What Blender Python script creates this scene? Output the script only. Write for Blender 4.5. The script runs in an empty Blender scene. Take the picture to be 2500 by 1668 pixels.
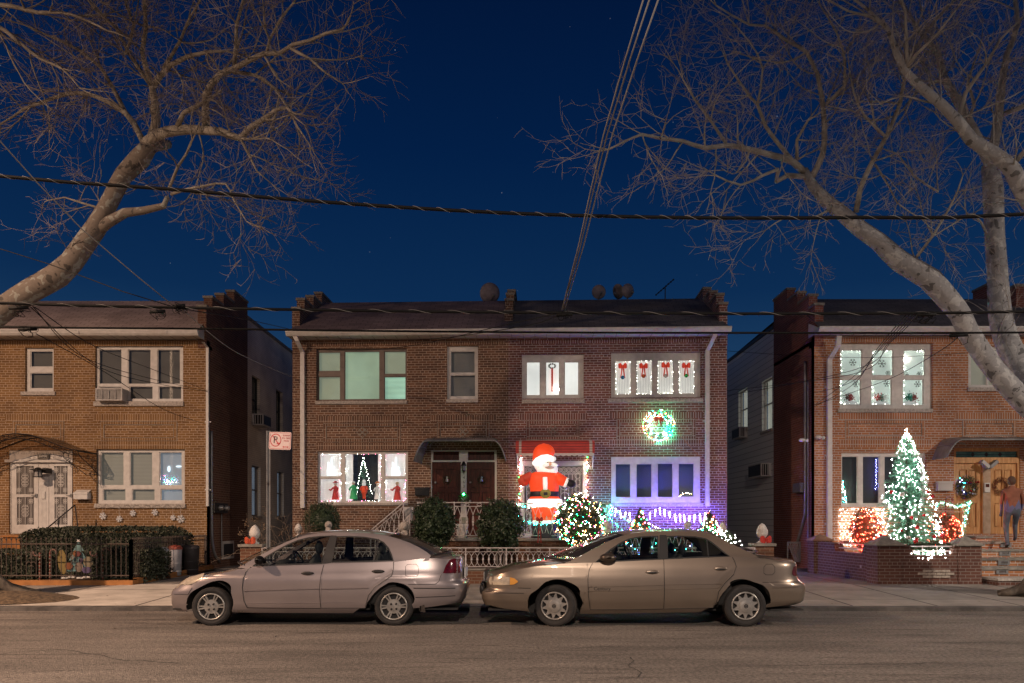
import bpy, bmesh, math, random
from mathutils import Vector, Matrix, noise
from mathutils.geometry import tessellate_polygon
random.seed(7)
PI = math.pi
SC = bpy.context.scene
COL = SC.collection
# ---------------------------------------------------------------- camera
F, CX, HY, CH = 1950.0, 1250.0, 1280.0, 1.46      # focal length and horizon measured in photo pixels, camera height in metres
cam_d = bpy.data.cameras.new('camera')
cam_d.sensor_width = 36; cam_d.lens = 36 * F / 2500
cam_d.shift_y = (HY - 834) / 2500
cam_d.clip_start = .05; cam_d.clip_end = 2000
cam = bpy.data.objects.new('camera', cam_d); COL.objects.link(cam)
cam.location = (0, 0, CH); cam.rotation_euler = (PI / 2, 0, 0)
SC.camera = cam
# ---------------------------------------------------------------- world: night sky
W = bpy.data.worlds.new('World'); SC.world = W; W.use_nodes = True
nt = W.node_tree; nt.nodes.clear()
def N(t, typ, **kw):
    n = t.nodes.new(typ)
    for k, v in kw.items(): setattr(n, k, v)
    return n
wo = N(nt, 'ShaderNodeOutputWorld'); bg = N(nt, 'ShaderNodeBackground')
tc = N(nt, 'ShaderNodeTexCoord'); sx = N(nt, 'ShaderNodeSeparateXYZ'); cr = N(nt, 'ShaderNodeValToRGB')
cr.color_ramp.elements[0].position = 0.0; cr.color_ramp.elements[0].color = (.085, .082, .092, 1)
cr.color_ramp.elements[1].position = .6; cr.color_ramp.elements[1].color = (.0006, .0066, .034, 1)
e = cr.color_ramp.elements.new(.20); e.color = (.0095, .040, .104, 1)
e = cr.color_ramp.elements.new(.27); e.color = (.0036, .0245, .082, 1)
e = cr.color_ramp.elements.new(.42); e.color = (.0009, .0135, .060, 1)
nt.links.new(tc.outputs['Generated'], sx.inputs[0]); nt.links.new(sx.outputs['Z'], cr.inputs[0])
# stars: sparse tiny specks
vo = N(nt, 'ShaderNodeTexVoronoi'); vo.inputs['Scale'].default_value = 55
nt.links.new(tc.outputs['Generated'], vo.inputs['Vector'])
m1 = N(nt, 'ShaderNodeMath', operation='LESS_THAN'); m1.inputs[1].default_value = .028
nt.links.new(vo.outputs['Distance'], m1.inputs[0])
m2 = N(nt, 'ShaderNodeMath', operation='MULTIPLY'); nt.links.new(m1.outputs[0], m2.inputs[0]); nt.links.new(vo.outputs['Color'], m2.inputs[1])
m3 = N(nt, 'ShaderNodeMath', operation='MULTIPLY'); nt.links.new(m2.outputs[0], m3.inputs[0]); m3.inputs[1].default_value = .22
ad = N(nt, 'ShaderNodeMixRGB', blend_type='ADD'); ad.inputs[0].default_value = 1
nt.links.new(cr.outputs[0], ad.inputs[1]); nt.links.new(m3.outputs[0], ad.inputs[2])
nt.links.new(ad.outputs[0], bg.inputs[0]); bg.inputs[1].default_value = 1.0
nt.links.new(bg.outputs[0], wo.inputs[0])
SC.view_settings.view_transform = 'Standard'; SC.view_settings.look = 'None'
SC.view_settings.exposure = 0; SC.view_settings.gamma = 1
try:
    SC.cycles.max_bounces = 8; SC.cycles.transparent_max_bounces = 24
    SC.cycles.diffuse_bounces = 3; SC.cycles.glossy_bounces = 3
    SC.cycles.sample_clamp_indirect = 3.0; SC.cycles.blur_glossy = .5
    SC.cycles.caustics_reflective = False; SC.cycles.caustics_refractive = False
    SC.cycles.use_light_tree = True
    SC.cycles.use_denoising = True
except Exception: pass
# street lamps (built further down with their posts) : position of head, power, colour
LAMPS = [((-16.0, 5.0, 10.8), 6400, (1.0, .66, .45)), ((0.5, -8.0, 10.4), 4800, (1.0, .80, .66)), ((19.5, 5.0, 9.6), 3900, (1.0, .84, .70))]

# ---------------------------------------------------------------- tools
def at(px, py, Y):                       # a point of the photograph at depth Y
    return Vector(((px - CX) / F * Y, Y, CH - (py - HY) / F * Y))
def lerp(a, b, t): return a + (b - a) * t
def interp(x, tab):
    if x <= tab[0][0]: return tab[0][1]
    for (a, b), (c, d) in zip(tab, tab[1:]):
        if x <= c: return b + (d - b) * (x - a) / (c - a)
    return tab[-1][1]
INV = {}
def newobj(name, data, parent=None):
    o = bpy.data.objects.new(name, data); COL.objects.link(o)
    if parent is not None:
        o.parent = parent; INV[o.name] = INV.get(parent.name, Matrix())
    return o
def tag(o, label=None, cat=None, group=None, kind=None):
    if label: o['label'] = label
    if cat: o['category'] = cat
    if group: o['group'] = group
    if kind: o['kind'] = kind
    return o
def thing(name, label, cat, loc=(0, 0, 0), rz=0, group=None):
    o = bpy.data.objects.new(name, None); COL.objects.link(o)
    o.empty_display_size = .1
    o.location = loc; o.rotation_euler = (0, 0, rz)
    INV[o.name] = (Matrix.Translation(loc) @ Matrix.Rotation(rz, 4, 'Z')).inverted()
    return tag(o, label, cat, group)
class MB:
    def __init__(s, M=None):
        s.v = []; s.f = []; s.m = []; s.M = M; s.cur = 0; s.sm = []
        s.smooth = False
    def mat(s, i): s.cur = i; return s
    def vert(s, p):
        p = Vector(p)
        if s.M is not None: p = s.M @ p
        s.v.append(p); return len(s.v) - 1
    def face(s, idx): s.f.append(tuple(idx)); s.m.append(s.cur); s.sm.append(s.smooth)
    def poly(s, pts): s.face([s.vert(p) for p in pts])
    def box(s, x0, x1, y0, y1, z0, z1):
        if x0 > x1: x0, x1 = x1, x0
        if y0 > y1: y0, y1 = y1, y0
        if z0 > z1: z0, z1 = z1, z0
        i = [s.vert(p) for p in ((x0,y0,z0),(x1,y0,z0),(x1,y1,z0),(x0,y1,z0),(x0,y0,z1),(x1,y0,z1),(x1,y1,z1),(x0,y1,z1))]
        for f in ((0,3,2,1),(4,5,6,7),(0,1,5,4),(1,2,6,5),(2,3,7,6),(3,0,4,7)): s.face([i[k] for k in f])
    def tube(s, pts, r, n=6, cap=True):
        pts = [Vector(p) for p in pts]
        if not hasattr(r, '__len__'): r = [r] * len(pts)
        rings = []; up = None
        for k, p in enumerate(pts):
            d = (pts[min(k + 1, len(pts) - 1)] - pts[max(k - 1, 0)])
            if d.length < 1e-9: d = Vector((0, 0, 1))
            d.normalize()
            if up is None:
                up = Vector((0, 0, 1)) if abs(d.z) < .9 else Vector((1, 0, 0))
            a = d.cross(up)
            if a.length < 1e-4: a = d.cross(Vector((.3, .9, .2)))
            a.normalize(); b = a.cross(d); up = b
            rings.append([s.vert(p + (a * math.cos(2 * PI * j / n) + b * math.sin(2 * PI * j / n)) * r[k]) for j in range(n)])
        for A, B in zip(rings, rings[1:]):
            for j in range(n): s.face((A[j], A[(j + 1) % n], B[(j + 1) % n], B[j]))
        if cap:
            s.face(rings[0][::-1]); s.face(rings[-1])
    def grid(s, rows, closed=False):      # rows of points -> quads
        ids = [[s.vert(p) for p in r] for r in rows]
        for A, B in zip(ids, ids[1:]):
            n = len(A)
            for j in range(n if closed else n - 1):
                s.face((A[j], A[(j + 1) % n], B[(j + 1) % n], B[j]))
        return ids
    def lathe(s, prof, c=(0, 0, 0), n=16, axis='z', rot=None, squash=1):
        c = Vector(c); rows = []
        for r, h in prof:
            row = []
            for j in range(n):
                a = 2 * PI * j / n
                p = Vector((r * math.cos(a), r * math.sin(a) * squash, h))
                if axis == 'y': p = Vector((p.x, p.z, p.y))
                if axis == 'x': p = Vector((p.z, p.x, p.y))
                if rot is not None: p = rot @ p
                row.append(c + p)
            rows.append(row)
        s.grid(rows, True)
    def ball(s, c, r, n=10, m=6, sc=(1, 1, 1), rot=None):
        c = Vector(c); rows = []
        for i in range(m + 1):
            t = PI * i / m
            row = []
            for j in range(n):
                a = 2 * PI * j / n
                p = Vector((math.sin(t) * math.cos(a) * r * sc[0], math.sin(t) * math.sin(a) * r * sc[1], math.cos(t) * r * sc[2]))
                if rot is not None: p = rot @ p
                row.append(c + p)
            rows.append(row)
        s.grid(rows, True)
    def octa(s, c, r):
        c = Vector(c); d = [s.vert(c + Vector(q) * r) for q in ((1,0,0),(0,1,0),(-1,0,0),(0,-1,0),(0,0,1),(0,0,-1))]
        for k in range(4): s.face((d[k], d[(k + 1) % 4], d[4])); s.face((d[(k + 1) % 4], d[k], d[5]))
    def plate(s, outer, holes=(), mp=lambda x, z: (x, 0, z), thick=(0, .02, 0)):
        loops = [outer] + list(holes)
        tri = tessellate_polygon([[Vector((a, b, 0)) for a, b in l] for l in loops])
        flat = [p for l in loops for p in l]; t = Vector(thick)
        A = [s.vert(Vector(mp(*p))) for p in flat]; B = [s.vert(Vector(mp(*p)) + t) for p in flat]
        for q in tri:
            s.face([A[i] for i in q]); s.face([B[i] for i in reversed(q)])
        k = 0
        for l in loops:
            n = len(l)
            for j in range(n):
                a, b = k + j, k + (j + 1) % n
                s.face((A[a], A[b], B[b], B[a]))
            k += n
    def panel(s, u0, u1, h0, h1, holes, ya, yb, back=False):   # flat plate (x,z) with rectangular holes and their reveals
        us = sorted({u0, u1} | {min(max(x, u0), u1) for h in holes for x in h[:2]})
        hs = sorted({h0, h1} | {min(max(x, h0), h1) for h in holes for x in h[2:]})
        for a, b in zip(us, us[1:]):
            for c, d in zip(hs, hs[1:]):
                mu, mh = (a + b) / 2, (c + d) / 2
                if any(q[0] < mu < q[1] and q[2] < mh < q[3] for q in holes): continue
                s.poly(((a, ya, c), (b, ya, c), (b, ya, d), (a, ya, d)))
                if back: s.poly(((a, yb, d), (b, yb, d), (b, yb, c), (a, yb, c)))
        for q in list(holes):
            a, b, c, d = q
            s.poly(((a, ya, c), (a, yb, c), (a, yb, d), (a, ya, d))); s.poly(((b, ya, d), (b, yb, d), (b, yb, c), (b, ya, c)))
            s.poly(((a, ya, d), (a, yb, d), (b, yb, d), (b, ya, d))); s.poly(((b, ya, c), (b, yb, c), (a, yb, c), (a, ya, c)))
        s.poly(((u0, ya, h0), (u0, ya, h1), (u0, yb, h1), (u0, yb, h0))); s.poly(((u1, ya, h1), (u1, ya, h0), (u1, yb, h0), (u1, yb, h1)))
        s.poly(((u0, ya, h1), (u1, ya, h1), (u1, yb, h1), (u0, yb, h1))); s.poly(((u0, ya, h0), (u0, yb, h0), (u1, yb, h0), (u1, ya, h0)))
    def build(s, name, mats, parent=None, label=None, cat=None, group=None, kind=None, loc=None, rz=0):
        if not isinstance(mats, (list, tuple)): mats = [mats]
        inv = Matrix()
        if parent is not None: inv = INV.get(parent.name, Matrix())
        elif loc is not None: inv = (Matrix.Translation(loc) @ Matrix.Rotation(rz, 4, 'Z')).inverted()
        me = bpy.data.meshes.new(name)
        me.from_pydata([inv @ p for p in s.v], [], s.f)
        for m in mats: me.materials.append(m)
        me.polygons.foreach_set('material_index', s.m)
        me.polygons.foreach_set('use_smooth', s.sm)
        me.update()
        o = newobj(name, me, parent)
        if parent is None and loc is not None:
            o.location = loc; o.rotation_euler = (0, 0, rz); INV[o.name] = inv
        return tag(o, label, cat, group, kind)

def principled(name):
    m = bpy.data.materials.new(name); m.use_nodes = True
    return m, m.node_tree, m.node_tree.nodes['Principled BSDF']
def mat(name, col, rough=.6, metal=0, var=.12, vs=6, bump=0, bs=30, emit=None, es=0, spec=.5, coat=0, col2=None, coord='Object', detail=3, stretch=None):
    m, t, b = principled(name)
    b.inputs['Roughness'].default_value = rough; b.inputs['Metallic'].default_value = metal
    b.inputs['Specular IOR Level'].default_value = spec; b.inputs['Coat Weight'].default_value = coat
    tcn = N(t, 'ShaderNodeTexCoord'); src = tcn.outputs[coord]
    if stretch:
        mp = N(t, 'ShaderNodeMapping'); mp.inputs['Scale'].default_value = stretch
        t.links.new(src, mp.inputs[0]); src = mp.outputs[0]
    nz = N(t, 'ShaderNodeTexNoise'); nz.inputs['Scale'].default_value = vs; nz.inputs['Detail'].default_value = detail
    t.links.new(src, nz.inputs['Vector'])
    r = N(t, 'ShaderNodeValToRGB')
    c2 = col2 if col2 else tuple(min(1, c * (1 + var)) for c in col); c1 = col if col2 else tuple(c * (1 - var) for c in col)
    r.color_ramp.elements[0].position = .35; r.color_ramp.elements[0].color = (*c1, 1)
    r.color_ramp.elements[1].position = .65; r.color_ramp.elements[1].color = (*c2, 1)
    t.links.new(nz.outputs['Fac'], r.inputs[0]); t.links.new(r.outputs[0], b.inputs['Base Color'])
    if bump:
        n2 = N(t, 'ShaderNodeTexNoise'); n2.inputs['Scale'].default_value = bs; n2.inputs['Detail'].default_value = 4
        t.links.new(src, n2.inputs['Vector'])
        bp = N(t, 'ShaderNodeBump'); bp.inputs['Strength'].default_value = bump; bp.inputs['Distance'].default_value = .02
        t.links.new(n2.outputs['Fac'], bp.inputs['Height']); t.links.new(bp.outputs[0], b.inputs['Normal'])
    if emit:
        b.inputs['Emission Color'].default_value = (*emit, 1); b.inputs['Emission Strength'].default_value = es
    return m
def boxuv(t, soldier=False):
    """u,v in metres on upright faces of any direction, from object coordinates"""
    tcn = N(t, 'ShaderNodeTexCoord'); s = N(t, 'ShaderNodeSeparateXYZ'); t.links.new(tcn.outputs['Object'], s.inputs[0])
    sn = N(t, 'ShaderNodeSeparateXYZ'); t.links.new(tcn.outputs['Normal'], sn.inputs[0])
    ab = N(t, 'ShaderNodeMath', operation='ABSOLUTE'); t.links.new(sn.outputs['X'], ab.inputs[0])
    gt = N(t, 'ShaderNodeMath', operation='GREATER_THAN'); gt.inputs[1].default_value = .7; t.links.new(ab.outputs[0], gt.inputs[0])
    mx = N(t, 'ShaderNodeMix'); mx.data_type = 'FLOAT'
    t.links.new(gt.outputs[0], mx.inputs[0]); t.links.new(s.outputs['X'], mx.inputs[2]); t.links.new(s.outputs['Y'], mx.inputs[3])
    az = N(t, 'ShaderNodeMath', operation='ABSOLUTE'); t.links.new(sn.outputs['Z'], az.inputs[0])
    gz = N(t, 'ShaderNodeMath', operation='GREATER_THAN'); gz.inputs[1].default_value = .7; t.links.new(az.outputs[0], gz.inputs[0])
    mz = N(t, 'ShaderNodeMix'); mz.data_type = 'FLOAT'
    t.links.new(gz.outputs[0], mz.inputs[0]); t.links.new(s.outputs['Z'], mz.inputs[2]); t.links.new(s.outputs['Y'], mz.inputs[3])
    c = N(t, 'ShaderNodeCombineXYZ')
    t.links.new(mx.outputs[0], c.inputs[1 if soldier else 0]); t.links.new(mz.outputs[0], c.inputs[0 if soldier else 1])
    return c.outputs[0], tcn
def brick(name, c1, c2, mortar, soldier=False, bw=.215, rh=.068, ms=.0125, header=6, phase=0, offs=.5, rough=.85):
    m, t, b = principled(name); b.inputs['Roughness'].default_value = rough
    uv, tcn = boxuv(t, soldier)
    if phase:
        mp = N(t, 'ShaderNodeMapping'); mp.inputs['Location'].default_value = (phase, .02, 0) ; t.links.new(uv, mp.inputs[0]); uv = mp.outputs[0]
    br = N(t, 'ShaderNodeTexBrick'); br.offset = offs; br.squash = .5 if header else 1; br.squash_frequency = header or 2
    br.inputs['Scale'].default_value = 1; br.inputs['Brick Width'].default_value = bw; br.inputs['Row Height'].default_value = rh
    br.inputs['Mortar Size'].default_value = ms / 2 * 1.15; br.inputs['Mortar Smooth'].default_value = .15; br.inputs['Bias'].default_value = -.1
    br.inputs['Color1'].default_value = (*c1, 1); br.inputs['Color2'].default_value = (*c2, 1); br.inputs['Mortar'].default_value = (*mortar, 1)
    t.links.new(uv, br.inputs['Vector'])
    nz = N(t, 'ShaderNodeTexNoise'); nz.inputs['Scale'].default_value = .9; nz.inputs['Detail'].default_value = 5; t.links.new(tcn.outputs['Object'], nz.inputs['Vector'])
    r = N(t, 'ShaderNodeValToRGB'); r.color_ramp.elements[0].position = .3; r.color_ramp.elements[0].color = (.72, .70, .70, 1); r.color_ramp.elements[1].position = .7; r.color_ramp.elements[1].color = (1.1, 1.1, 1.1, 1)
    t.links.new(nz.outputs['Fac'], r.inputs[0])
    mu = N(t, 'ShaderNodeMixRGB', blend_type='MULTIPLY'); mu.inputs[0].default_value = 1
    t.links.new(br.outputs['Color'], mu.inputs[1]); t.links.new(r.outputs[0], mu.inputs[2]); t.links.new(mu.outputs[0], b.inputs['Base Color'])
    bp = N(t, 'ShaderNodeBump'); bp.inputs['Strength'].default_value = .6; bp.inputs['Distance'].default_value = .008; bp.invert = True
    t.links.new(br.outputs['Fac'], bp.inputs['Height']); t.links.new(bp.outputs[0], b.inputs['Normal'])
    return m
def emis(name, col, s, tex=None):
    m = bpy.data.materials.new(name); m.use_nodes = True; t = m.node_tree; t.nodes.clear()
    o = N(t, 'ShaderNodeOutputMaterial'); e = N(t, 'ShaderNodeEmission'); e.inputs[0].default_value = (*col, 1); e.inputs[1].default_value = s
    t.links.new(e.outputs[0], o.inputs[0]); return m
def glassy(name, tint=(.8, .85, .85), refl=.1, rough=.02):
    m = bpy.data.materials.new(name); m.use_nodes = True; t = m.node_tree; t.nodes.clear()
    o = N(t, 'ShaderNodeOutputMaterial'); mx = N(t, 'ShaderNodeMixShader'); tr = N(t, 'ShaderNodeBsdfTransparent'); gl = N(t, 'ShaderNodeBsdfGlossy')
    fr = N(t, 'ShaderNodeLayerWeight'); fr.inputs[0].default_value = .5
    pw = N(t, 'ShaderNodeMath', operation='POWER'); pw.inputs[1].default_value = 4; t.links.new(fr.outputs['Facing'], pw.inputs[0])
    ma = N(t, 'ShaderNodeMath', operation='MULTIPLY_ADD'); ma.inputs[1].default_value = .6; ma.inputs[2].default_value = refl; ma.use_clamp = True
    t.links.new(pw.outputs[0], ma.inputs[0]); t.links.new(ma.outputs[0], mx.inputs[0])
    tr.inputs[0].default_value = (*tint, 1); gl.inputs['Roughness'].default_value = rough
    t.links.new(tr.outputs[0], mx.inputs[1]); t.links.new(gl.outputs[0], mx.inputs[2]); t.links.new(mx.outputs[0], o.inputs[0]); return m
def curtain(name, col, es, scale=60, horiz=True, rough=.9, contrast=.25, base=None, noise_amt=.3):
    """blind or curtain with slats/folds; glows when the room behind is lit"""
    m, t, b = principled(name); b.inputs['Roughness'].default_value = rough
    tcn = N(t, 'ShaderNodeTexCoord'); wv = N(t, 'ShaderNodeTexWave'); wv.bands_direction = 'Z' if horiz else 'X'
    wv.inputs['Scale'].default_value = scale; wv.inputs['Distortion'].default_value = 0 if horiz else 1.2; wv.inputs['Detail'].default_value = 1
    t.links.new(tcn.outputs['Object'], wv.inputs['Vector'])
    nz = N(t, 'ShaderNodeTexNoise'); nz.inputs['Scale'].default_value = 1.7; t.links.new(tcn.outputs['Object'], nz.inputs['Vector'])
    a = N(t, 'ShaderNodeMapRange'); a.inputs[3].default_value = 1 - contrast; a.inputs[4].default_value = 1
    t.links.new(wv.outputs['Fac'], a.inputs[0])
    a2 = N(t, 'ShaderNodeMapRange'); a2.inputs[1].default_value = .3; a2.inputs[2].default_value = .7; a2.inputs[3].default_value = 1 - noise_amt; a2.inputs[4].default_value = 1
    t.links.new(nz.outputs['Fac'], a2.inputs[0])
    mm = N(t, 'ShaderNodeMath', operation='MULTIPLY'); t.links.new(a.outputs[0], mm.inputs[0]); t.links.new(a2.outputs[0], mm.inputs[1])
    mc = N(t, 'ShaderNodeMixRGB', blend_type='MULTIPLY'); mc.inputs[0].default_value = 1; mc.inputs[1].default_value = (*(base or col), 1)
    t.links.new(a.outputs[0], mc.inputs[2]); t.links.new(mc.outputs[0], b.inputs['Base Color'])
    if es:
        b.inputs['Emission Color'].default_value = (*col, 1)
        ms = N(t, 'ShaderNodeMath', operation='MULTIPLY'); ms.inputs[1].default_value = es
        t.links.new(mm.outputs[0], ms.inputs[0]); t.links.new(ms.outputs[0], b.inputs['Emission Strength'])
    return m

class Frame:                              # a facade: x along it, y into the house, z up, measured in metres
    def __init__(s, px0, Y0, px1, Y1, pxo):
        a = at(px0, HY, Y0); b = at(px1, HY, Y1); s.rz = math.atan2(b.y - a.y, b.x - a.x)
        t = (pxo - CX) / F; k = (a.y * (b.x - a.x) - a.x * (b.y - a.y)) / ((b.x - a.x) - t * (b.y - a.y))
        s.o = Vector((t * k, k, 0)); s.M = Matrix.Translation(s.o) @ Matrix.Rotation(s.rz, 4, 'Z'); s.I = s.M.inverted()
        s.n = s.M.to_3x3() @ Vector((0, 1, 0))
    def uh(s, px, py, y=0):               # photo point on the plane y (negative = in front of the wall)
        d = Vector(((px - CX) / F, 1, -(py - HY) / F)); c = Vector((0, 0, CH)); p0 = s.M @ Vector((0, y, 0))
        k = (p0 - c).dot(s.n) / d.dot(s.n); q = s.I @ (c + d * k); return q.x, q.z
    def r(s, x0, y0, x1, y1, y=0):        # rectangle u0,u1,h0,h1
        a = s.uh(x0, y1, y); b = s.uh(x1, y0, y); return a[0], b[0], a[1], b[1]
    def P(s, px, py, y=0): u, h = s.uh(px, py, y); return s.M @ Vector((u, y, h))
    def mb(s): return MB(s.M)
# ---------------------------------------------------------------- materials
def asphalt():
    m, t, b = principled('asphalt'); b.inputs['Roughness'].default_value = .82
    tcn = N(t, 'ShaderNodeTexCoord')
    n1 = N(t, 'ShaderNodeTexNoise'); n1.inputs['Scale'].default_value = 1.0; n1.inputs['Detail'].default_value = 6; n1.inputs['Roughness'].default_value = .65
    mp = N(t, 'ShaderNodeMapping'); mp.inputs['Scale'].default_value = (.35, 1.3, 1); t.links.new(tcn.outputs['Object'], mp.inputs[0]); t.links.new(mp.outputs[0], n1.inputs['Vector'])
    n2 = N(t, 'ShaderNodeTexNoise'); n2.inputs['Scale'].default_value = 24; n2.inputs['Detail'].default_value = 4; n2.inputs['Roughness'].default_value = .8; t.links.new(tcn.outputs['Object'], n2.inputs['Vector'])
    vo = N(t, 'ShaderNodeTexVoronoi'); vo.inputs['Scale'].default_value = 75; t.links.new(tcn.outputs['Object'], vo.inputs['Vector'])
    r1 = N(t, 'ShaderNodeValToRGB'); r1.color_ramp.elements[0].position = .3; r1.color_ramp.elements[0].color = (.085, .074, .066, 1); r1.color_ramp.elements[1].position = .7; r1.color_ramp.elements[1].color = (.215, .187, .165, 1)
    t.links.new(n1.outputs['Fac'], r1.inputs[0])
    r2 = N(t, 'ShaderNodeValToRGB'); r2.color_ramp.elements[0].position = .36; r2.color_ramp.elements[0].color = (.45, .45, .45, 1); r2.color_ramp.elements[1].position = .66; r2.color_ramp.elements[1].color = (1.7, 1.68, 1.62, 1)
    t.links.new(n2.outputs['Fac'], r2.inputs[0])
    mu = N(t, 'ShaderNodeMixRGB', blend_type='MULTIPLY'); mu.inputs[0].default_value = 1; t.links.new(r1.outputs[0], mu.inputs[1]); t.links.new(r2.outputs[0], mu.inputs[2])
    # worn oil and tar stains along the parking strip
    n3 = N(t, 'ShaderNodeTexNoise'); n3.inputs['Scale'].default_value = 2.2; n3.inputs['Detail'].default_value = 5
    mp3 = N(t, 'ShaderNodeMapping'); mp3.inputs['Scale'].default_value = (.3, 2.6, 1); t.links.new(tcn.outputs['Object'], mp3.inputs[0]); t.links.new(mp3.outputs[0], n3.inputs['Vector'])
    r3 = N(t, 'ShaderNodeValToRGB'); r3.color_ramp.elements[0].position = .58; r3.color_ramp.elements[0].color = (1, 1, 1, 1); r3.color_ramp.elements[1].position = .70; r3.color_ramp.elements[1].color = (.62, .60, .60, 1)
    t.links.new(n3.outputs['Fac'], r3.inputs[0])
    mu2 = N(t, 'ShaderNodeMixRGB', blend_type='MULTIPLY'); mu2.inputs[0].default_value = 1; t.links.new(mu.outputs[0], mu2.inputs[1]); t.links.new(r3.outputs[0], mu2.inputs[2])
    t.links.new(mu2.outputs[0], b.inputs['Base Color'])
    bp = N(t, 'ShaderNodeBump'); bp.inputs['Strength'].default_value = .9; bp.inputs['Distance'].default_value = .012; t.links.new(vo.outputs['Distance'], bp.inputs['Height']); t.links.new(bp.outputs[0], b.inputs['Normal'])
    return m
M = {}
M['asphalt'] = asphalt()
def concrete(name, c1, c2, slab=1.45):
    m, t, b = principled(name); b.inputs['Roughness'].default_value = .85
    tcn = N(t, 'ShaderNodeTexCoord')
    br = N(t, 'ShaderNodeTexBrick'); br.offset = 0; br.inputs['Scale'].default_value = 1; br.inputs['Brick Width'].default_value = slab; br.inputs['Row Height'].default_value = slab
    br.inputs['Mortar Size'].default_value = .022; br.inputs['Color1'].default_value = (*c1, 1); br.inputs['Color2'].default_value = (*c2, 1); br.inputs['Mortar'].default_value = (.05, .045, .04, 1)
    t.links.new(tcn.outputs['Object'], br.inputs['Vector'])
    nz = N(t, 'ShaderNodeTexNoise'); nz.inputs['Scale'].default_value = 1.5; nz.inputs['Detail'].default_value = 8; nz.inputs['Roughness'].default_value = .7; t.links.new(tcn.outputs['Object'], nz.inputs['Vector'])
    r = N(t, 'ShaderNodeValToRGB'); r.color_ramp.elements[0].position = .3; r.color_ramp.elements[0].color = (.62, .61, .6, 1); r.color_ramp.elements[1].position = .68; r.color_ramp.elements[1].color = (1.15, 1.15, 1.15, 1)
    t.links.new(nz.outputs['Fac'], r.inputs[0])
    mu = N(t, 'ShaderNodeMixRGB', blend_type='MULTIPLY'); mu.inputs[0].default_value = 1; t.links.new(br.outputs['Color'], mu.inputs[1]); t.links.new(r.outputs[0], mu.inputs[2])
    t.links.new(mu.outputs[0], b.inputs['Base Color'])
    n2 = N(t, 'ShaderNodeTexNoise'); n2.inputs['Scale'].default_value = 60; t.links.new(tcn.outputs['Object'], n2.inputs['Vector'])
    bp = N(t, 'ShaderNodeBump'); bp.inputs['Strength'].default_value = .3; bp.inputs['Distance'].default_value = .01; t.links.new(n2.outputs['Fac'], bp.inputs['Height']); t.links.new(bp.outputs[0], b.inputs['Normal'])
    return m
M['walk'] = concrete('sidewalk_concrete', (.24, .215, .19), (.29, .26, .23))
M['walk_pale'] = concrete('driveway_concrete', (.52, .47, .41), (.56, .51, .45), 3.2)
M['kerb'] = mat('kerb_stone', (.08, .072, .066), .9, var=.35, vs=4, bump=.4)
M['soil'] = mat('soil', (.045, .03, .018), 1, col2=(.14, .095, .055), vs=14, bump=1, bs=25, detail=6)
YB = ((.27, .145, .050), (.17, .085, .028), (.50, .37, .26))
CBR = ((.19, .094, .052), (.09, .043, .027), (.47, .37, .29))
RB = ((.23, .088, .064), (.13, .052, .042), (.54, .48, .47))
OB = ((.48, .20, .082), (.34, .135, .058), (.56, .53, .49))
for k, c in (('yb', YB), ('cb', CBR), ('rb', RB), ('ob', OB)):
    M[k] = brick('brick_' + k, *c); M[k + 's'] = brick('brick_soldier_' + k, *c, soldier=True, header=0, offs=0, bw=.23)
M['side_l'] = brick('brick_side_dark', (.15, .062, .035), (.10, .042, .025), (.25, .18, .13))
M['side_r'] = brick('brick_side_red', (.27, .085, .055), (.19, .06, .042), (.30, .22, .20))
M['dkb'] = brick('brick_planter', (.13, .052, .034), (.09, .034, .024), (.22, .18, .16))  # planter brick darkened in its colour for the shade on the wall
M['stoopb'] = brick('brick_stoop', (.17, .07, .035), (.10, .042, .022), (.24, .17, .12))
M['whitebrick'] = brick('painted_white_brick', (.86, .78, .66), (.80, .72, .60), (.6, .54, .45), header=0)
def siding(name, c, h=.2):
    m, t, b = principled(name); b.inputs['Roughness'].default_value = .6
    tcn = N(t, 'ShaderNodeTexCoord'); s = N(t, 'ShaderNodeSeparateXYZ'); t.links.new(tcn.outputs['Object'], s.inputs[0])
    md = N(t, 'ShaderNodeMath', operation='FRACT'); dv = N(t, 'ShaderNodeMath', operation='DIVIDE'); dv.inputs[1].default_value = h
    t.links.new(s.outputs['Z'], dv.inputs[0]); t.links.new(dv.outputs[0], md.inputs[0])
    r = N(t, 'ShaderNodeValToRGB'); r.color_ramp.elements[0].position = .06; r.color_ramp.elements[0].color = (*[x * .45 for x in c], 1); r.color_ramp.elements[1].position = .12; r.color_ramp.elements[1].color = (*c, 1)
    t.links.new(md.outputs[0], r.inputs[0]); t.links.new(r.outputs[0], b.inputs['Base Color'])
    bp = N(t, 'ShaderNodeBump'); bp.inputs['Distance'].default_value = .02; t.links.new(md.outputs[0], bp.inputs['Height']); t.links.new(bp.outputs[0], b.inputs['Normal'])
    return m
M['siding'] = siding('grey_siding', (.82, .82, .80))
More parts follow.
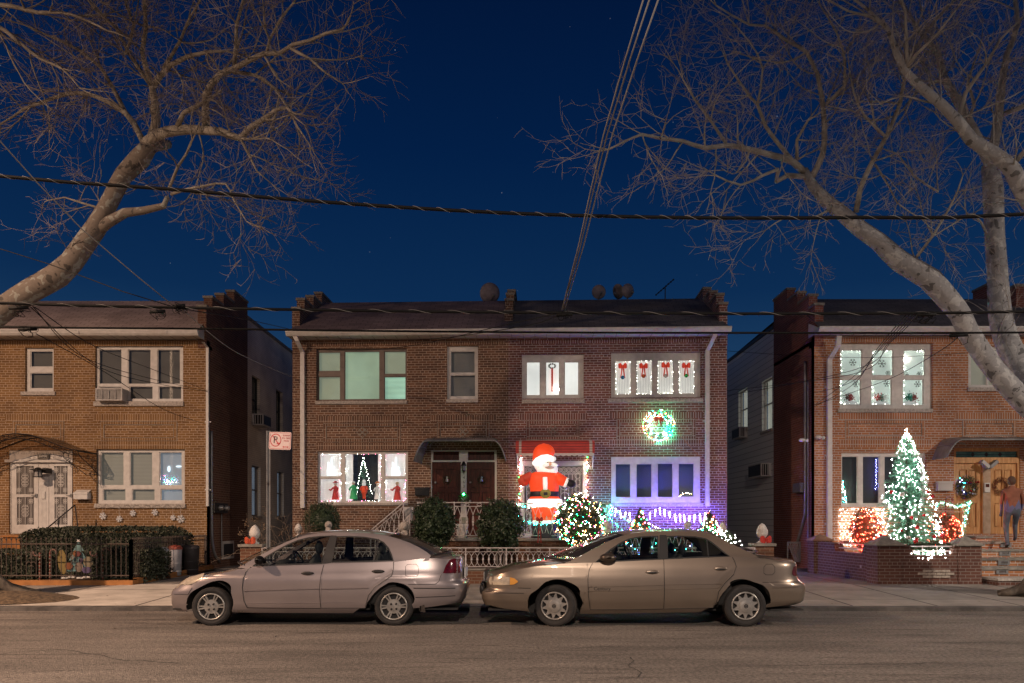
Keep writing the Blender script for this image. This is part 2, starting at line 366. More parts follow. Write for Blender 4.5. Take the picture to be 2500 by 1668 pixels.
def shingle(name, c1, c2):
    m, t, b = principled(name); b.inputs['Roughness'].default_value = .95
    tcn = N(t, 'ShaderNodeTexCoord'); mp = N(t, 'ShaderNodeMapping'); mp.inputs['Scale'].default_value = (1, 1, 1); t.links.new(tcn.outputs['Object'], mp.inputs[0])
    br = N(t, 'ShaderNodeTexBrick'); br.inputs['Scale'].default_value = 1; br.inputs['Brick Width'].default_value = .32; br.inputs['Row Height'].default_value = .125; br.inputs['Mortar Size'].default_value = .007
    br.inputs['Color1'].default_value = (*c1, 1); br.inputs['Color2'].default_value = (*c2, 1); br.inputs['Mortar'].default_value = (*[x * .25 for x in c1], 1)
    t.links.new(mp.outputs[0], br.inputs['Vector'])
    nz = N(t, 'ShaderNodeTexNoise'); nz.inputs['Scale'].default_value = .8; nz.inputs['Detail'].default_value = 6; t.links.new(tcn.outputs['Object'], nz.inputs['Vector'])
    r = N(t, 'ShaderNodeValToRGB'); r.color_ramp.elements[0].position = .3; r.color_ramp.elements[0].color = (.7, .7, .7, 1); r.color_ramp.elements[1].position = .7; r.color_ramp.elements[1].color = (1.15, 1.15, 1.15, 1); t.links.new(nz.outputs['Fac'], r.inputs[0])
    mu = N(t, 'ShaderNodeMixRGB', blend_type='MULTIPLY'); mu.inputs[0].default_value = 1; t.links.new(br.outputs[0], mu.inputs[1]); t.links.new(r.outputs[0], mu.inputs[2]); t.links.new(mu.outputs[0], b.inputs['Base Color'])
    return m
M['shingle_l'] = shingle('brown_shingles', (.52, .40, .34), (.42, .32, .27))
M['shingle_c'] = shingle('plum_shingles', (.22, .165, .165), (.16, .12, .122))
M['shingle_r'] = shingle('charcoal_shingles', (.15, .135, .132), (.11, .10, .10))
M['white'] = mat('white_paint', (.62, .60, .57), .5, var=.08, vs=8)
M['whitemetal'] = mat('white_metal', (.60, .58, .56), .4, var=.1, vs=5)
M['soffit'] = mat('soffit_white', (.50, .48, .46), .6, var=.05, vs=3)
M['stone'] = mat('pale_stone', (.42, .38, .34), .85, var=.25, vs=20, bump=.3)
M['cap'] = mat('grey_cap_stone', (.24, .22, .19), .9, var=.2, vs=9, bump=.3)
M['black'] = mat('black_iron', (.012, .011, .011), .5, var=.2)
M['dark'] = mat('dark_room', (.01, .01, .011), .9)
M['wire'] = mat('black_cable', (.004, .004, .004), .7, spec=.2)
M['wire_pale'] = mat('grey_cable', (.20, .19, .18), .5)
M['brownmetal'] = mat('bronze_window_metal', (.16, .12, .10), .5, var=.1)
M['greymetal'] = mat('grey_metal', (.22, .22, .22), .45, metal=.4, var=.15)
M['wood'] = mat('golden_oak', (.48, .215, .065), .45, col2=(.66, .35, .13), vs=3, stretch=(8, 8, 1), detail=5)
M['woodgrey'] = mat('weathered_wood', (.40, .27, .17), .7, col2=(.52, .38, .27), vs=6)
M['mahog'] = mat('dark_mahogany', (.045, .011, .007), .4, spec=.2, col2=(.10, .026, .016), vs=4, stretch=(6, 6, 1))
M['orangepaint'] = mat('ochre_painted_concrete', (.30, .125, .035), .8, var=.18, vs=5, bump=.2)
M['red'] = mat('red_awning_metal', (.55, .055, .042), .5, var=.12)
M['redbow'] = mat('red_ribbon', (.45, .022, .012), .55, var=.2, vs=30)
M['orangebow'] = mat('orange_red_ribbon', (.5, .07, .02), .6, var=.3, vs=40)
M['glass'] = glassy('window_glass')
M['pale_curtain'] = curtain('white_blind_unlit', (.42, .41, .40), 0, 50)
M['grey_blind'] = curtain('grey_blind_unlit', (.20, .185, .175), 0, 50, contrast=.2)
for nm, c_, k_ in (('sw', (1, .93, .80), 70), ('sc', (1, .36, .10), 34), ('sr', (1, .05, .02), 34), ('sg', (.02, 1, .12), 24), ('st', (.02, 1, .55), 34), ('sp', (1, .10, .28), 34), ('xg', (.01, 1, .50), 1300), ('xt', (.02, 1, .60), 500), ('xv', (.09, .06, 1), 2600), ('xr', (1, .05, .02), 1200), ('white', (1, .96, .88), 170), ('warm', (1, .42, .14), 120), ('red', (1, .05, .02), 110), ('green', (.02, 1, .18), 110), ('teal', (.02, 1, .62), 150), ('blue', (.15, .14, 1), 420), ('pink', (1, .12, .30), 110), ('redw', (1, .018, .010), 170), ('warmr', (1, .05, .02), 150), ('cool', (.80, 1, .93), 190), ('tree', (.94, 1, .93), 105)): M['bulb_' + nm] = emis('bulb_' + nm, c_, k_)
M['leaf'] = mat('evergreen_leaf', (.020, .034, .016), .45, col2=(.055, .085, .040), vs=9)
M['hedge'] = mat('clipped_hedge', (.022, .026, .015), .6, col2=(.050, .060, .034), vs=9)
M['spruce'] = mat('spruce_needles', (.09, .25, .16), .6, col2=(.16, .42, .28), vs=9)
M['redneedle'] = mat('juniper_needles', (.04, .05, .02), .6, col2=(.08, .09, .04), vs=9)
# ---------------------------------------------------------------- ground
KY = 13.42                                 # kerb line
m = MB(); m.poly(((-120, -60, 0), (120, -60, 0), (120, KY, 0), (-120, KY, 0))); m.build('road', M['asphalt'], kind='structure')
m = MB()
m.grid([[(-120, KY, .0), (120, KY, .0)], [(-120, KY, .062), (120, KY, .062)], [(-120, KY + .16, .072), (120, KY + .16, .072)]])
m.build('kerb', M['kerb'], kind='structure')
m = MB(); m.grid([[(-120, KY + .16, .068), (120, KY + .16, .068)], [(-120, 17.0, .18), (120, 17.0, .18)], [(-120, 140, .24), (120, 140, .24)]])
m.build('sidewalk', M['walk'], kind='structure')
m = MB()                                   # driveway apron: paler slab, splayed towards the kerb
m.poly(((-9.3, KY + .17, .075), (-5.6, KY + .17, .075), (-6.1, 16.95, .186), (-8.2, 16.95, .186)))
m.build('driveway', M['walk_pale'], kind='structure')
m = MB()                                   # planting pit mound by the left trunk
rows = []
for i in range(9):
    row = []
    for j in range(25):
        a = 2 * PI * j / 24; r = i / 8
        x = -9.35 + 1.55 * r * math.cos(a); y = 14.5 + .95 * r * math.sin(a)
        row.append((x, y, .09 + .16 * (1 - r ** 2) + .03 * noise.noise(Vector((x * 3, y * 3, 0))) * (1 - r)))
    rows.append(row)
m.smooth = True; m.grid(rows); m.build('tree_pit_soil', M['soil'], kind='structure')
m = MB(); rows = []
for i in range(9):
    row = []
    for j in range(25):
        a = 2 * PI * j / 24; r = i / 8
        x = 10.3 + .9 * r * math.cos(a); y = 14.9 + .5 * r * math.sin(a)
        row.append((x, y, .10 + .10 * (1 - r ** 2) + .03 * noise.noise(Vector((x * 3, y * 3, 0))) * (1 - r)))
    rows.append(row)
m.smooth = True; m.grid(rows); m.build('tree_pit_soil', M['soil'], kind='structure')
for (x0, x1, y0, y1) in ((-16, -8.1, 17.1, 22.4), (-6.2, 6.3, 17.5, 22.2), (7.9, 11.5, 17.6, 22.2)):
    m = MB(); rows = [[(lerp(x0, x1, i / 20), lerp(y0, y1, j / 8), .235 + .02 * noise.noise(Vector((i * .6, j * .7, 1)))) for i in range(21)] for j in range(9)]
    m.grid(rows); m.build('garden_soil', M['soil'], kind='structure')
# cracks, tar seams and litter on the road
rnd = random.Random(55); b = MB()
def crack(x, y, ang, L, w, z=.004):
    p = Vector((x, y)); pts = [p.copy()]; a = ang
    for k in range(int(L / .12)): a += rnd.gauss(0, .35); a = ang + (a - ang) * .8; p = p + Vector((math.cos(a), math.sin(a))) * .12; pts.append(p.copy())
    for A, B in zip(pts, pts[1:]):
        n = Vector((-(B - A).y, (B - A).x)).normalized() * w * rnd.uniform(.5, 1.2); b.poly(((A.x - n.x, A.y - n.y, z), (B.x - n.x, B.y - n.y, z), (B.x + n.x, B.y + n.y, z), (A.x + n.x, A.y + n.y, z)))
for x, y, a, L, w in ((-6, 8.6, .05, 3.2, .008), (-1.2, 9.6, -.1, 2.6, .007), (2.6, 8.2, .2, 2.2, .006), (-3.1, 10.2, .9, 1.1, .006), (5.2, 9.4, -.05, 3.4, .008), (1.2, 7.6, 1.2, 1.2, .006), (-5.2, 7.6, .7, 1.4, .006), (6.9, 11.6, .03, 2.2, .008)): crack(x, y, a, L, w)
b.build('road_cracks', mat('crack_tar', (.03, .028, .026), .9), kind='structure')
b = MB()
for k in range(170):
    x = rnd.uniform(-12, 12); y = rnd.choice((rnd.uniform(7, 13.3), rnd.uniform(12.6, 13.4), rnd.uniform(12.9, 13.4))); s = rnd.uniform(.008, .028); a = rnd.uniform(0, 6.28); z = .008
    b.poly([(x + s * math.cos(a + q) * rnd.uniform(.6, 1.3), y + s * math.sin(a + q) * rnd.uniform(.6, 1.3), z + rnd.uniform(0, .012)) for q in (0, 1.57, 3.14, 4.71)])
for k in range(60):
    x = rnd.uniform(-12, 12); y = rnd.uniform(13.7, 16.6); s = rnd.uniform(.008, .025); a = rnd.uniform(0, 6.28); z = .085 + (y - 13.6) * .034
    b.poly([(x + s * math.cos(a + q), y + s * math.sin(a + q), z + rnd.uniform(0, .012)) for q in (0, 1.3, 3.0, 4.6)])
b.build('leaf_litter', mat('dry_leaf_bits', (.05, .032, .02), .9, col2=(.22, .17, .12), vs=3), kind='stuff')
# ---------------------------------------------------------------- houses
def text(body, size, mtx, m, parent, name='lettering', ext=.001, align='CENTER', spacing=1):
    cu = bpy.data.curves.new('t', 'FONT'); cu.body = body; cu.size = size; cu.extrude = ext; cu.align_x = align; cu.align_y = 'CENTER'; cu.resolution_u = 2
    cu.space_line = spacing
    o = bpy.data.objects.new('t', cu); COL.objects.link(o)
    dg = bpy.context.evaluated_depsgraph_get(); me = bpy.data.meshes.new_from_object(o.evaluated_get(dg))
    bpy.data.objects.remove(o); bpy.data.curves.remove(cu)
    inv = INV.get(parent.name, Matrix()) if parent is not None else Matrix()
    me.transform(inv @ mtx); me.materials.clear(); me.materials.append(m)
    return newobj(name, me, parent)
UP = Matrix.Rotation(PI / 2, 4, 'X')       # text standing up, facing -Y
STEPS = [(-.04, .40, 7.60), (.40, 1.3, 7.98), (1.3, 2.2, 8.32), (2.2, 3.45, 8.68)]
def parapet(fr, house, ua, ub, m, out, steps=STEPS):
    b = fr.mb()
    for k, (y0, y1, h) in enumerate(steps):
        b.cur = 0; b.box(ua, ub, y0 + .002, y1, 6.4 if k == 0 else 6.5, h - .07)
        b.cur = 1; b.box(ua - .025, ub + .025, y0 - .03, y1 - (.034 if k < len(steps) - 1 else -.03), h - .07, h)
    b.build('parapet', [m, M['cap']], house)
def roof_front(fr, house, ua, ub, eave_top, eave_bot, m, ridge=8.28, over=.5, ends=(0, 0), gm=None, ya=2.0):
    b = fr.mb()
    b.grid([[(ua, -over, eave_top), (ub, -over, eave_top)], [(ua + ends[0], ya, ridge), (ub - ends[1], ya, ridge)], [(ua + ends[0], ya + .25, ridge - .25), (ub - ends[1], ya + .25, ridge - .25)], [(ua + ends[0], 9.5, ridge - .4), (ub - ends[1], 9.5, ridge - .4)]])
    rf = b.build('roof', m, house)
    b = fr.mb(); b.grid([[(ua, -over + .02, eave_bot + .01), (ub, -over + .02, eave_bot + .01)], [(ua, .0, eave_bot + .02), (ub, .0, eave_bot + .02)]])
    u = ua + .1
    while u < ub:                          # soffit board joints
        b.cur = 1; b.box(u, u + .012, -over + .03, -.005, eave_bot + .002, eave_bot + .009); u += .32
    b.cur = 0
    for s, u in ((-1, ua), (1, ub)):
        b.poly(((u, -over + .02, eave_bot), (u, .3, eave_bot), (u, .3, eave_top + .3), (u, -over + .02, eave_top)))
    b.build('soffit', [M['soffit'], M['cap']], rf)
    b = fr.mb()                            # gutter: stepped ogee profile
    pr = [(-over - .12, eave_top), (-over - .12, eave_top - .045), (-over - .10, eave_top - .05), (-over - .085, eave_bot + .06), (-over - .04, eave_bot + .01), (-over + .01, eave_bot), (-over + .01, eave_top - .02), (-over - .1, eave_top - .02)]
    b.grid([[(ua - .03, y, z) for y, z in pr], [(ub + .03, y, z) for y, z in pr]])
    b.poly([(ua - .03, y, z) for y, z in pr]); b.poly([(ub + .03, y, z) for y, z in pr][::-1])
    u = ua + 1.5
    while u < ub - .3: b.box(u, u + .03, -over - .125, -over - .118, eave_bot + .05, eave_top + .004); u += 2.4
    b.build('gutter', gm or M['white'], house)
    return rf
def win(fr, house, outer, panes, sill, fm, blinds, name='window', y=.09, proud=False, glass=True, yb=.21, sillm=None, frame_px=0):
    q = fr.r(*outer)
    ya = -.03 if proud else y
    b = fr.mb(); holes = [fr.r(*p, y=ya) for p in panes]
    q2 = fr.r(*outer, y=ya)
    b.panel(q2[0], q2[1], q2[2], q2[3], holes, ya, ya + .05)
    # sash step round each pane
    for h in holes:
        g = .018
        b.panel(h[0], h[1], h[2], h[3], [(h[0] + g, h[1] - g, h[2] + g, h[3] - g)], ya + .022, ya + .05)
    if proud: b.panel(q2[0], q2[1], q2[2], q2[3], [(q2[0] + .02, q2[1] - .02, q2[2] + .02, q2[3] - .02)], -.001, .2)
    w = b.build('window', fm, house)
    b = fr.mb()
    for h in holes: b.poly(((h[0], ya + .035, h[2]), (h[1], ya + .035, h[2]), (h[1], ya + .035, h[3]), (h[0], ya + .035, h[3])))
    if glass: b.build('pane', M['glass'], w)
    if blinds is not None:
        b = fr.mb(); ms = []
        if not isinstance(blinds, (list, tuple)):
            blinds = [blinds]
            b.poly(((q[0] - .1, yb, q[2] - .1), (q[1] + .1, yb, q[2] - .1), (q[1] + .1, yb, q[3] + .1), (q[0] - .1, yb, q[3] + .1))); ms = blinds
        else:
            for h, mm in zip(holes, blinds):
                if mm not in ms: ms.append(mm)
                b.cur = ms.index(mm)
                b.poly(((h[0] - .05, yb, h[2] - .05), (h[1] + .05, yb, h[2] - .05), (h[1] + .05, yb, h[3] + .05), (h[0] - .05, yb, h[3] + .05)))
            if M['dark'] not in ms: ms.append(M['dark'])
            b.cur = ms.index(M['dark']); b.poly(((q[0] - .1, yb + .05, q[2] - .1), (q[1] + .1, yb + .05, q[2] - .1), (q[1] + .1, yb + .05, q[3] + .1), (q[0] - .1, yb + .05, q[3] + .1)))
        b.build('blind', ms, w)
    if sill:
        s = fr.r(*sill, y=-.05); b = fr.mb(); b.box(s[0], s[1], -.055, y - .002, s[2], s[3]); b.build('sill', sillm or M['stone'], w)
    return w
def facade(fr, house, ua, ub, h0, h1, opens, mats, bands=(), frames=(), diam=()):
    b = fr.mb(); ops = [fr.r(*o) for o in opens]
    b.panel(ua, ub, h0, h1, ops, 0, .22)
    b.cur = 1
    for (x0, y0, x1, y1) in bands:
        q = fr.r(x0, y0, x1, y1); b.box(q[0], q[1], -.006, .01, q[2], q[3])
    for (x0, y0, x1, y1) in frames:        # raised brick frame of the decorative panels
        q = fr.r(x0, y0, x1, y1); w = .075
        b.cur = 1; b.panel(q[0], q[1], q[2], q[3], [(q[0] + w, q[1] - w, q[2] + w, q[3] - w)], -.018, .01)
        b.cur = 2; b.panel(q[0] + w, q[1] - w, q[2] + w, q[3] - w, [(q[0] + w + .012, q[1] - w - .012, q[2] + w + .012, q[3] - w - .012)], -.022, .01)
        b.panel(q[0] - .012, q[1] + .012, q[2] - .012, q[3] + .012, [(q[0], q[1], q[2], q[3])], -.008, .01)
    for (px, py) in diam:                  # brick diamond in the middle of a panel
        c = fr.uh(px, py)
        b.cur = 2; b.poly([(c[0] + dx, -.016, c[1] + dz) for dx, dz in ((-.17, 0), (0, -.17), (.17, 0), (0, .17))])
        b.cur = 0
        for a in range(4):
            an = a * PI / 2; ox, oz = .085 * math.cos(an), .085 * math.sin(an)
            b.poly([(c[0] + ox + dx, -.024, c[1] + oz + dz) for dx, dz in ((-.06, 0), (0, -.06), (.06, 0), (0, .06))])
    return b.build('wall', mats, house)
def downspout(fr, house, pts, w=.1, d=.075, m=None):
    b = fr.mb()
    P3 = [Vector((fr.uh(px, py, y)[0], y, fr.uh(px, py, y)[1])) for px, py, y in pts]
    for a, c in zip(P3, P3[1:]):
        b.poly([a + Vector((-w/2, -d, 0)), c + Vector((-w/2, -d, 0)), c + Vector((w/2, -d, 0)), a + Vector((w/2, -d, 0))])
        b.poly([a + Vector((-w/2, -.005, 0)), c + Vector((-w/2, -.005, 0)), c + Vector((-w/2, -d, 0)), a + Vector((-w/2, -d, 0))])
        b.poly([a + Vector((w/2, -d, 0)), c + Vector((w/2, -d, 0)), c + Vector((w/2, -.005, 0)), a + Vector((w/2, -.005, 0))])
        b.poly([a + Vector((-w/2, -.005, 0)), a + Vector((-w/2, -d, 0)), a + Vector((w/2, -d, 0)), a + Vector((w/2, -.005, 0))])
    e = P3[-1]; b.box(e.x - w/2, e.x + w/2, e.y - d, e.y, e.z - .05, e.z)
    z = P3[-1].z + .4
    while z < P3[-2].z - .2: b.box(P3[-1].x - w/2 - .05, P3[-1].x + w/2 + .05, P3[-1].y - .02, P3[-1].y, z, z + .03); z += 1.9
    return b.build('downspout', m or M['white'], house)

# ===== left house (yellow-brown brick)
FL = Frame(-300, 22.4, 1250, 22.4, 200)
uc = FL.uh(505, HY)[0]; H1 = thing('brick_house', 'yellow-brown brick house on the left with white double security door behind iron fence', 'house', FL.M @ Vector((uc - 5, 0, 0)), FL.rz)
W11 = (232, 843, 447, 980); W12 = (235, 1097, 451, 1230); W13 = (61, 849, 131, 956); D1 = (22, 1100, 178, 1304)
ul = FL.uh(-330, HY)[0]
facade(FL, H1, ul, uc, -.1, 6.62, [W11, W12, W13, D1], [M['yb'], M['ybs'], M['cap']],
       bands=[(-80, 833, 500, 845), (228, 1011, 450, 1029), (13, 1011, 173, 1029), (228, 1078, 452, 1096), (-60, 1078, 20, 1096)],
       frames=[(247, 1030, 432, 1076), (32, 1030, 156, 1076)])
M['blind_dusk'] = curtain('venetian_blind_dusk', (.27, .24, .21), 0, 42, contrast=.35)
M['blind_pale'] = curtain('roller_blind_pale', (.50, .48, .43), .10, 3, contrast=.06, noise_amt=.35)
M['blind_bluish'] = curtain('lit_blind_bluish', (.46, .52, .62), .36, 42, contrast=.25)
win(FL, H1, W11, [(241, 853, 297, 938), (312, 853, 368, 938), (384, 853, 440, 938), (241, 944, 297, 975), (316, 943, 373, 975), (387, 943, 443, 975)], (228, 980, 447, 991), M['white'], M['blind_dusk'])
win(FL, H1, W12, [(246, 1104, 302, 1186), (317, 1104, 372, 1186), (389, 1104, 444, 1186), (251, 1194, 307, 1223), (322, 1194, 378, 1223), (392, 1194, 446, 1223)], (230, 1230, 452, 1240), M['white'],
    [M['blind_pale'], M['blind_pale'], M['blind_bluish'], M['blind_pale'], M['blind_pale'], M['blind_bluish']])
win(FL, H1, W13, [(74, 857, 129, 896), (74, 910, 129, 949)], (50, 956, 134, 965), M['white'], M['blind_dusk'])
# white security door: two leaves with scrollwork grilles, fluted middle panel, lintel
def grille(b, x0, x1, z0, z1, y, nb=3, r=.008, ros=.035):
    w = x1 - x0
    for k in range(nb):
        x = x0 + w * (k + .5) / nb
        b.tube([(x, y, z0), (x, y, z1)], r, 4)
    def ring(cx, cz, rr):
        b.tube([(cx + rr * math.cos(a * PI / 5), y, cz + rr * math.sin(a * PI / 5)) for a in range(11)], r * .8, 3, False)
    for k in (0, nb - 1):
        x = x0 + w * (k + .5) / nb
        for z in (z0 + .12, z1 - .12):
            for dx, dz in ((-.03, .03), (.03, .03), (-.03, -.03), (.03, -.03)): ring(x + dx, z + dz, ros * .7)
    x = x0 + w / 2
    for k in range(7):
        z = lerp(z0 + .25, z1 - .25, k / 6)
        for s in (-1, 1): ring(x + s * (.05 if k % 2 else .035), z, .045 if k % 2 else .03)
def rect_l(fr, r, y): return fr.r(*r, y=y)
b = FL.mb(); q = FL.r(*D1, y=.1); b.panel(q[0], q[1], q[2], q[3], [FL.r(30, 1128, 170, 1304, y=.1)], .06, .2)
hz = FL.uh(100, 1127, .1)[1]; b.box(q[0] - .03, q[1] + .03, .02, .1, q[3] - .28, q[3] - .02); b.box(q[0] - .05, q[1] + .05, -.02, .1, hz - .03, hz + .05)
for k in range(24): x = lerp(q[0], q[1], k / 24.); b.box(x, x + .03, .0, .05, q[3] - .1, q[3] - .06)
fr_ = b.build('door_frame', M['white'], H1)
for dx, (x0, x1) in enumerate(((28, 94), (120, 176))):
    b = FL.mb(); q = FL.r(x0, 1128, x1, 1303, y=.08)
    g1 = FL.r(x0 + 12, 1138, x1 - 11, 1207, y=.08); g2 = FL.r(x0 + 13, 1214, x1 - 11, 1281, y=.08)
    b.panel(q[0], q[1], q[2], q[3], [g1, g2], .08, .12)
    d = b.build('door', M['white'], H1)
    b = FL.mb()
    for g in (g1, g2): b.poly(((g[0], .115, g[2]), (g[1], .115, g[2]), (g[1], .115, g[3]), (g[0], .115, g[3])))
    b.build('door_glass', M['grey_blind'], d)
    b = FL.mb()
    for g in (g1, g2): grille(b, g[0], g[1], g[2], g[3], .075)
    b.build('grille', M['white'], d)
    b = FL.mb(); c = FL.uh(88 if dx == 0 else 174, 1210, .05); b.box(c[0] - .03, c[0] + .03, .04, .08, c[1] - .05, c[1] + .05); b.tube([(c[0], .03, c[1]), (c[0] - .12, .02, c[1])], .012, 5); b.build('handle', M['greymetal'], d)
b = FL.mb(); q = FL.r(95, 1128, 119, 1303, y=.085); b.box(q[0], q[1], .085, .12, q[2], q[3])
for k in range(5): x = lerp(q[0] + .05, q[1] - .04, k / 5); b.box(x, x + .014, .078, .09, q[2] + .2, q[2] + 1.4)
b.box(q[0] + .09, q[1] - .09, .05, .085, q[2] + .98, q[2] + 1.18); b.build('middle_panel', M['white'], H1)
ue = FL.uh(492, HY)[0]
roof_front(FL, H1, ul, uc - .06, FL.uh(300, 806, -.5)[1], FL.uh(300, 831, 0)[1], M['shingle_l'], ends=(0, .2))
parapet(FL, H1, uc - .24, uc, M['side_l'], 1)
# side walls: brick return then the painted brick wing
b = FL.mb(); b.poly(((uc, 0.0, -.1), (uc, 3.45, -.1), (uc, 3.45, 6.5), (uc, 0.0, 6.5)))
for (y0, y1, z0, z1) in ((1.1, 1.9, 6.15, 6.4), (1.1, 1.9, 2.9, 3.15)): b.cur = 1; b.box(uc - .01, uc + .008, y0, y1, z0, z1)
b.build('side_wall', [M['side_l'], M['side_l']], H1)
def wing(fr, house, u, sgn, y0, y1, ht, wins, m, recess=.16, ht2=None):
    """side wing wall lying along the depth axis; wins: (ya,yb,z0,z1)"""
    R = fr.M @ Matrix.Translation((u, 0, 0)) @ (Matrix.Rotation(PI / 2, 4, 'Z') if sgn > 0 else Matrix.Rotation(-PI / 2, 4, 'Z'))
    b = MB(R)
    if sgn > 0: cv = lambda q: q
    else: cv = lambda q: (-q[1], -q[0], q[2], q[3])
    a0, a1 = (y0, y1) if sgn > 0 else (-y1, -y0)
    ws = [cv(w[:4]) for w in wins]
    b.panel(a0, a1, -.1, ht, ws, 0, recess)
    w_ = b.build('wing_wall', m, house)
    for q, src in zip(ws, wins):
        b = MB(R); mid = lerp(q[2], q[3], .52); g = .045
        b.panel(q[0], q[1], q[2], q[3], [(q[0] + g, q[1] - g, q[2] + g, mid - .02), (q[0] + g, q[1] - g, mid + .02, q[3] - g)], recess - .06, recess)
        wo = b.build('window', src[5] if len(src) > 5 else M['white'], house)
        b = MB(R); b.poly(((q[0], recess - .02, q[2]), (q[1], recess - .02, q[2]), (q[1], recess - .02, q[3]), (q[0], recess - .02, q[3]))); b.build('pane', M['glass'], wo)
        b = MB(R); b.poly(((q[0] - .05, recess + .06, q[2] - .05), (q[1] + .05, recess + .06, q[2] - .05), (q[1] + .05, recess + .06, q[3] + .05), (q[0] - .05, recess + .06, q[3] + .05))); b.build('blind', src[4], wo)
        b = MB(R); b.box(q[0] - .06, q[1] + .06, -.05, .02, q[2] - .08, q[2]); b.build('sill', M['stone'], wo)
    return w_
M['blind_coldlit'] = curtain('cold_lit_blind', (.34, .42, .55), .42, 30, contrast=.3)
M['blind_warmlit'] = curtain('dim_lit_curtain', (.8, .78, .66), .55, 30, contrast=.2)
def ydepth(X, px): return abs(X * F / (px - CX))         # depth where a plane X=const meets photo column px
def wy(fr, u, px): X = (fr.M @ Vector((u, 0, 0))).x; return ydepth(X, px) - fr.o.y
def wz(fr, u, px, py): X = (fr.M @ Vector((u, 0, 0))).x; Y = ydepth(X, px); return CH - (py - HY) / F * Y
def wr(fr, u, x0, x1, yt, yb): return (wy(fr, u, x0), wy(fr, u, x1), wz(fr, u, x0, yb), wz(fr, u, x0, yt))
M['black_pane'] = mat('unlit_interior', (.012, .012, .014), .6)
M['greenish'] = mat('dark_green_wood', (.03, .035, .03), .6)
wl = [wr(FL, uc, 617, 637, 915, 1030) + (M['black_pane'], M['greenish']), wr(FL, uc, 676, 692, 950, 1056) + (M['black_pane'], M['greenish']),
      wr(FL, uc, 617, 638, 1135, 1260) + (M['blind_coldlit'], M['brownmetal']), wr(FL, uc, 679, 695, 1150, 1262) + (M['blind_coldlit'], M['brownmetal'])]
wing(FL, H1, uc - .03, 1, 3.45, 14, 8.12, wl, M['whitebrick'])
b = FL.mb(); b.box(uc - .25, uc + .01, 3.46, 14, 8.12, 8.22); b.box(uc - 6, uc - .2, 3.5, 14, 7.9, 8.0); b.build('wing_roof', M['cap'], H1)
b = FL.mb(); b.poly(((uc - 6, 14, 0), (uc, 14, 0), (uc, 14, 8.1), (uc - 6, 14, 8.1))); b.build('rear_wall', M['whitebrick'], H1)
b = FL.mb(); q = (wy(FL, uc, 541), wy(FL, uc, 569)); z0 = wz(FL, uc, 541, 1366); z1 = wz(FL, uc, 541, 1322)
b.box(uc - .02, uc + .03, q[0], q[1], z0, z1); b.cur = 1; b.box(uc + .02, uc + .035, q[0] + .08, q[1] - .08, z0 + .08, z1 - .08); b.build('basement_window', [M['soffit'], M['black_pane']], H1)
downspout(FL, H1, [(497, 836, -.35), (508, 850, -.02), (508, 1232, -.02)], .07, .07)

# ===== centre semi-detached pair
FC = Frame(715, 22.62, 1775, 22.12, 1245)
cl = FC.uh(714, HY)[0]; crr = FC.uh(1775, HY)[0]; cm = FC.uh(1241, HY)[0]
H2 = thing('brick_house', 'brown brick house number 1463 with dark wooden double door and pale green lit window upstairs', 'house', FC.M @ Vector(((cl + cm) / 2, 0, 0)), FC.rz, 'two joined brick houses in the middle')
H3 = thing('brick_house', 'red-brown brick house covered in Christmas lights with red door awning', 'house', FC.M @ Vector(((crr + cm) / 2, 0, 0)), FC.rz, 'two joined brick houses in the middle')
W21 = (772, 850, 993, 978); W22 = (1091, 844, 1167, 975); W23 = (775, 1101, 996, 1229); D2 = (1052, 1099, 1213, 1310)
W31 = (1274, 864, 1425, 973); W32 = (1492, 859, 1711, 971); W33 = (1492, 1115, 1709, 1228); D3 = (1270, 1125, 1432, 1312)
hs = FC.uh(1245, 826)[1]
facade(FC, H2, cl, cm, -.1, hs + .02, [W21, W22, W23, D2], [M['cb'], M['cbs'], M['cap']],
       bands=[(745, 833, 1232, 845), (772, 1015, 994, 1032), (1050, 1013, 1212, 1030), (772, 1081, 995, 1098)],
       frames=[(790, 1034, 978, 1079), (1068, 1032, 1194, 1075)], diam=[(885, 1056), (1130, 1054)])
facade(FC, H3, cm, crr, -.1, hs + .02, [W31, W32, W33, D3], [M['rb'], M['rbs'], M['cap']],
       bands=[(1266, 827, 1714, 840), (1266, 1009, 1433, 1026), (1487, 1006, 1716, 1022), (1266, 1075, 1433, 1088), (1487, 1074, 1716, 1090)],
       frames=[(1286, 1028, 1414, 1073), (1506, 1024, 1697, 1072)], diam=[(1350, 1050)])
M['blind_green'] = curtain('pale_green_lit_blind', (.50, .56, .41), .46, 45, contrast=.12)
M['blind_green2'] = curtain('bright_green_lit_blind', (.48, .64, .46), .58, 45, contrast=.10)
M['room_mint'] = curtain('mint_lit_room', (.50, .82, .62), .75, 2, contrast=.1)
M['blind_half'] = curtain('plain_roller_blind', (.40, .38, .36), .0, 40, contrast=.12)
M['curtain_white'] = curtain('bright_white_curtain', (1, .98, .93), 1.1, 9, horiz=False, contrast=.22, noise_amt=.25)
M['curtain_fold'] = curtain('white_folded_curtain', (1, .96, .90), .66, 7, horiz=False, contrast=.38, noise_amt=.2)
M['curtain_lace'] = curtain('white_framed_curtain', (1, .97, .95), .62, 8, horiz=False, contrast=.25)
M['vertical_blind'] = curtain('blue_grey_vertical_blind', (.24, .28, .36), 0, 11, horiz=False, contrast=.5)
win(FC, H2, W21, [(777, 859, 831, 907), (777, 919, 831, 977), (841, 857, 927, 976), (938, 857, 991, 914), (938, 919, 991, 976)], (770, 978, 993, 987), M['brownmetal'],
    [M['blind_green'], M['blind_green'], M['blind_green2'], M['blind_green'], M['room_mint']])
win(FC, H2, W22, [(1100, 857, 1160, 911), (1099, 915, 1161, 969)], (1089, 975, 1167, 983), M['white'], M['blind_half'])
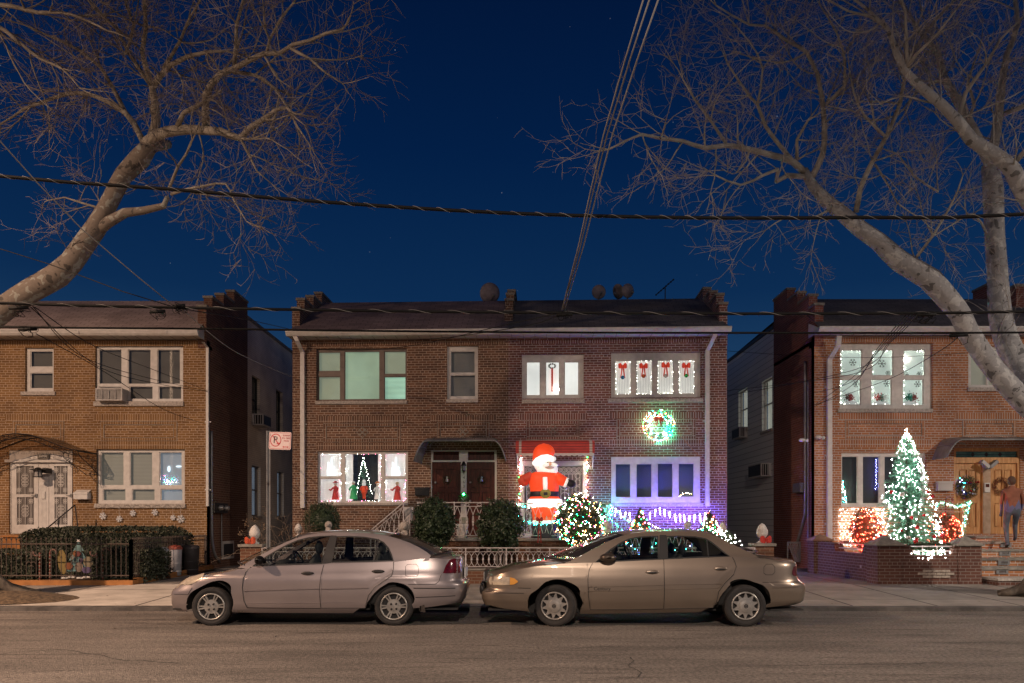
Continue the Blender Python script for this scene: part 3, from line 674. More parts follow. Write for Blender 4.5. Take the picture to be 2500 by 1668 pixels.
W5 = win(FC, H2, W23, [(780, 1107, 833, 1164), (780, 1168, 834, 1226), (842, 1107, 931, 1225), (939, 1106, 991, 1164), (939, 1168, 992, 1225)], (774, 1229, 996, 1234), M['white'],
    None)
win(FC, H3, W31, [(1285, 883, 1319, 966), (1332, 883, 1366, 966), (1378, 883, 1413, 965)], (1274, 975, 1427, 985), M['white'], M['curtain_white'])
win(FC, H3, W32, [(1501, 880, 1541, 964), (1553, 879, 1593, 964), (1604, 879, 1645, 963), (1656, 878, 1697, 962)], (1485, 973, 1717, 983), M['white'], M['curtain_fold'])
win(FC, H3, W33, [(1502, 1132, 1540, 1215), (1553, 1132, 1592, 1215), (1605, 1131, 1643, 1215), (1656, 1131, 1695, 1214)], (1487, 1229, 1717, 1237), M['white'], M['vertical_blind'], proud=True)
# curtains and dark room behind the lower left window
b = FC.mb(); q = FC.r(*W23)
z0, z1 = q[2] - .1, q[3] + .1
def cu(px): return FC.uh(px, 1165, .25)[0]
b.cur = 0; b.poly(((q[0] - .1, .25, z0), (cu(837), .25, z0), (cu(837), .25, z1), (q[0] - .1, .25, z1))); b.poly(((cu(936), .25, z0), (q[1] + .1, .25, z0), (q[1] + .1, .25, z1), (cu(936), .25, z1)))
b.poly(((cu(837), .25, z0), (cu(862), .25, z0), (cu(862), .25, z1), (cu(837), .25, z1))); b.poly(((cu(923), .25, z0), (cu(936), .25, z0), (cu(936), .25, z1), (cu(923), .25, z1)))
b.cur = 1; b.poly(((cu(860), .9, z0), (cu(925), .9, z0), (cu(925), .9, z1), (cu(860), .9, z1)))
b.cur = 2; b.box(q[0] - .05, q[1] + .05, .12, .9, q[2] - .12, q[2] - .02)
b.build('curtain', [M['curtain_lace'], M['black_pane'], M['white']], W5)
# dark double door with white frame and transoms
b = FC.mb(); q = FC.r(*D2, y=.06); tr = [FC.r(1057, 1102, 1121, 1124, y=.06), FC.r(1142, 1102, 1207, 1124, y=.06)]; lo = [FC.r(1054, 1128, 1125, 1310, y=.06), FC.r(1139, 1128, 1208, 1310, y=.06)]
b.panel(q[0], q[1], q[2], q[3], tr + lo, .06, .2); b.build('door_frame', M['white'], H2)
b = FC.mb(); [b.poly(((h[0], .18, h[2]), (h[1], .18, h[2]), (h[1], .18, h[3]), (h[0], .18, h[3]))) for h in tr]; b.build('transom', [M['mahog']], H2)
for k, h in enumerate(lo):
    b = FC.mb(); w = h[1] - h[0]
    cells = [(h[0] + w * a, h[0] + w * c, h[2] + 2.0 * d_, h[2] + 2.0 * e_) for a, c in ((.12, .46), (.54, .88)) for d_, e_ in ((.06, .3), (.36, .62), (.68, .95))]
    b.panel(h[0], h[1], h[2], h[3], cells, .12, .15)
    for c in cells: b.box(c[0] + .03, c[1] - .03, .13, .15, c[2] + .03, c[3] - .03); b.poly(((c[0], .149, c[2]), (c[1], .149, c[2]), (c[1], .149, c[3]), (c[0], .149, c[3])))
    d = b.build('door', M['mahog'], H2)
    b = FC.mb(); x = h[0] + .1; b.ball((x, .09, h[2] + 1.0), .035, 8, 6); b.tube([(x + .0, .1, h[2] + 1.5), (x, .1, h[2] + 1.55)], .03, 8); b.build('handle', M['greymetal'], d)
# white door with a full scrollwork grille
b = FC.mb(); q = FC.r(*D3, y=.05); b.panel(q[0], q[1], q[2], q[3], [FC.r(1279, 1136, 1423, 1308, y=.05)], .03, .2); b.build('door_frame', M['white'], H3)
b = FC.mb(); q = FC.r(1279, 1136, 1423, 1308, y=.1); g = (q[0] + .03, q[1] - .03, q[2] + .06, q[3] - .03)
b.panel(q[0], q[1], q[2], q[3], [g], .09, .12); d = b.build('door', M['white'], H3)
b = FC.mb(); b.poly(((g[0], .16, g[2]), (g[1], .16, g[2]), (g[1], .16, g[3]), (g[0], .16, g[3]))); b.build('door_glass', M['grey_blind'], d)
b = FC.mb()
for k in range(15): x = lerp(g[0], g[1], (k + .5) / 15); b.tube([(x, .08, g[2]), (x, .08, g[3] - .22)], .009, 4)
b.box(g[0], g[1], .075, .085, g[3] - .225, g[3] - .205)
for k in range(11):
    x = lerp(g[0], g[1], (k + .5) / 11)
    for rr in (.075, .04): b.tube([(x + rr * math.cos(a * PI / 5), .08, g[3] - .11 + rr * math.sin(a * PI / 5)) for a in range(11)], .008, 3, False)
for s in (0, 1):
    xx = g[0] + .12 if s == 0 else g[1] - .12
    for k in range(9):
        z = g[2] + .1 + k * .19; b.tube([(xx + .075 * math.cos(a * PI / 5), .08, z + .08 * math.sin(a * PI / 5)) for a in range(11)], .009, 3, False)
for cx in (lerp(g[0], g[1], .32), lerp(g[0], g[1], .70)):
    for zz, rr in ((g[3] - .5, .16), (g[3] - .5, .09), (g[3] - .85, .12), (g[3] - 1.15, .15), (g[3] - 1.15, .08)):
        b.tube([(cx + rr * math.cos(a * PI / 6), .075, zz + rr * math.sin(a * PI / 6)) for a in range(13)], .011, 3, False)
b.build('grille', M['white'], d)
et = FC.uh(1245, 804, -.5)[1]; eb = FC.uh(1245, 827, 0)[1]
roof_front(FC, H2, FC.uh(702, HY, -.5)[0], cm, et, eb, M['shingle_c'], ends=(.35, 0))
roof_front(FC, H3, cm + .002, FC.uh(1782, HY, -.5)[0], et, eb, M['shingle_r'], ends=(0, .35))
parapet(FC, H2, cl, cl + .22, M['cb'], -1); parapet(FC, H3, crr - .22, crr, M['rb'], 1); parapet(FC, H2, cm - .11, cm + .11, M['cb'], 0, [(-.0 + .15, .6, 7.5), (.6, 1.3, 7.95), (1.3, 2.2, 8.32), (2.2, 3.45, 8.68)])
for hh, u, mm in ((H2, cl, M['cb']), (H3, crr, M['rb'])):
    b = FC.mb(); b.poly(((u, 0, -.1), (u, 3.45, -.1), (u, 3.45, 6.6), (u, 0, 6.6))); b.build('side_wall', mm, hh)
    b = FC.mb(); uu = u + (.03 if u < 0 else -.03); b.poly(((uu, 3.45, -.1), (uu, 14, -.1), (uu, 14, 7.9), (uu, 3.45, 7.9))); b.build('wing_wall', M['siding'], hh)
downspout(FC, H2, [(722, 822, -.42), (727, 834, -.40), (740, 862, -.02), (740, 1236, -.02)], .115, .09)
downspout(FC, H3, [(1746, 815, -.42), (1743, 824, -.40), (1726, 858, -.02), (1726, 1232, -.02)], .115, .09)

# ===== right house (orange-red brick)
FR = Frame(1250, 22.2, 2600, 22.2, 2200)
rl = FR.uh(1988, HY)[0]; rr_ = FR.uh(2900, HY)[0]
H4 = thing('brick_house', 'orange-red brick house on the right with oak double door and brick planter wall', 'house', FR.M @ Vector((rl + 4, 0, 0)), FR.rz)
W41 = (2050, 838, 2278, 998); W42 = (2364, 845, 2450, 946); W43 = (2054, 1106, 2260, 1238); D4 = (2329, 1094, 2491, 1303)
facade(FR, H4, rl, rr_, -.1, FR.uh(2200, 821)[1], [W41, W42, W43, D4], [M['ob'], M['obs'], M['cap']],
       bands=[(2050, 824, 2500, 835), (2048, 1008, 2278, 1025), (2330, 1008, 2600, 1025), (2048, 1074, 2276, 1092), (2048, 1302, 2240, 1318)],
       frames=[(2064, 1027, 2257, 1071), (2350, 1027, 2480, 1071)])
M['blind_snow'] = curtain('bright_snowy_blind', (.86, 1.0, .92), .62, 30, contrast=.22, noise_amt=.45)
M['blind_vert_warm'] = curtain('cream_vertical_blind', (.62, .58, .46), .30, 11, horiz=False, contrast=.3)
M['blind_dark'] = curtain('dark_venetian_blind', (.10, .10, .098), 0, 42, contrast=.35)
win(FR, H4, W41, [(2052, 854, 2105, 917), (2129, 854, 2181, 917), (2206, 854, 2259, 917), (2050, 926, 2102, 989), (2127, 926, 2177, 989), (2204, 926, 2255, 990)], (2047, 998, 2278, 1007), M['white'], M['blind_snow'])
win(FR, H4, W42, [(2370, 868, 2410, 941), (2413, 868, 2446, 941)], (2364, 946, 2452, 955), M['white'], M['blind_vert_warm'])
win(FR, H4, W43, [(2055, 1114, 2094, 1230), (2106, 1114, 2147, 1230), (2159, 1114, 2201, 1230), (2210, 1114, 2250, 1230)], None, M['white'], M['blind_dark'], y=.05)
# oak double door
b = FR.mb(); q = FR.r(*D4, y=.03); b.panel(q[0], q[1], q[2], q[3], [FR.r(2334, 1102, 2486, 1117, y=.03), FR.r(2333, 1131, 2398, 1303, y=.03), FR.r(2420, 1131, 2484, 1303, y=.03)], .03, .2); b.build('door_frame', M['wood'], H4)
b = FR.mb(); q = FR.r(2400, 1131, 2418, 1303, y=.02); b.box(q[0], q[1], .01, .05, q[2], q[3]); b.build('centre_post', M['woodgrey'], H4)
M['stained'] = mat('teal_stained_glass', (.05, .13, .13), .25, col2=(.11, .24, .22), vs=5)
b = FR.mb(); q = FR.r(2334, 1102, 2486, 1117, y=.06); b.box(q[0], q[1], .1, .12, q[2], q[3])
b.cur = 1; zc = (q[2] + q[3]) / 2; b.tube([(q[0], .095, zc), (q[1], .095, zc)], .006, 4)
for k in (.28, .5, .72): x = lerp(q[0], q[1], k); b.poly([(x - .06, .096, zc), (x, .096, zc - .07), (x + .06, .096, zc), (x, .096, zc + .07)])
b.build('transom', [M['stained'], M['black_pane']], H4)
for h in (FR.r(2333, 1131, 2398, 1303, y=.03), FR.r(2420, 1131, 2484, 1303, y=.03)):
    b = FR.mb(); w = h[1] - h[0]
    cells = [(h[0] + w * .17, h[0] + w * .47, h[2] + .18, h[2] + .85), (h[0] + w * .53, h[0] + w * .83, h[2] + .18, h[2] + .85), (h[0] + w * .17, h[0] + w * .47, h[2] + 1.05, h[3] - .18), (h[0] + w * .53, h[0] + w * .83, h[2] + 1.05, h[3] - .18)]
    b.panel(h[0], h[1], h[2], h[3], cells, .09, .13)
    for c in cells: b.box(c[0] + .03, c[1] - .03, .1, .13, c[2] + .03, c[3] - .03); b.poly(((c[0], .129, c[2]), (c[1], .129, c[2]), (c[1], .129, c[3]), (c[0], .129, c[3])))
    b.build('door', M['wood'], H4)
roof_front(FR, H4, FR.uh(2000, HY, -.5)[0], rr_, FR.uh(2200, 799, -.5)[1], FR.uh(2200, 821, 0)[1], M['shingle_r'], ends=(.1, 0))
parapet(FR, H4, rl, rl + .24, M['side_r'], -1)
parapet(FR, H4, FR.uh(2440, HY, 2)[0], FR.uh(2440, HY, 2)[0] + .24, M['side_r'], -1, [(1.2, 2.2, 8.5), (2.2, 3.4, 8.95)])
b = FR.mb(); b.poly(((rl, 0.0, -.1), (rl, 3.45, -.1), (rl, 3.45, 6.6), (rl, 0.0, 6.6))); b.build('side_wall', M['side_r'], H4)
wl = [wr(FR, rl, 1823, 1801, 938, 1042)[:0] + (wy(FR, rl, 1823), wy(FR, rl, 1801), wz(FR, rl, 1823, 1045), wz(FR, rl, 1823, 945), M['blind_warmlit'], M['white']),
      (wy(FR, rl, 1883), wy(FR, rl, 1858), wz(FR, rl, 1883, 1046), wz(FR, rl, 1883, 918), M['blind_warmlit'], M['white'])]
wing(FR, H4, rl + .03, -1, 3.45, 14, 7.75, wl, M['siding'])
b = FR.mb(); b.box(rl - .02, rl + .25, 3.46, 14, 7.75, 7.86); b.box(rl + .2, rl + 6, 3.5, 14, 7.5, 7.6); b.build('wing_roof', M['black'], H4)
downspout(FR, H4, [(2046, 822, -.38), (2044, 845, -.38), (2023, 880, -.02), (2023, 1316, -.02)], .13, .1)
# ---------------------------------------------------------------- cars
def paint(name, col, rough=.32, metal=.55):
    m = mat(name, col, rough, metal, var=.05, vs=2, coat=.6)
    b = m.node_tree.nodes['Principled BSDF']; b.inputs['Coat Roughness'].default_value = .03; b.inputs['Coat Weight'].default_value = .9
    return m
M['tyre'] = mat('tyre_rubber', (.020, .018, .017), .8, var=.3, vs=12)
M['tread'] = mat('dusty_rubber', (.045, .036, .030), .9, var=.3, vs=30)
M['blackplastic'] = mat('black_plastic', (.015, .014, .014), .45)
M['interior'] = mat('grey_car_fabric', (.07, .065, .06), .9, var=.15)
M['interior_dark'] = mat('dark_car_trim', (.02, .019, .018), .8)
M['carglass'] = glassy('car_window_glass', (.80, .84, .84), .05, .01)
M['hubcap'] = mat('silver_hubcap', (.38, .36, .33), .35, metal=.6, var=.15, vs=10)
M['lamp_clear'] = mat('headlamp_lens', (.55, .47, .36), .12, metal=.3, var=.15, vs=18, coat=1)
M['lamp_amber'] = mat('amber_lens', (.55, .26, .05), .15, coat=1)
M['lamp_red'] = mat('red_tail_lens', (.10, .005, .008), .12, var=.3, vs=14, coat=1)
M['chrome'] = mat('chrome_trim', (.5, .5, .5), .15, metal=1)
def clamp(x, a, b): return max(a, min(b, x))
def make_car(S):
    ox, oy, sc = S['org']                 # zoomed-photo coordinates -> photo pixels
    Yn = S['Yn']; Wd = S['W']; Yc = Yn + Wd; n = S.get('n', 6.5)
    def px(p): return ox + p[0] * sc, oy + p[1] * sc
    def raw(p, Y): a = px(p); v = at(a[0], a[1], Y); return v.x, v.z
    nose = sorted([raw(p, Yn + S['dn'])[::-1] for p in S['nose']]); tail = sorted([raw(p, Yn + S['dt'])[::-1] for p in S['tail']])
    wzt = S['wz']
    def hw(x, z):
        a0 = interp(z, nose); a1 = interp(z, tail); c = (a0 + a1) / 2; a = (a1 - a0) / 2
        xi = clamp((x - c) / a, -1, 1)
        return Wd * interp(z, wzt) * (1 - abs(xi) ** n) ** (1 / n)
    def P(p):                              # photo point lying on the near flank -> (x, z)
        Y = Yn
        for _ in range(4):
            x, z = raw(p, Y); Y = Yc - max(hw(x, z), Wd * .3)
        return x, z
    top = sorted(P(p) for p in S['top']); bot = sorted(P(p) for p in S['bot'])
    aw = []
    for (cx_, cy_, rx, ry) in S['arches']:
        c = P((cx_, cy_)); aw.append((c[0], c[1], rx * sc * Yn / F, ry * sc * Yn / F))
    def zb(x):
        z = interp(x, bot)
        for (a, c, rx, ry) in aw:
            d = abs(x - a) / rx
            if d < 1: z = max(z, c + ry * math.sqrt(1 - d * d))
        return z
    xm0 = interp(.45, nose); xm1 = interp(.45, tail); cm_ = (xm0 + xm1) / 2; am = (xm1 - xm0) / 2
    root = thing(S['name'], S['label'], 'car', (cm_, Yc, 0), 0, S.get('group'))
    xis = []
    for k in range(9): th = (k / 8) * PI * .26; xis.append(math.cos(th) ** (2 / n))
    xe = xis[-1]; xis = set([1.0] + xis + [-v for v in xis] + [-1.0])
    for k in range(1, 110): xis.add(lerp(-xe, xe, k / 110))
    for (a, c, rx, ry) in aw:
        for k in range(25):
            t = math.cos(PI * k / 24); xis.add(clamp((a + rx * t * .9999 - cm_) / am, -1, 1))
            if k in (0, 24): xis.add(clamp((a + rx * t * 1.006 - cm_) / am, -1, 1))
    xis = sorted(xis)
    R = 22
    def section(xi, s):
        x0 = cm_ + am * xi; zt = interp(x0, top); z0 = min(zb(x0), zt - .05); pts = []
        for r in range(R + 1):
            z = lerp(z0, zt, r / R); a0 = interp(z, nose); a1 = interp(z, tail); x = (a0 + a1) / 2 + (a1 - a0) / 2 * xi
            h = 0 if abs(xi) >= .99999 else Wd * interp(z, wzt) * (1 - abs(xi) ** n) ** (1 / n)
            pts.append(Vector((x, Yc + s * h, z)))
        return pts
    b = MB(); b.smooth = True
    secs = {}
    for s in (-1, 1):
        L = [section(xi, s) for xi in xis]; secs[s] = L; b.grid(L)
    c0 = P(S['cowl'])[0]; c1 = P(S['deck'])[0]; crown = S.get('crown', .04)
    for rng in ([i for i, xi in enumerate(xis) if cm_ + am * xi < c0], [i for i, xi in enumerate(xis) if cm_ + am * xi > c1]):
        rows = []
        for i in rng:
            a = secs[-1][i][-1]; c = secs[1][i][-1]; h = (c.y - a.y) / 2
            k = min(1, h / (Wd * .5))
            rows.append([Vector((a.x, lerp(a.y, c.y, v / 12), a.z + crown * k * (1 - (2 * v / 12 - 1) ** 4))) for v in range(13)])
        b.grid(rows)
    # wheel-arch liners and floor
    b.smooth = False; b.cur = 1
    zf = .24
    for (a, c, rx, ry) in aw:
        for s in (-1, 1):
            rows = []
            for k in range(17):
                t = PI * k / 16; x = a + (rx - .004) * math.cos(t); z = c + (ry - .004) * math.sin(t)
                rows.append([(x, Yc + s * (hw(x, z) - .004), z), (x, Yc + s * .45, z)])
            b.grid(rows)
            b.poly([(a + rx * math.cos(PI * k / 12), Yc + s * .45, c - .1 + (ry + .1) * math.sin(PI * k / 12)) for k in range(13)])
    segs = [xm0 + .12] + [v for (a, c, rx, ry) in aw for v in (a - rx, a + rx)] + [xm1 - .12]
    for k in range(0, len(segs), 2): b.box(segs[k] , segs[k + 1], Yc - Wd * .86, Yc + Wd * .86, zf - .02, zf)
    b.box(segs[1], segs[2], Yc - .44, Yc + .44, zf, zf + .02); b.box(segs[3], segs[4], Yc - .44, Yc + .44, zf, zf + .02)
    body = b.build('body', [S['paint'], M['interior_dark']], root)
    # ---- greenhouse
    zbelt = P(S['belt'][0])[1]; yb = Wd * interp(zbelt, wzt) * .985; tum = S['tumble']
    def gy(z): return yb - tum * (z - zbelt) - .10 * max(0, z - zbelt) ** 2
    def G(p):
        Y = Yc - yb
        for _ in range(4): x, z = raw(p, Y); Y = Yc - gy(z)
        return x, z
    gm = lambda s, off=0: (lambda x, z: (x, Yc + s * (gy(z) + off), z))
    outer = [G(p) for p in S['gh']]; wins = [[G(p) for p in w] for w in S['wins']]
    for s in (-1, 1):
        b = MB(); b.plate(outer, wins, gm(s), (0, -s * .03, 0))
        gh = b.build('cabin_pillars', S['paint'], root)
        b = MB()
        for w in wins:
            cx = sum(p[0] for p in w) / len(w); cz = sum(p[1] for p in w) / len(w)
            inn = []
            for k in range(len(w)):        # inset outline
                a, c, d = Vector(w[k - 1]), Vector(w[k]), Vector(w[(k + 1) % len(w)])
                t = ((c - a).normalized() + (d - c).normalized()).normalized(); nrm = Vector((-t.y, t.x))
                if nrm.dot(Vector((cx, cz)) - c) < 0: nrm = -nrm
                inn.append(tuple(c + nrm * S.get('trimw', .022)))
            b.plate(w, [inn], gm(s, .006), (0, -s * .02, 0))
        for bl in S.get('black', ()): b.plate([G(p) for p in bl], (), gm(s, .004), (0, -s * .01, 0))
        b.build('window_trim', M['blackplastic'], gh)
    for s, nm in ((-1, 'n'), (1, 'f')):
        for w in wins:
            b = MB(); b.plate(w, (), gm(s, -.012), (0, -s * .004, 0)); b.build('side_window', M['carglass'], root)
    # ---- roof, windscreen, rear window
    def railcurve(pts): return [G(p) for p in pts]
    rail = railcurve(S['rail']); ws = railcurve(S['ws']); rw = railcurve(S['rw'])
    NV = 14
    def across(x, z, bulge, cr):
        h = gy(z); out = []
        for v in range(NV + 1):
            t = 2 * v / NV - 1; k = 1 - abs(t) ** 2.6
            out.append((x + bulge * (1 - t * t), Yc + t * h, z + cr * k))
        return out
    b = MB(); b.smooth = True; rows = []
    L = rail[-1][0] - rail[0][0]
    for x, z in rail:
        t = (x - rail[0][0]) / L; bulge = -S['bf'][1] * max(0, 1 - t / .3) + S['br'][1] * max(0, 1 - (1 - t) / .3)
        rows.append(across(x, z, bulge, S['rc'] * (1 if .05 < t < .95 else .8)))
    b.grid(rows); b.build('roof', S['paint'], root)
    for nm, cv, bb, sgn in (('windscreen', ws, S['bf'], -1), ('rear_window', rw, S['br'], 1)):
        rows = []; cv = sorted(cv, key=lambda q: q[1])
        for k, (x, z) in enumerate(cv):
            t = k / (len(cv) - 1); rows.append(across(x, z, sgn * lerp(bb[0], bb[1], t), lerp(.02, S['rc'] * .8, t)))
        b = MB(); b.smooth = True; b.grid(rows); wo = b.build(nm, M['carglass'], root)
        b = MB(); b.smooth = True                     # black band round the glass edge
        b.tube([Vector(rows[0][j]) + Vector((0, 0, .004)) for j in range(NV + 1)], .014, 5)
        b.tube([Vector(rows[-1][j]) + Vector((0, 0, .002)) for j in range(NV + 1)], .008, 5)
        b.build('seal', M['blackplastic'], wo)
    # ---- panels laid on the flank: doors with shut-lines, mouldings, lamps
    def strip(pairs, off, m, name, parent=root, rows=6, both=True, mats=None, sm=True, near=True):
        """pairs: list of (top photo point, bottom photo point) going front to back"""
        out_ = []
        for s in ((-1, 1) if both else (-1,)):
            b = MB(); b.smooth = sm
            g = []
            for a, c in pairs:
                A = P(a) if not isinstance(a, Vector) else a; C = P(c) if not isinstance(c, Vector) else c
                row = []
                for r in range(rows + 1):
                    x = lerp(A[0], C[0], r / rows); z = lerp(A[1], C[1], r / rows)
                    row.append((x, Yc + s * (hw(x, z) + off), z))
                g.append(row)
            b.grid(g)
            out_.append(b.build(name, mats or m, parent))
        return out_
    def line(pts, r=.006, off=.001, m=None, name='shut_line', parent=body, seg=10):
        for s in (-1, 1):
            out = []; b = MB(); par = parent[0 if s < 0 else 1] if isinstance(parent, list) else parent
            for a, c in zip(pts, pts[1:]):
                A, C = P(a), P(c)
                for k in range(seg): x = lerp(A[0], C[0], k / seg); z = lerp(A[1], C[1], k / seg); out.append(Vector((x, Yc + s * (hw(x, z) + off), z)))
            A = P(pts[-1]); out.append(Vector((A[0], Yc + s * (hw(*A) + off), A[1])))
            b.tube(out, r, 4)
            b.build(name, m or M['blackplastic'], par)
    doors = []
    for D in S['doors']:
        d = strip(D['pairs'], .004, S['paint'], 'door', rows=16)
        line(D['line'], .005, .003, parent=d)
        for (hx, hy, L_, H_) in D['handle']:
            hx0, hz0 = P((hx, hy)); l = L_ * sc * Yn / F / 2; h = H_ * sc * Yn / F / 2
            for s, dd in zip((-1, 1), d):
                b = MB(); b.smooth = True
                y = Yc + s * (hw(hx0, hz0) + .006)
                if S['recess'] == 'paint':
                    b.ball((hx0, y, hz0), 1, 14, 8, (l, .022, h)); ho = b.build('handle', S['handle_m'], dd); b = MB(); b.smooth = True; b.ball((hx0, y - s * .004, hz0 - .012), 1, 16, 6, (l * .9, .010, h * 1.5))
                    b.build('handle_recess', S['paint'], dd)
                else:
                    b.ball((hx0, y - s * .004, hz0), 1, 20, 8, (l, .014, h)); b.build('handle', S['paint'], dd); b = MB(); b.smooth = True; b.ball((hx0, y, hz0 - h * .15), 1, 16, 6, (l * .8, .013, h * .5))
                    b.build('handle_recess', M['blackplastic'], dd)
        doors.append(d)
    for ln in S['lines']: line(ln[0], ln[1] if len(ln) > 1 else .004, .001, ln[2] if len(ln) > 2 else None, ln[3] if len(ln) > 3 else 'shut_line')
    for nm, pairs, m, off in S['patches']: strip(pairs, off, m, nm)
    # ---- mirrors
    mx, mz = G(S['mirror'][:2]); b = MB(); b.smooth = True
    for s in (-1, 1):
        ln = S['mirror'][2] * sc * Yn / F / 2; hh = S['mirror'][3] * sc * Yn / F / 2
        b.ball((mx, Yc + s * (gy(mz) + .12), mz), 1, 14, 9, (ln, .10, hh))
        b.smooth = False; b.box(mx - .04, mx + .05, Yc + s * (gy(mz) - .01), Yc + s * (gy(mz) + .08), mz - hh * .7, mz - hh * .1); b.smooth = True
        b.build('wing_mirror', S['mirror_m'], root)
    # ---- wheels
    for k, (wx, wy_, r, capr) in enumerate(S['wheels']):
        x, z = P((wx, wy_)); r = r * sc * Yn / F; capr = capr * sc * Yn / F; z = r - .004; tw = .2
        steer = S['steer'] if k == 0 else 0
        for s in (-1, 1):
            T = Matrix.Translation((x, Yc + s * (Wd * .985 - tw / 2 - .015), z)) @ Matrix.Rotation(steer if s < 0 else steer, 4, 'Z') @ (Matrix() if s < 0 else Matrix.Rotation(PI, 4, 'Z'))
            wh = bpy.data.objects.new('wheel', None); COL.objects.link(wh); wh.parent = root; INV[wh.name] = INV[root.name]; wh.empty_display_size = .1
            b = MB(T); b.smooth = True; ri = capr * 1.02
            pr = [(ri, -tw * .42), (ri + .012, -tw * .5), (r - .045, -tw * .53), (r - .018, -tw * .5), (r - .004, -tw * .42), (r, -tw * .3), (r, tw * .3), (r - .004, tw * .42), (r - .03, tw * .5), (ri, tw * .45)]
            for i_, (a, c) in enumerate(zip(pr, pr[1:])):
                b.cur = 1 if 4 <= i_ <= 6 else 0; b.lathe([a, c], n=48, axis='y')
            b.build('tyre', [M['tyre'], M['tread']], wh)
            b = MB(T); b.cur = 1; b.lathe([(0.001, -tw * .22), (capr, -tw * .24)], n=32, axis='y'); b.cur = 0; b.smooth = True
            b.lathe([(capr * .90, -tw * .47), (capr * .93, -tw * .52), (capr * .985, -tw * .52), (capr * 1.03, -tw * .44), (capr * 1.03, -tw * .2)], n=48, axis='y')
            b.lathe([(capr * .90, -tw * .47), (capr * .88, -tw * .28)], n=48, axis='y'); b.smooth = False
            def ring2(r0, y0, r1, y1, N_=40): b.lathe([(r0, y0), (r1, y1)], n=N_, axis='y')
            def spoke(ang, w0, w1, r0, r1, y0, y1):
                ca, sa = math.cos(ang), math.sin(ang)
                def q(rr, w, y): return (ca * rr - sa * w, y, sa * rr + ca * w)
                m_ = [q(r0, -w0, y0), q(r1, -w1, y1), q(r1, w1, y1), q(r0, w0, y0)]; b.poly(m_)
                for sg, ww0, ww1 in ((-1, w0, w1), (1, w0, w1)):
                    b.poly([q(r0, sg * ww0, y0), q(r1, sg * ww1, y1), q(r1, sg * ww1, y1 + .03), q(r0, sg * ww0, y0 + .03)])
            ph = S['phase'][k]
            if S['hub'] == 'six':
                b.smooth = True; ring2(.001, -tw * .50, capr * .52, -tw * .47, 36); ring2(capr * .52, -tw * .47, capr * .54, -tw * .3, 36); b.smooth = False
                for j in range(6):
                    a = ph + j * PI / 3
                    for sg in (-1, 1):
                        da = sg * .125
                        spoke(a + da, capr * .055, capr * .05, capr * .44, capr * .95, -tw * .475, -tw * .50)
                b.cur = 1
                for j in range(4):
                    a = ph + PI / 4 + j * PI / 2; b.ball((capr * .26 * math.cos(a), -tw * .50, capr * .26 * math.sin(a)), .017, 8, 5)
            else:
                b.smooth = True; ring2(.001, -tw * .60, capr * .25, -tw * .60, 32); ring2(capr * .25, -tw * .60, capr * .44, -tw * .57, 32); ring2(capr * .44, -tw * .57, capr * .46, -tw * .52, 32)
                ring2(capr * .46, -tw * .52, capr * .62, -tw * .50, 32); b.smooth = False
                for j in range(10): spoke(ph + j * PI / 5, capr * .15, capr * .03, capr * .56, capr * .95, -tw * .50, -tw * .50)
                b.cur = 1; b.lathe([(capr * .10, -tw * .615), (capr * .145, -tw * .615)], n=20, axis='y')
                for sx_ in (-1, 0, 1): b.box(sx_ * .012 - .004, sx_ * .012 + .004, -tw * .617, -tw * .61, -.012, .012)
            b.build('hubcap', [M['hubcap'], M['blackplastic']], wh)
    # ---- inside: floor tub, seats with head rests, dashboard, steering wheel
    cx0, cx1 = P(S['tub'][0])[0], P(S['tub'][1])[0]
    b = MB(); yw = Wd * .86
    b.box(cx0, cx1, Yc - yw, Yc + yw, .30, .32)
    for s in (-1, 1): b.box(cx0, cx1, Yc + s * (yw - .01), Yc + s * (yw + .02), .32, zbelt - .03)
    b.box(cx0 - .02, cx0, Yc - yw, Yc + yw, .3, zbelt - .05)
    b.build('cabin_trim', M['interior_dark'], root)
    b = MB(); b.smooth = True
    b.ball((cx0 + .30, Yc, zbelt - .10), 1, 20, 8, (.30, yw * .98, .12)); b.ball((cx0 + .38, Yc - .36, zbelt + .0), 1, 12, 6, (.14, .18, .07)); b.build('dashboard', M['interior_dark'], root)
    b = MB(); b.smooth = True; sw = Vector((cx0 + .60, Yc - .36, zbelt + .02)); Rm = Matrix.Rotation(-.45, 3, 'Y')
    b.tube([sw + Rm @ Vector((0, .19 * math.cos(a * PI / 12), .19 * math.sin(a * PI / 12))) for a in range(25)], .014, 6, False)
    b.tube([sw + Rm @ Vector((0, -.18, 0)), sw, sw + Rm @ Vector((0, .18, 0))], .012, 5); b.tube([sw, sw + Vector((-.25, 0, -.12))], .03, 6)
    b.build('steering_wheel', M['blackplastic'], root)
    for sx_, (row) in enumerate(S['seats']):
        for yy in ((-.36, .36) if sx_ == 0 else (-.4, 0, .4)):
            x0, zt_ = row; b = MB(); b.smooth = True; tilt = Matrix.Rotation(.28, 3, 'Y')
            wy2 = .25 if sx_ == 0 else .24
            b.ball((x0 - .22, Yc + yy, .50), 1, 14, 8, (.30, wy2, .11)); b.ball((x0 + .06, Yc + yy, .72), 1, 14, 10, (.09, wy2, .33), tilt)
            se = b.build('seat', M['interior'], root)
            if not (sx_ == 1 and yy == 0) or S.get('mid_rest'):
                b = MB(); b.smooth = True; b.ball((x0 + .17, Yc + yy, zt_ - .09), 1, 12, 8, (.055, .13, .10)); b.tube([(x0 + .15, Yc + yy, zt_ - .3), (x0 + .17, Yc + yy, zt_ - .1)], .02, 5); b.build('head_rest', M['interior'], se)
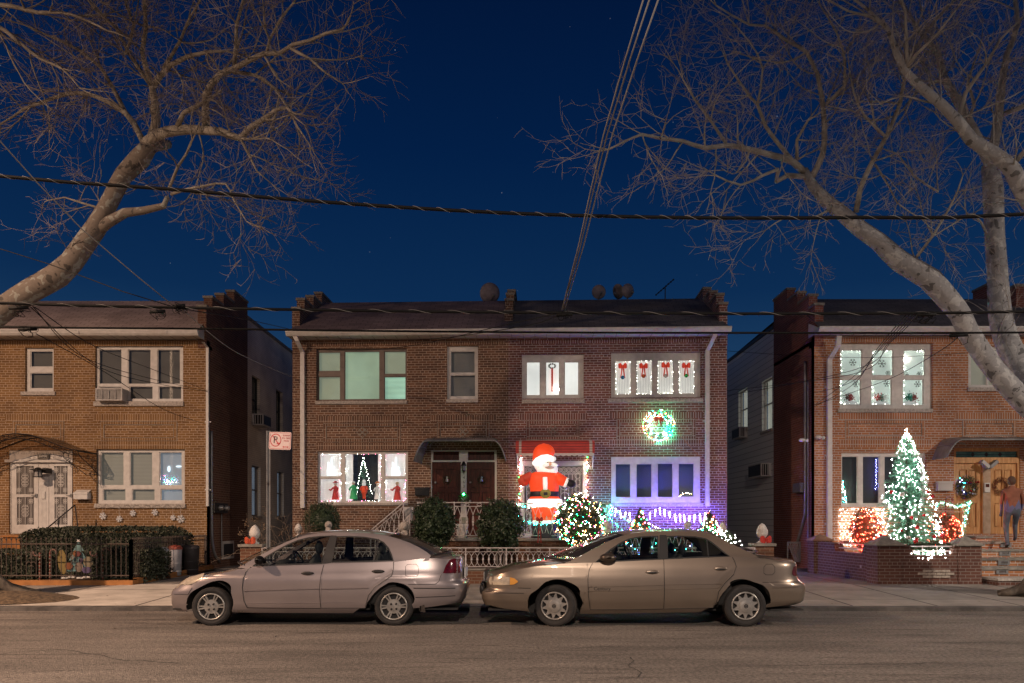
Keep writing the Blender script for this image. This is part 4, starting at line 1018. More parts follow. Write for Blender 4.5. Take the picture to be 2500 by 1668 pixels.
    b = MB(); b.smooth = True; q = Vector((ws[-1][0] + .12, Yc, ws[-1][1] - .06)) if False else Vector((rail[0][0] + .0, Yc, rail[0][1] - .09)); b.ball(q, 1, 12, 6, (.02, .12, .035)); b.build('rear_view_mirror', M['blackplastic'], root)
    return dict(root=root, P=P, G=G, Yc=Yc, hw=hw, gy=gy, rail=rail, body=body, strip=strip, tail=tail, nose=nose, yb=yb, top=top)
WZ = [(.15, .86), (.22, .955), (.30, .985), (.45, 1.0), (.60, .998), (.69, .992), (.715, .975), (.80, .962), (.92, .925), (1.0, .90)]
silver = paint('champagne_silver_paint', (.32, .275, .27), .33)
civ = make_car(dict(
    name='parked_car', label='silver four-door saloon with black door handles parked on the left, its nose to the left', paint=silver, group='cars parked along the kerb',
    org=(400, 1260, .3234), Yn=11.45, W=.845, dn=.40, dt=.70, n=6.0, wz=WZ,
    nose=[(88, 715), (72, 690), (64, 640), (63, 590), (72, 560), (98, 535), (118, 518), (150, 480), (190, 455), (260, 430)],
    tail=[(2110, 690), (2225, 655), (2285, 610), (2303, 545), (2296, 490), (2262, 470), (2262, 400), (2258, 340), (2248, 312), (2230, 300)],
    top=[(60, 520), (125, 500), (190, 462), (300, 427), (420, 402), (570, 386), (640, 384), (1000, 372), (1300, 360), (1740, 346), (1850, 334), (1960, 322), (2100, 318), (2235, 322), (2290, 326)],
    bot=[(60, 700), (90, 716), (175, 722), (560, 728), (1000, 732), (1560, 734), (1900, 700), (2060, 688), (2225, 655), (2300, 640)],
    arches=[(355, 700, 190, 215), (1735, 705, 184, 208)],
    cowl=(668, 380), deck=(1960, 320), crown=.045, tumble=.40, belt=[(1000, 372)],
    gh=[(560, 388), (600, 370), (640, 345), (700, 312), (760, 280), (830, 241), (900, 207), (1000, 165), (1080, 144), (1200, 128), (1350, 122), (1500, 125), (1620, 137), (1700, 152), (1780, 174), (1850, 200), (1920, 233), (1985, 272), (2015, 300), (2000, 335), (1900, 350), (1740, 366), (1300, 380), (640, 400)],
    wins=[[(668, 379), (700, 352), (765, 308), (850, 257), (930, 214), (1010, 180), (1090, 160), (1180, 150), (1262, 148), (1240, 220), (1205, 352), (1196, 362), (900, 372)],
          [(1262, 352), (1275, 280), (1300, 152), (1400, 150), (1520, 157), (1610, 172), (1660, 195), (1700, 240), (1722, 290), (1735, 338), (1560, 346)]],
    black=[[(1203, 361), (1235, 235), (1262, 146), (1303, 148), (1280, 250), (1262, 354)], [(1575, 345), (1598, 260), (1618, 172), (1628, 176), (1606, 265), (1588, 344)]],
    trimw=.018, rail=[(1010, 166), (1080, 147), (1200, 132), (1350, 126), (1500, 129), (1620, 141), (1700, 156)],
    ws=[(610, 372), (700, 316), (800, 262), (900, 211), (1010, 166)], rw=[(1700, 156), (1780, 178), (1850, 204), (1920, 237), (2000, 280), (2035, 296)],
    bf=(.30, .10), br=(.22, .07), rc=.045,
    doors=[dict(pairs=[((636, 394), (640, 690)), ((760, 386), (760, 692)), ((900, 378), (900, 693)), ((1050, 372), (1050, 694)), ((1200, 368), (1184, 695))],
                line=[(655, 382), (620, 420), (600, 470), (593, 540), (605, 640), (630, 692), (800, 695), (1184, 697)], handle=[(1085, 432, 100, 26)]),
           dict(pairs=[((1206, 368), (1190, 695)), ((1300, 364), (1300, 695)), ((1400, 360), (1400, 695)), ((1530, 354), (1525, 693)), ((1590, 352), (1548, 600)), ((1680, 348), (1640, 505)), ((1728, 346), (1722, 440))],
                line=[(1210, 366), (1188, 440), (1174, 560), (1186, 695), (1520, 695), (1545, 600), (1590, 540), (1660, 492), (1720, 452), (1733, 400), (1735, 345)], handle=[(1618, 418, 100, 26)])],
    handle_m=M['blackplastic'], recess='paint',
    lines=[([(610, 567), (900, 558), (1170, 550)], .013, silver, 'door_moulding'), ([(1185, 552), (1400, 548), (1545, 545)], .013, silver, 'door_moulding'),
           ([(640, 660), (1175, 657)], .007, silver, 'sill_moulding'), ([(1190, 655), (1450, 652)], .006, silver, 'sill_moulding'),
           ([(75, 590), (182, 594), (215, 540)], .004), ([(118, 518), (215, 518)], .004), ([(1825, 380), (1825, 450), (1850, 458), (1912, 456), (1922, 440), (1920, 380), (1905, 364), (1840, 364), (1825, 380)], .003),
           ([(1845, 516), (2050, 514), (2075, 495), (2095, 440)], .004), ([(1885, 545), (2200, 545)], .006), ([(1900, 615), (2200, 602)], .005)],
    patches=[('headlight', [((100, 530), (95, 548)), ((130, 500), (120, 524)), ((165, 474), (160, 520)), ((200, 456), (200, 516)), ((250, 446), (240, 500)), ((305, 430), (290, 470))], M['lamp_clear'], .006),
             ('tail_light', [((2108, 428), (2110, 431)), ((2130, 372), (2130, 432)), ((2160, 330), (2160, 432)), ((2195, 321), (2195, 431)), ((2228, 322), (2228, 428)), ((2242, 323), (2240, 426))], M['lamp_red'], .006)],
    mirror=(742, 332, 70, 70), mirror_m=M['blackplastic'], steer=.06, phase=(.08, .05), hub='six',
    wheels=[(355, 690, 146, 101), (1735, 680, 148, 103)], tub=((650, 380), (1750, 345)), seats=((-3.05 + .0, 1.20), (-2.10, 1.20))))
gold = paint('bronze_gold_paint', (.225, .178, .136), .32)
WZ2 = [(.15, .88), (.24, .95), (.32, .975), (.36, .99), (.50, 1.0), (.58, .998), (.70, .985), (.85, .955), (.95, .92), (1.05, .89)]
bui = make_car(dict(
    name='parked_car', label='bronze-beige four-door saloon with oval door handles parked on the right', paint=gold, group='cars parked along the kerb',
    org=(1140, 1260, .3617), Yn=11.34, W=.90, dn=.75, dt=.42, n=6.0, wz=WZ2,
    nose=[(150, 610), (120, 585), (102, 540), (98, 505), (108, 488), (132, 470), (128, 420), (138, 395), (155, 378)],
    tail=[(2100, 618), (2200, 600), (2268, 572), (2281, 500), (2275, 450), (2240, 432), (2226, 400), (2226, 320), (2212, 302), (2190, 295)],
    top=[(90, 400), (150, 390), (250, 368), (400, 342), (600, 322), (760, 316), (870, 315), (1330, 295), (1785, 277), (1900, 276), (2050, 285), (2150, 296), (2215, 310), (2290, 322)],
    bot=[(95, 590), (140, 600), (200, 620), (395, 645), (780, 662), (1690, 650), (2050, 620), (2190, 602), (2290, 580)],
    arches=[(592, 625, 192, 200), (1876, 618, 186, 194)],
    cowl=(850, 316), deck=(1960, 275), crown=.055, tumble=.42, belt=[(1330, 295)],
    gh=[(640, 325), (690, 305), (760, 272), (850, 224), (940, 177), (1010, 147), (1060, 129), (1130, 115), (1200, 108), (1330, 103), (1500, 104), (1600, 112), (1660, 126), (1720, 152), (1780, 185), (1850, 220), (1930, 255), (1970, 280), (1785, 300), (1330, 318), (700, 340)],
    wins=[[(866, 312), (905, 275), (960, 228), (1030, 180), (1090, 152), (1160, 138), (1230, 134), (1290, 133), (1296, 294), (1100, 304)],
          [(1352, 291), (1346, 134), (1440, 132), (1540, 137), (1610, 150), (1650, 172), (1700, 212), (1745, 250), (1775, 272), (1560, 282)]],
    black=[[(1294, 297), (1300, 128), (1346, 128), (1354, 294)], [(1626, 282), (1614, 152), (1622, 155), (1634, 281)]],
    trimw=.018, rail=[(1060, 132), (1130, 119), (1200, 112), (1330, 107), (1500, 108), (1600, 116), (1660, 130)],
    ws=[(700, 304), (770, 268), (850, 226), (950, 174), (1060, 132)], rw=[(1660, 130), (1720, 156), (1780, 189), (1850, 224), (1930, 257)],
    bf=(.34, .12), br=(.25, .08), rc=.045,
    doors=[dict(pairs=[((850, 318), (832, 632)), ((960, 312), (960, 632)), ((1080, 307), (1080, 631)), ((1200, 302), (1200, 629)), ((1326, 297), (1324, 627))],
                line=[(848, 318), (826, 360), (816, 420), (820, 540), (832, 632), (1080, 632), (1324, 627)], handle=[(1250, 380, 96, 34)]),
           dict(pairs=[((1330, 297), (1328, 627)), ((1430, 292), (1430, 625)), ((1540, 287), (1540, 623)), ((1660, 282), (1660, 618)), ((1740, 279), (1706, 480)), ((1795, 277), (1790, 390))],
                line=[(1328, 294), (1328, 627), (1660, 619), (1685, 580), (1700, 510), (1740, 455), (1800, 395), (1818, 340), (1805, 300), (1790, 278)], handle=[(1712, 357, 94, 34)])],
    handle_m=M['greymetal'], recess='grey',
    lines=[([(822, 480), (822, 510), (1080, 506), (1326, 498)], .006, gold, 'door_moulding'), ([(822, 480), (1080, 476), (1326, 468)], .006, gold, 'door_moulding'),
           ([(1332, 466), (1725, 460), (1695, 490), (1332, 498)], .006, gold, 'door_moulding'),
           ([(108, 500), (200, 518), (385, 522)], .004), ([(1995, 447), (2100, 446), (2250, 444)], .004), ([(2060, 486), (2240, 478)], .005, gold, 'bumper_moulding'), ([(345, 486), (430, 488)], .004),
           ([(2004, 345), (2004, 385), (2020, 397), (2060, 397), (2078, 380), (2078, 345), (2060, 325), (2020, 325), (2004, 345)], .003),
           ([(1095, 505), (1100, 505)], .001)],
    patches=[('headlight', [((148, 430), (148, 440)), ((155, 410), (155, 462)), ((200, 407), (200, 465)), ((250, 409), (250, 466)), ((288, 413), (288, 465))], M['lamp_clear'], .008),
             ('indicator', [((290, 413), (290, 465)), ((320, 421), (320, 461)), ((344, 440), (344, 446))], M['lamp_amber'], .008),
             ('tail_light', [((2196, 375), (2196, 392)), ((2206, 345), (2206, 402)), ((2218, 335), (2218, 405)), ((2227, 345), (2227, 405))], M['lamp_red'], .008)],
    mirror=(945, 280, 112, 62), mirror_m=gold, steer=-.30, phase=(.2, .3), hub='ten',
    wheels=[(604, 618, 142, 95), (1880, 606, 142, 95)], tub=((850, 316), (1790, 277)), seats=((1.35, 1.20), (2.35, 1.16))))
# number plate, rear badge plate of the left car; bumper guard, grille and script badge of the right car
c = civ; Yc = c['Yc']; xt = interp(.62, c['tail'])
b = MB(); b.box(xt - .01, xt + .012, Yc - .26, Yc + .26, .66, .80); b.build('number_plate', M['white'], c['root'])
b = MB(); xt2 = interp(.45, c['tail'])
b.smooth = False
for s in (-1, 1):
    for kx, kz in ((515, 0), (1, 0)):
        pass
for (px_, nm) in ((548, 'mud_flap'), (1930, 'mud_flap')):
  x, z = c['P']((px_, 640))
  for s in (-1, 1):
    b = MB(); b.poly([(x - .01, Yc + s * .80, z + .12), (x + .04, Yc + s * .80, z + .10), (x + .085, Yc + s * .80, z - .17), (x + .01, Yc + s * .80, z - .16)]); b.box(x + .0, x + .02, Yc + s * .62, Yc + s * .80, z - .15, z + .12)
    b.build('mud_flap', M['tread'], c['root'])
c = bui; Yc = c['Yc']; xn = interp(.60, c['nose'])
b = MB(); b.smooth = True
b.lathe([(.001, -.5), (.03, -.5), (.045, -.42), (.05, 0), (.045, .42), (.03, .5), (.001, .5)], (interp(.5, c['nose']) - .01, Yc, .50), 12, 'y', squash=2.0)
b.build('bumper_guard', M['blackplastic'], c['root'])
b = MB(); xg = interp(.68, c['nose'])
b.box(xg - .03, xg + .03, Yc - .33, Yc + .33, .60, .76)
for k in range(13): y = Yc - .31 + k * .0517; b.cur = 1; b.box(xg - .045, xg - .025, y - .008, y + .008, .61, .75)
b.build('grille', [M['blackplastic'], M['chrome']], c['root'])
q = c['P']((912, 491)); yy = Yc - c['hw'](*q) - .007
text('Century', .072, Matrix.Translation((q[0], yy, q[1])) @ UP @ Matrix.Shear('XZ', 4, (.0, 0)) if False else Matrix.Translation((q[0], yy, q[1])) @ UP, M['blackplastic'], c['root'], 'badge')
# ---------------------------------------------------------------- trees
def barkmat(base_c, pale_c, nm='sycamore_bark', fac=1):
    m, t, b = principled(nm); b.inputs['Roughness'].default_value = .85
    tcn = N(t, 'ShaderNodeTexCoord')
    n1 = N(t, 'ShaderNodeTexNoise'); n1.inputs['Scale'].default_value = 5.5; n1.inputs['Detail'].default_value = 3; n1.inputs['Distortion'].default_value = .4
    t.links.new(tcn.outputs['Object'], n1.inputs['Vector'])
    r = N(t, 'ShaderNodeValToRGB'); r.color_ramp.interpolation = 'CONSTANT'
    e = r.color_ramp.elements; e[0].position = 0; e[0].color = (*[c * .38 for c in base_c], 1); e[1].position = .37; e[1].color = (*base_c, 1)
    k = e.new(.56); k.color = (*pale_c, 1); k = e.new(.70); k.color = (*base_c, 1)
    t.links.new(n1.outputs['Fac'], r.inputs[0])
    n2 = N(t, 'ShaderNodeTexNoise'); n2.inputs['Scale'].default_value = 22; n2.inputs['Detail'].default_value = 4; t.links.new(tcn.outputs['Object'], n2.inputs['Vector'])
    r2 = N(t, 'ShaderNodeValToRGB'); r2.color_ramp.elements[0].color = (.7 * fac, .7 * fac, .7 * fac, 1); r2.color_ramp.elements[1].color = (1.2 * fac, 1.2 * fac, 1.2 * fac, 1); t.links.new(n2.outputs['Fac'], r2.inputs[0])
    mu = N(t, 'ShaderNodeMixRGB', blend_type='MULTIPLY'); mu.inputs[0].default_value = 1; t.links.new(r.outputs[0], mu.inputs[1]); t.links.new(r2.outputs[0], mu.inputs[2]); t.links.new(mu.outputs[0], b.inputs['Base Color'])
    bp = N(t, 'ShaderNodeBump'); bp.inputs['Strength'].default_value = .5; bp.inputs['Distance'].default_value = .02; t.links.new(n1.outputs['Fac'], bp.inputs['Height']); t.links.new(bp.outputs[0], b.inputs['Normal'])
    return m
M['bark'] = barkmat((.27, .268, .272), (.38, .38, .375)); M['bark_dim'] = barkmat((.145, .118, .096), (.235, .23, .20), 'sycamore_bark_tan_dimmed')  # left trunk: tan bark, darkened to stand in for weaker lamp light
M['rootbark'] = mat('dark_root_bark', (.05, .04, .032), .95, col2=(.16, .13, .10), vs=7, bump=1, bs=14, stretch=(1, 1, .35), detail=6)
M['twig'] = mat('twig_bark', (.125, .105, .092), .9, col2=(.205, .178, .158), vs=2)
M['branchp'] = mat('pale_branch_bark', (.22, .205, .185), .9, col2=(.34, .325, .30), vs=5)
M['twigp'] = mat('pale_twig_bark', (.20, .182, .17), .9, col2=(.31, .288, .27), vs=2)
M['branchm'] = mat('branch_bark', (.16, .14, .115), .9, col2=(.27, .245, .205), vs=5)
def smooth_pts(P, R, step=.22):
    out = []; rr = []
    for k in range(len(P) - 1):
        p0 = P[max(k - 1, 0)]; p1 = P[k]; p2 = P[k + 1]; p3 = P[min(k + 2, len(P) - 1)]
        n = max(1, int((p2 - p1).length / step))
        for j in range(n):
            t = j / n
            q = .5 * ((2 * p1) + (p2 - p0) * t + (2 * p0 - 5 * p1 + 4 * p2 - p3) * t * t + (3 * p1 - p0 - 3 * p2 + p3) * t ** 3)
            out.append(q); rr.append(lerp(R[k], R[k + 1], t))
    out.append(P[-1]); rr.append(R[-1]); return out, rr
def build_tree(name, label, base, limbs, seed, trunk_n=1, dens=1.0, group=None, roots=True):
    rnd = random.Random(seed)
    t = thing('bare_tree', label, 'tree', base, 0, group)
    tr = MB(); tr.smooth = True; br = MB(); br.smooth = True; tw = MB()
    def rv():
        while True:
            v = Vector((rnd.uniform(-1, 1), rnd.uniform(-1, 1), rnd.uniform(-1, 1)))
            if .1 < v.length < 1: return v.normalized()
    def grow(p, d, L, r, lev):
        n = max(3, int(L / (.16 if lev < 2 else .12))); pts = [p]; q = p.copy(); d = d.normalized(); bend = rv() * .10
        for k in range(n):
            d = (d + rv() * (.20 if lev < 2 else .28) + bend + Vector((0, 0, .03))).normalized(); q = q + d * (L / n); pts.append(q.copy())
        (br if lev == 0 else tw).tube(pts, [lerp(r, r * (.30 if lev < 2 else .5), k / n) for k in range(n + 1)], 5 if lev == 0 else 3, False)
        if lev < 3:
            cnt = {0: L * 4.2, 1: L * 5.2, 2: L * 3.8}[lev] * dens
            cnt = int(cnt) + (1 if rnd.random() < cnt % 1 else 0)
            for c in range(cnt):
                f = rnd.uniform(.12, 1); k = min(n - 1, int(f * n)); s = pts[k].lerp(pts[k + 1], f * n - k)
                dd = (pts[k + 1] - pts[k]).normalized(); side = rv(); side = (side - dd * side.dot(dd)).normalized()
                nd = dd * rnd.uniform(.5, 1.0) + side * rnd.uniform(.5, 1.0)
                L2 = {0: rnd.uniform(.45, .95), 1: rnd.uniform(.25, .6), 2: rnd.uniform(.12, .3)}[lev] * (1.15 - .35 * f)
                grow(s, nd, L2, max(.0042, r * rnd.uniform(.38, .55)), lev + 1)
    for k, lm in enumerate(limbs):
        pts = [at(x, y, Y) for x, y, Y, r in lm['p']]; rad = [r * Y / F for x, y, Y, r in lm['p']]
        if lm.get('wob', 0):
            for i in range(1, len(pts)): pts[i] = pts[i] + Vector((0, rnd.uniform(-1, 1) * lm['wob'], 0))
        P, R = smooth_pts(pts, rad)
        mb = tr if k < trunk_n else br
        mb.tube(P, R, 14 if k < trunk_n else 7, True)
        tot = 0; f0 = lm.get('from', .1); n = len(P)
        i0 = int(f0 * n); acc = 0
        for i in range(i0, n - 1):
            seg = P[i + 1] - P[i]; acc += seg.length * lm.get('d', 3.0) * dens
            while acc > 0:
                if rnd.random() > acc: break
                acc -= 1
                dd = seg.normalized(); side = rv(); side = (side - dd * side.dot(dd)).normalized()
                nd = dd * rnd.uniform(.2, .8) + side * rnd.uniform(.6, 1) + Vector((0, 0, lm.get('up', .1)))
                L = rnd.uniform(.7, 1.9) * lm.get('L', 1) * (1.15 - .65 * i / n)
                grow(P[i], nd, L, min(R[i] * .6, rnd.uniform(.010, .022)), 0)
            acc = min(acc, 1.2)
        if lm.get('tip', 1): 
            for _ in range(2): grow(P[-1], (P[-1] - P[-2]).normalized() + rv() * .5, rnd.uniform(.4, .8), max(R[-1] * .8, .008), 0)
    if roots:
        b0 = Vector(base); b = MB(); b.smooth = True; rb = limbs[0]['p'][0][3] * limbs[0]['p'][0][2] / F
        for k in range(8):
            a = 2 * PI * k / 8 + rnd.uniform(-.3, .3); L = rnd.uniform(.5, 1.1)
            ps = [b0 + Vector((math.cos(a) * f * L + .05 * math.sin(7 * f + k), math.sin(a) * f * L, .5 * (1 - f) ** 2.2 + .02 - .07 * f)) for f in (0, .2, .4, .6, .8, 1)]
            b.tube(ps, [rb * .62, rb * .5, rb * .38, rb * .28, rb * .2, .03], 9)
        b.tube([b0 + Vector((0, 0, -.05)), b0 + Vector((0, 0, .4)), b0 + Vector((0, 0, 1.1))], [rb * 1.25, rb * 1.1, rb * .95], 14)
        b.build('roots', M['rootbark'], t)
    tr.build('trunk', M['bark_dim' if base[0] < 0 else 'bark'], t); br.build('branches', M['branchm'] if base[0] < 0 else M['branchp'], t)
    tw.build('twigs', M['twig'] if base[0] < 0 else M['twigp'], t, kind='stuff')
    return t
def L5(pts, Y0, Y1, r0, r1, **kw):         # zoomed tree sketch coordinates of the left tree
    n = len(pts) - 1
    return dict(p=[(x * .5102, y * .5102, lerp(Y0, Y1, k / n), lerp(r0, r1, k / n)) for k, (x, y) in enumerate(pts)], **kw)
def L6(pts, Y0, Y1, r0, r1, **kw):
    n = len(pts) - 1
    return dict(p=[(1400 + x * .6695, y * .6695, lerp(Y0, Y1, k / n), lerp(r0, r1, k / n)) for k, (x, y) in enumerate(pts)], **kw)
Yt = 14.6
base_l = at(-70, 1441, Yt); base_l.z = .22
limbs = [dict(p=[(-70, 1445, Yt, 46), (-110, 1250, Yt, 38), (-125, 1000, Yt, 34), (-75, 835, Yt, 31), (0, 762, Yt, 28), (75, 710, Yt, 28), (139, 674, Yt, 29), (175, 640, Yt, 26), (206, 596, Yt, 25), (233, 558, Yt, 24), (255, 518, Yt, 21), (273, 483, Yt, 20), (302, 428, Yt, 21), (342, 387, Yt, 24), (372, 348, Yt, 17), (395, 328, Yt, 12)], **{'from': .75, 'd': .8, 'tip': 0}),
    L5([(455, 1110), (520, 1062), (600, 1018), (682, 1009), (784, 986), (802, 942)], 14.6, 14.3, 15, 5.5, **{'from': .9, 'tip': 0}),
    L5([(700, 690), (740, 655), (800, 632), (900, 620), (990, 625), (1060, 630), (1150, 662), (1200, 610), (1260, 572), (1330, 522), (1372, 515)], 14.6, 12.6, 15, 4, **{'from': .35}),
    L5([(985, 622), (985, 530), (983, 460), (1010, 405), (1055, 355), (1120, 330), (1190, 290), (1260, 258), (1340, 255), (1400, 215), (1480, 195), (1560, 160), (1640, 140)], 14, 11.6, 10, 3, **{'from': .2}),
    L5([(730, 650), (748, 580), (742, 500), (730, 420), (765, 365), (820, 310), (900, 270), (990, 250), (1080, 245)], 14.6, 13.2, 12, 3, **{'from': .4}),
    L5([(738, 420), (700, 330), (680, 250), (700, 130), (690, 20), (700, -80)], 14.4, 13, 8, 3, **{'from': .1}),
    L5([(1120, 330), (1130, 220), (1132, 120), (1165, 0), (1190, -90)], 13.3, 12.5, 6, 3),
    L5([(690, 690), (640, 590), (600, 540), (520, 490), (420, 450), (320, 450), (200, 490), (110, 525), (60, 560), (0, 595)], 14.6, 15.6, 8, 2, **{'from': .15}),
    L5([(700, 720), (750, 700), (805, 690)], 14.8, 15.4, 14, 11, **{'from': .95, 'tip': 0}),
    L5([(808, 905), (850, 800), (890, 740), (920, 668)], 14.2, 13.8, 4, 2.5, **{'from': .1}),
    L5([(820, 930), (880, 910), (980, 890), (1080, 880), (1120, 960), (1180, 1060)], 14.2, 13.2, 4, 1.5, **{'from': .1, 'up': -.3, 'L': .7}),
    L5([(470, 995), (380, 968), (310, 945), (230, 960)], 14.6, 15, 3, 1.2, **{'from': .1, 'L': .6}),
    L5([(1275, 258), (1290, 190), (1350, 80), (1400, 20), (1450, -60)], 12.6, 12, 4, 2),
    L5([(1390, 232), (1480, 280), (1560, 350), (1640, 400)], 12.2, 11.8, 4, 1.5, **{'from': .1}),
    L5([(1115, 345), (1220, 360), (1300, 410), (1370, 505), (1420, 600), (1480, 690)], 13.2, 12.4, 5, 1.5, **{'from': .1}),
    L5([(850, 600), (880, 540), (960, 500), (990, 480)], 14, 13.6, 7, 4, **{'from': .5}),
    L5([(1150, 662), (1190, 740), (1230, 820), (1300, 880)], 13.3, 13, 4, 1.2, **{'from': .1, 'up': -.2}),
    L5([(600, 540), (540, 420), (480, 320), (380, 240), (250, 180), (120, 120)], 14.9, 14.2, 6, 2, **{'from': .1}),
    L5([(730, 420), (620, 260), (560, 140), (450, 40), (380, -60)], 14.4, 13.4, 6, 2),
    L5([(-60, 100), (30, 150), (100, 210), (190, 280), (300, 330), (380, 420)], 13.6, 13.2, 6, 2, **{'from': .0}),
    L5([(-60, 20), (60, 30), (180, 60), (300, 60), (420, 100), (520, 150)], 13.2, 12.6, 6, 2, **{'from': .0, 'd': 4}),
    L5([(780, 330), (860, 200), (900, 100), (960, 0)], 13.8, 12.8, 5, 2), L5([(600, 260), (640, 120), (600, 20), (620, -60)], 14, 13, 4, 2, **{'d': 4})]
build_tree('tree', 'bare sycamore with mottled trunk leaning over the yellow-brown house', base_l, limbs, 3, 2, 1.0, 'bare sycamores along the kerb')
Yr = 14.9
base_r = at(2575, 1440, Yr); base_r.z = .2
limbs = [dict(p=[(2580, 1440, Yr, 48), (2610, 1250, Yr, 40), (2600, 1100, Yr, 34), (2545, 1025, Yr, 30), (2497, 978, Yr, 27), (2428, 903, Yr, 24), (2365, 813, Yr, 24), (2344, 768, Yr, 24), (2305, 720, Yr, 26), (2271, 682, Yr, 27), (2197, 638, Yr, 25), (2145, 590, Yr, 21), (2099, 558, Yr, 19.5), (2062, 526, Yr, 18), (2017, 490, Yr, 15.5), (1987, 458, Yr, 13), (1962, 415, Yr, 10)], **{'from': .8, 'd': .8, 'tip': 0}),
    dict(p=[(2600, 1120, Yr, 34), (2565, 1020, Yr + .4, 32), (2530, 955, Yr + .5, 31), (2495, 903, Yr + .7, 30), (2462, 843, Yr + .8, 28), (2442, 768, Yr + 1, 26), (2436, 679, Yr + 1, 23), (2428, 567, Yr + 1, 22), (2424, 455, Yr + 1, 23), (2415, 402, Yr + 1, 18)], **{'from': .85, 'd': .8, 'tip': 0}),
    L6([(845, 630), (800, 590), (720, 565), (640, 545), (560, 530), (480, 540), (400, 515), (320, 505), (250, 490), (200, 510), (130, 545)], 14.9, 12.8, 9, 2, **{'from': .12}),
    L6([(865, 655), (910, 560), (915, 450), (905, 350), (890, 270), (850, 190), (780, 150), (700, 95), (640, 90), (520, 20)], 14.9, 13.2, 8, 2, **{'from': .2}),
    L6([(800, 590), (760, 540), (700, 460), (670, 380), (640, 350), (600, 290), (560, 230)], 14.8, 13.6, 6, 2, **{'from': .15}),
    L6([(1030, 775), (1045, 690), (1090, 590), (1140, 500), (1190, 380), (1205, 300), (1230, 200), (1290, 110), (1380, 10)], 14.9, 13.4, 7, 3, **{'from': .15}),
    L6([(815, 585), (815, 510), (855, 440)], 14.8, 14.4, 5, 3), L6([(845, 645), (780, 640), (740, 662), (745, 618), (690, 640), (610, 675), (520, 640)], 14.9, 13.8, 7, 2, **{'from': .3}),
    L6([(1245, 945), (1310, 860), (1370, 760), (1400, 700), (1420, 640)], 14.9, 14.2, 4, 1.5, **{'from': .1, 'L': .8}),
    L6([(920, 385), (990, 310), (990, 220), (960, 120), (900, 20)], 14.2, 13.2, 5, 2), L6([(560, 530), (500, 440), (440, 360), (400, 290)], 14.3, 13.6, 4, 2),
    L6([(670, 380), (690, 250), (640, 150), (560, 60)], 14, 13.2, 3, 1.5), L6([(1140, 500), (1060, 420), (1020, 330), (1000, 200)], 14.2, 13.6, 4, 1.5),
    L6([(1520, 600), (1440, 440), (1350, 280), (1330, 200), (1250, 100), (1180, -20)], 15.8, 15, 13, 4, **{'from': .3}),
    L6([(1520, 600), (1545, 460), (1560, 330), (1580, 200), (1620, 90), (1600, -60)], 15.8, 15.4, 13, 4, **{'from': .2}),
    L6([(1560, 420), (1640, 390), (1720, 330)], 15.8, 15.4, 7, 4), L6([(1440, 440), (1460, 380), (1440, 300), (1480, 180)], 15.6, 15, 5, 2),
    L6([(1330, 700), (1240, 640), (1180, 560), (1120, 540)], 15.6, 15.2, 3, 1.5, **{'from': .0}), L6([(1505, 850), (1460, 780), (1380, 820), (1300, 870)], 15.7, 15, 3, 1.2, **{'from': .1, 'L': .7}),
    L6([(1100, 600), (1150, 680), (1180, 740), (1270, 800)], 14.7, 14.2, 3, 1.3, **{'from': .0, 'L': .8}), L6([(1360, 280), (1260, 330), (1180, 420), (1080, 440)], 15.4, 14.6, 4, 1.5),
    L6([(940, 760), (860, 800), (780, 790), (700, 840)], 14.9, 14.2, 3, 1.2, **{'from': .1, 'up': -.2, 'L': .6}), L6([(1540, 1250), (1560, 1180), (1590, 1120)], 15.6, 15.3, 2, 1, **{'L': .5})]
build_tree('tree', 'bare sycamore with two pale trunks leaning over the orange-red house', base_r, limbs, 11, 2, 1.0, 'bare sycamores along the kerb')
base3 = at(2760, 1440, 13.9); base3.z = .15
limbs = [dict(p=[(2760, 1440, 13.9, 44), (2770, 1100, 13.9, 36), (2740, 800, 13.9, 32), (2640, 600, 13.8, 28), (2560, 540, 13.7, 24), (2500, 470, 13.6, 21), (2471, 415, 13.5, 19), (2424, 375, 13.4, 17), (2371, 341, 13.3, 15), (2337, 295, 13.2, 13), (2297, 254, 13.1, 12), (2257, 221, 13, 11), (2210, 174, 12.9, 9), (2187, 127, 12.8, 7.5), (2170, 74, 12.7, 6), (2123, 27, 12.6, 4), (2060, -20, 12.5, 3)], **{'from': .55, 'd': 1.8}),
    L6([(1210, 255), (1250, 200), (1330, 120), (1400, 30)], 12.9, 12.2, 5, 2), L6([(1150, 110), (1080, 60), (1000, 40), (900, -20)], 12.8, 12.2, 4, 2),
    L6([(1600, 600), (1640, 560), (1700, 500)], 13.6, 13.2, 8, 5), L6([(1400, 440), (1430, 340), (1500, 240), (1560, 140), (1640, 60)], 13.4, 12.6, 6, 2), L6([(1215, 260), (1215, 150), (1210, 40), (1180, -60)], 12.9, 12.4, 5, 2),
    L6([(1340, 380), (1280, 370), (1200, 350), (1120, 380)], 13.3, 12.8, 3, 1.3)]
build_tree('tree', 'pale bare limb reaching in from the top corner above the other sycamore', base3, limbs, 17, 1, 1.0, 'bare sycamores along the kerb')

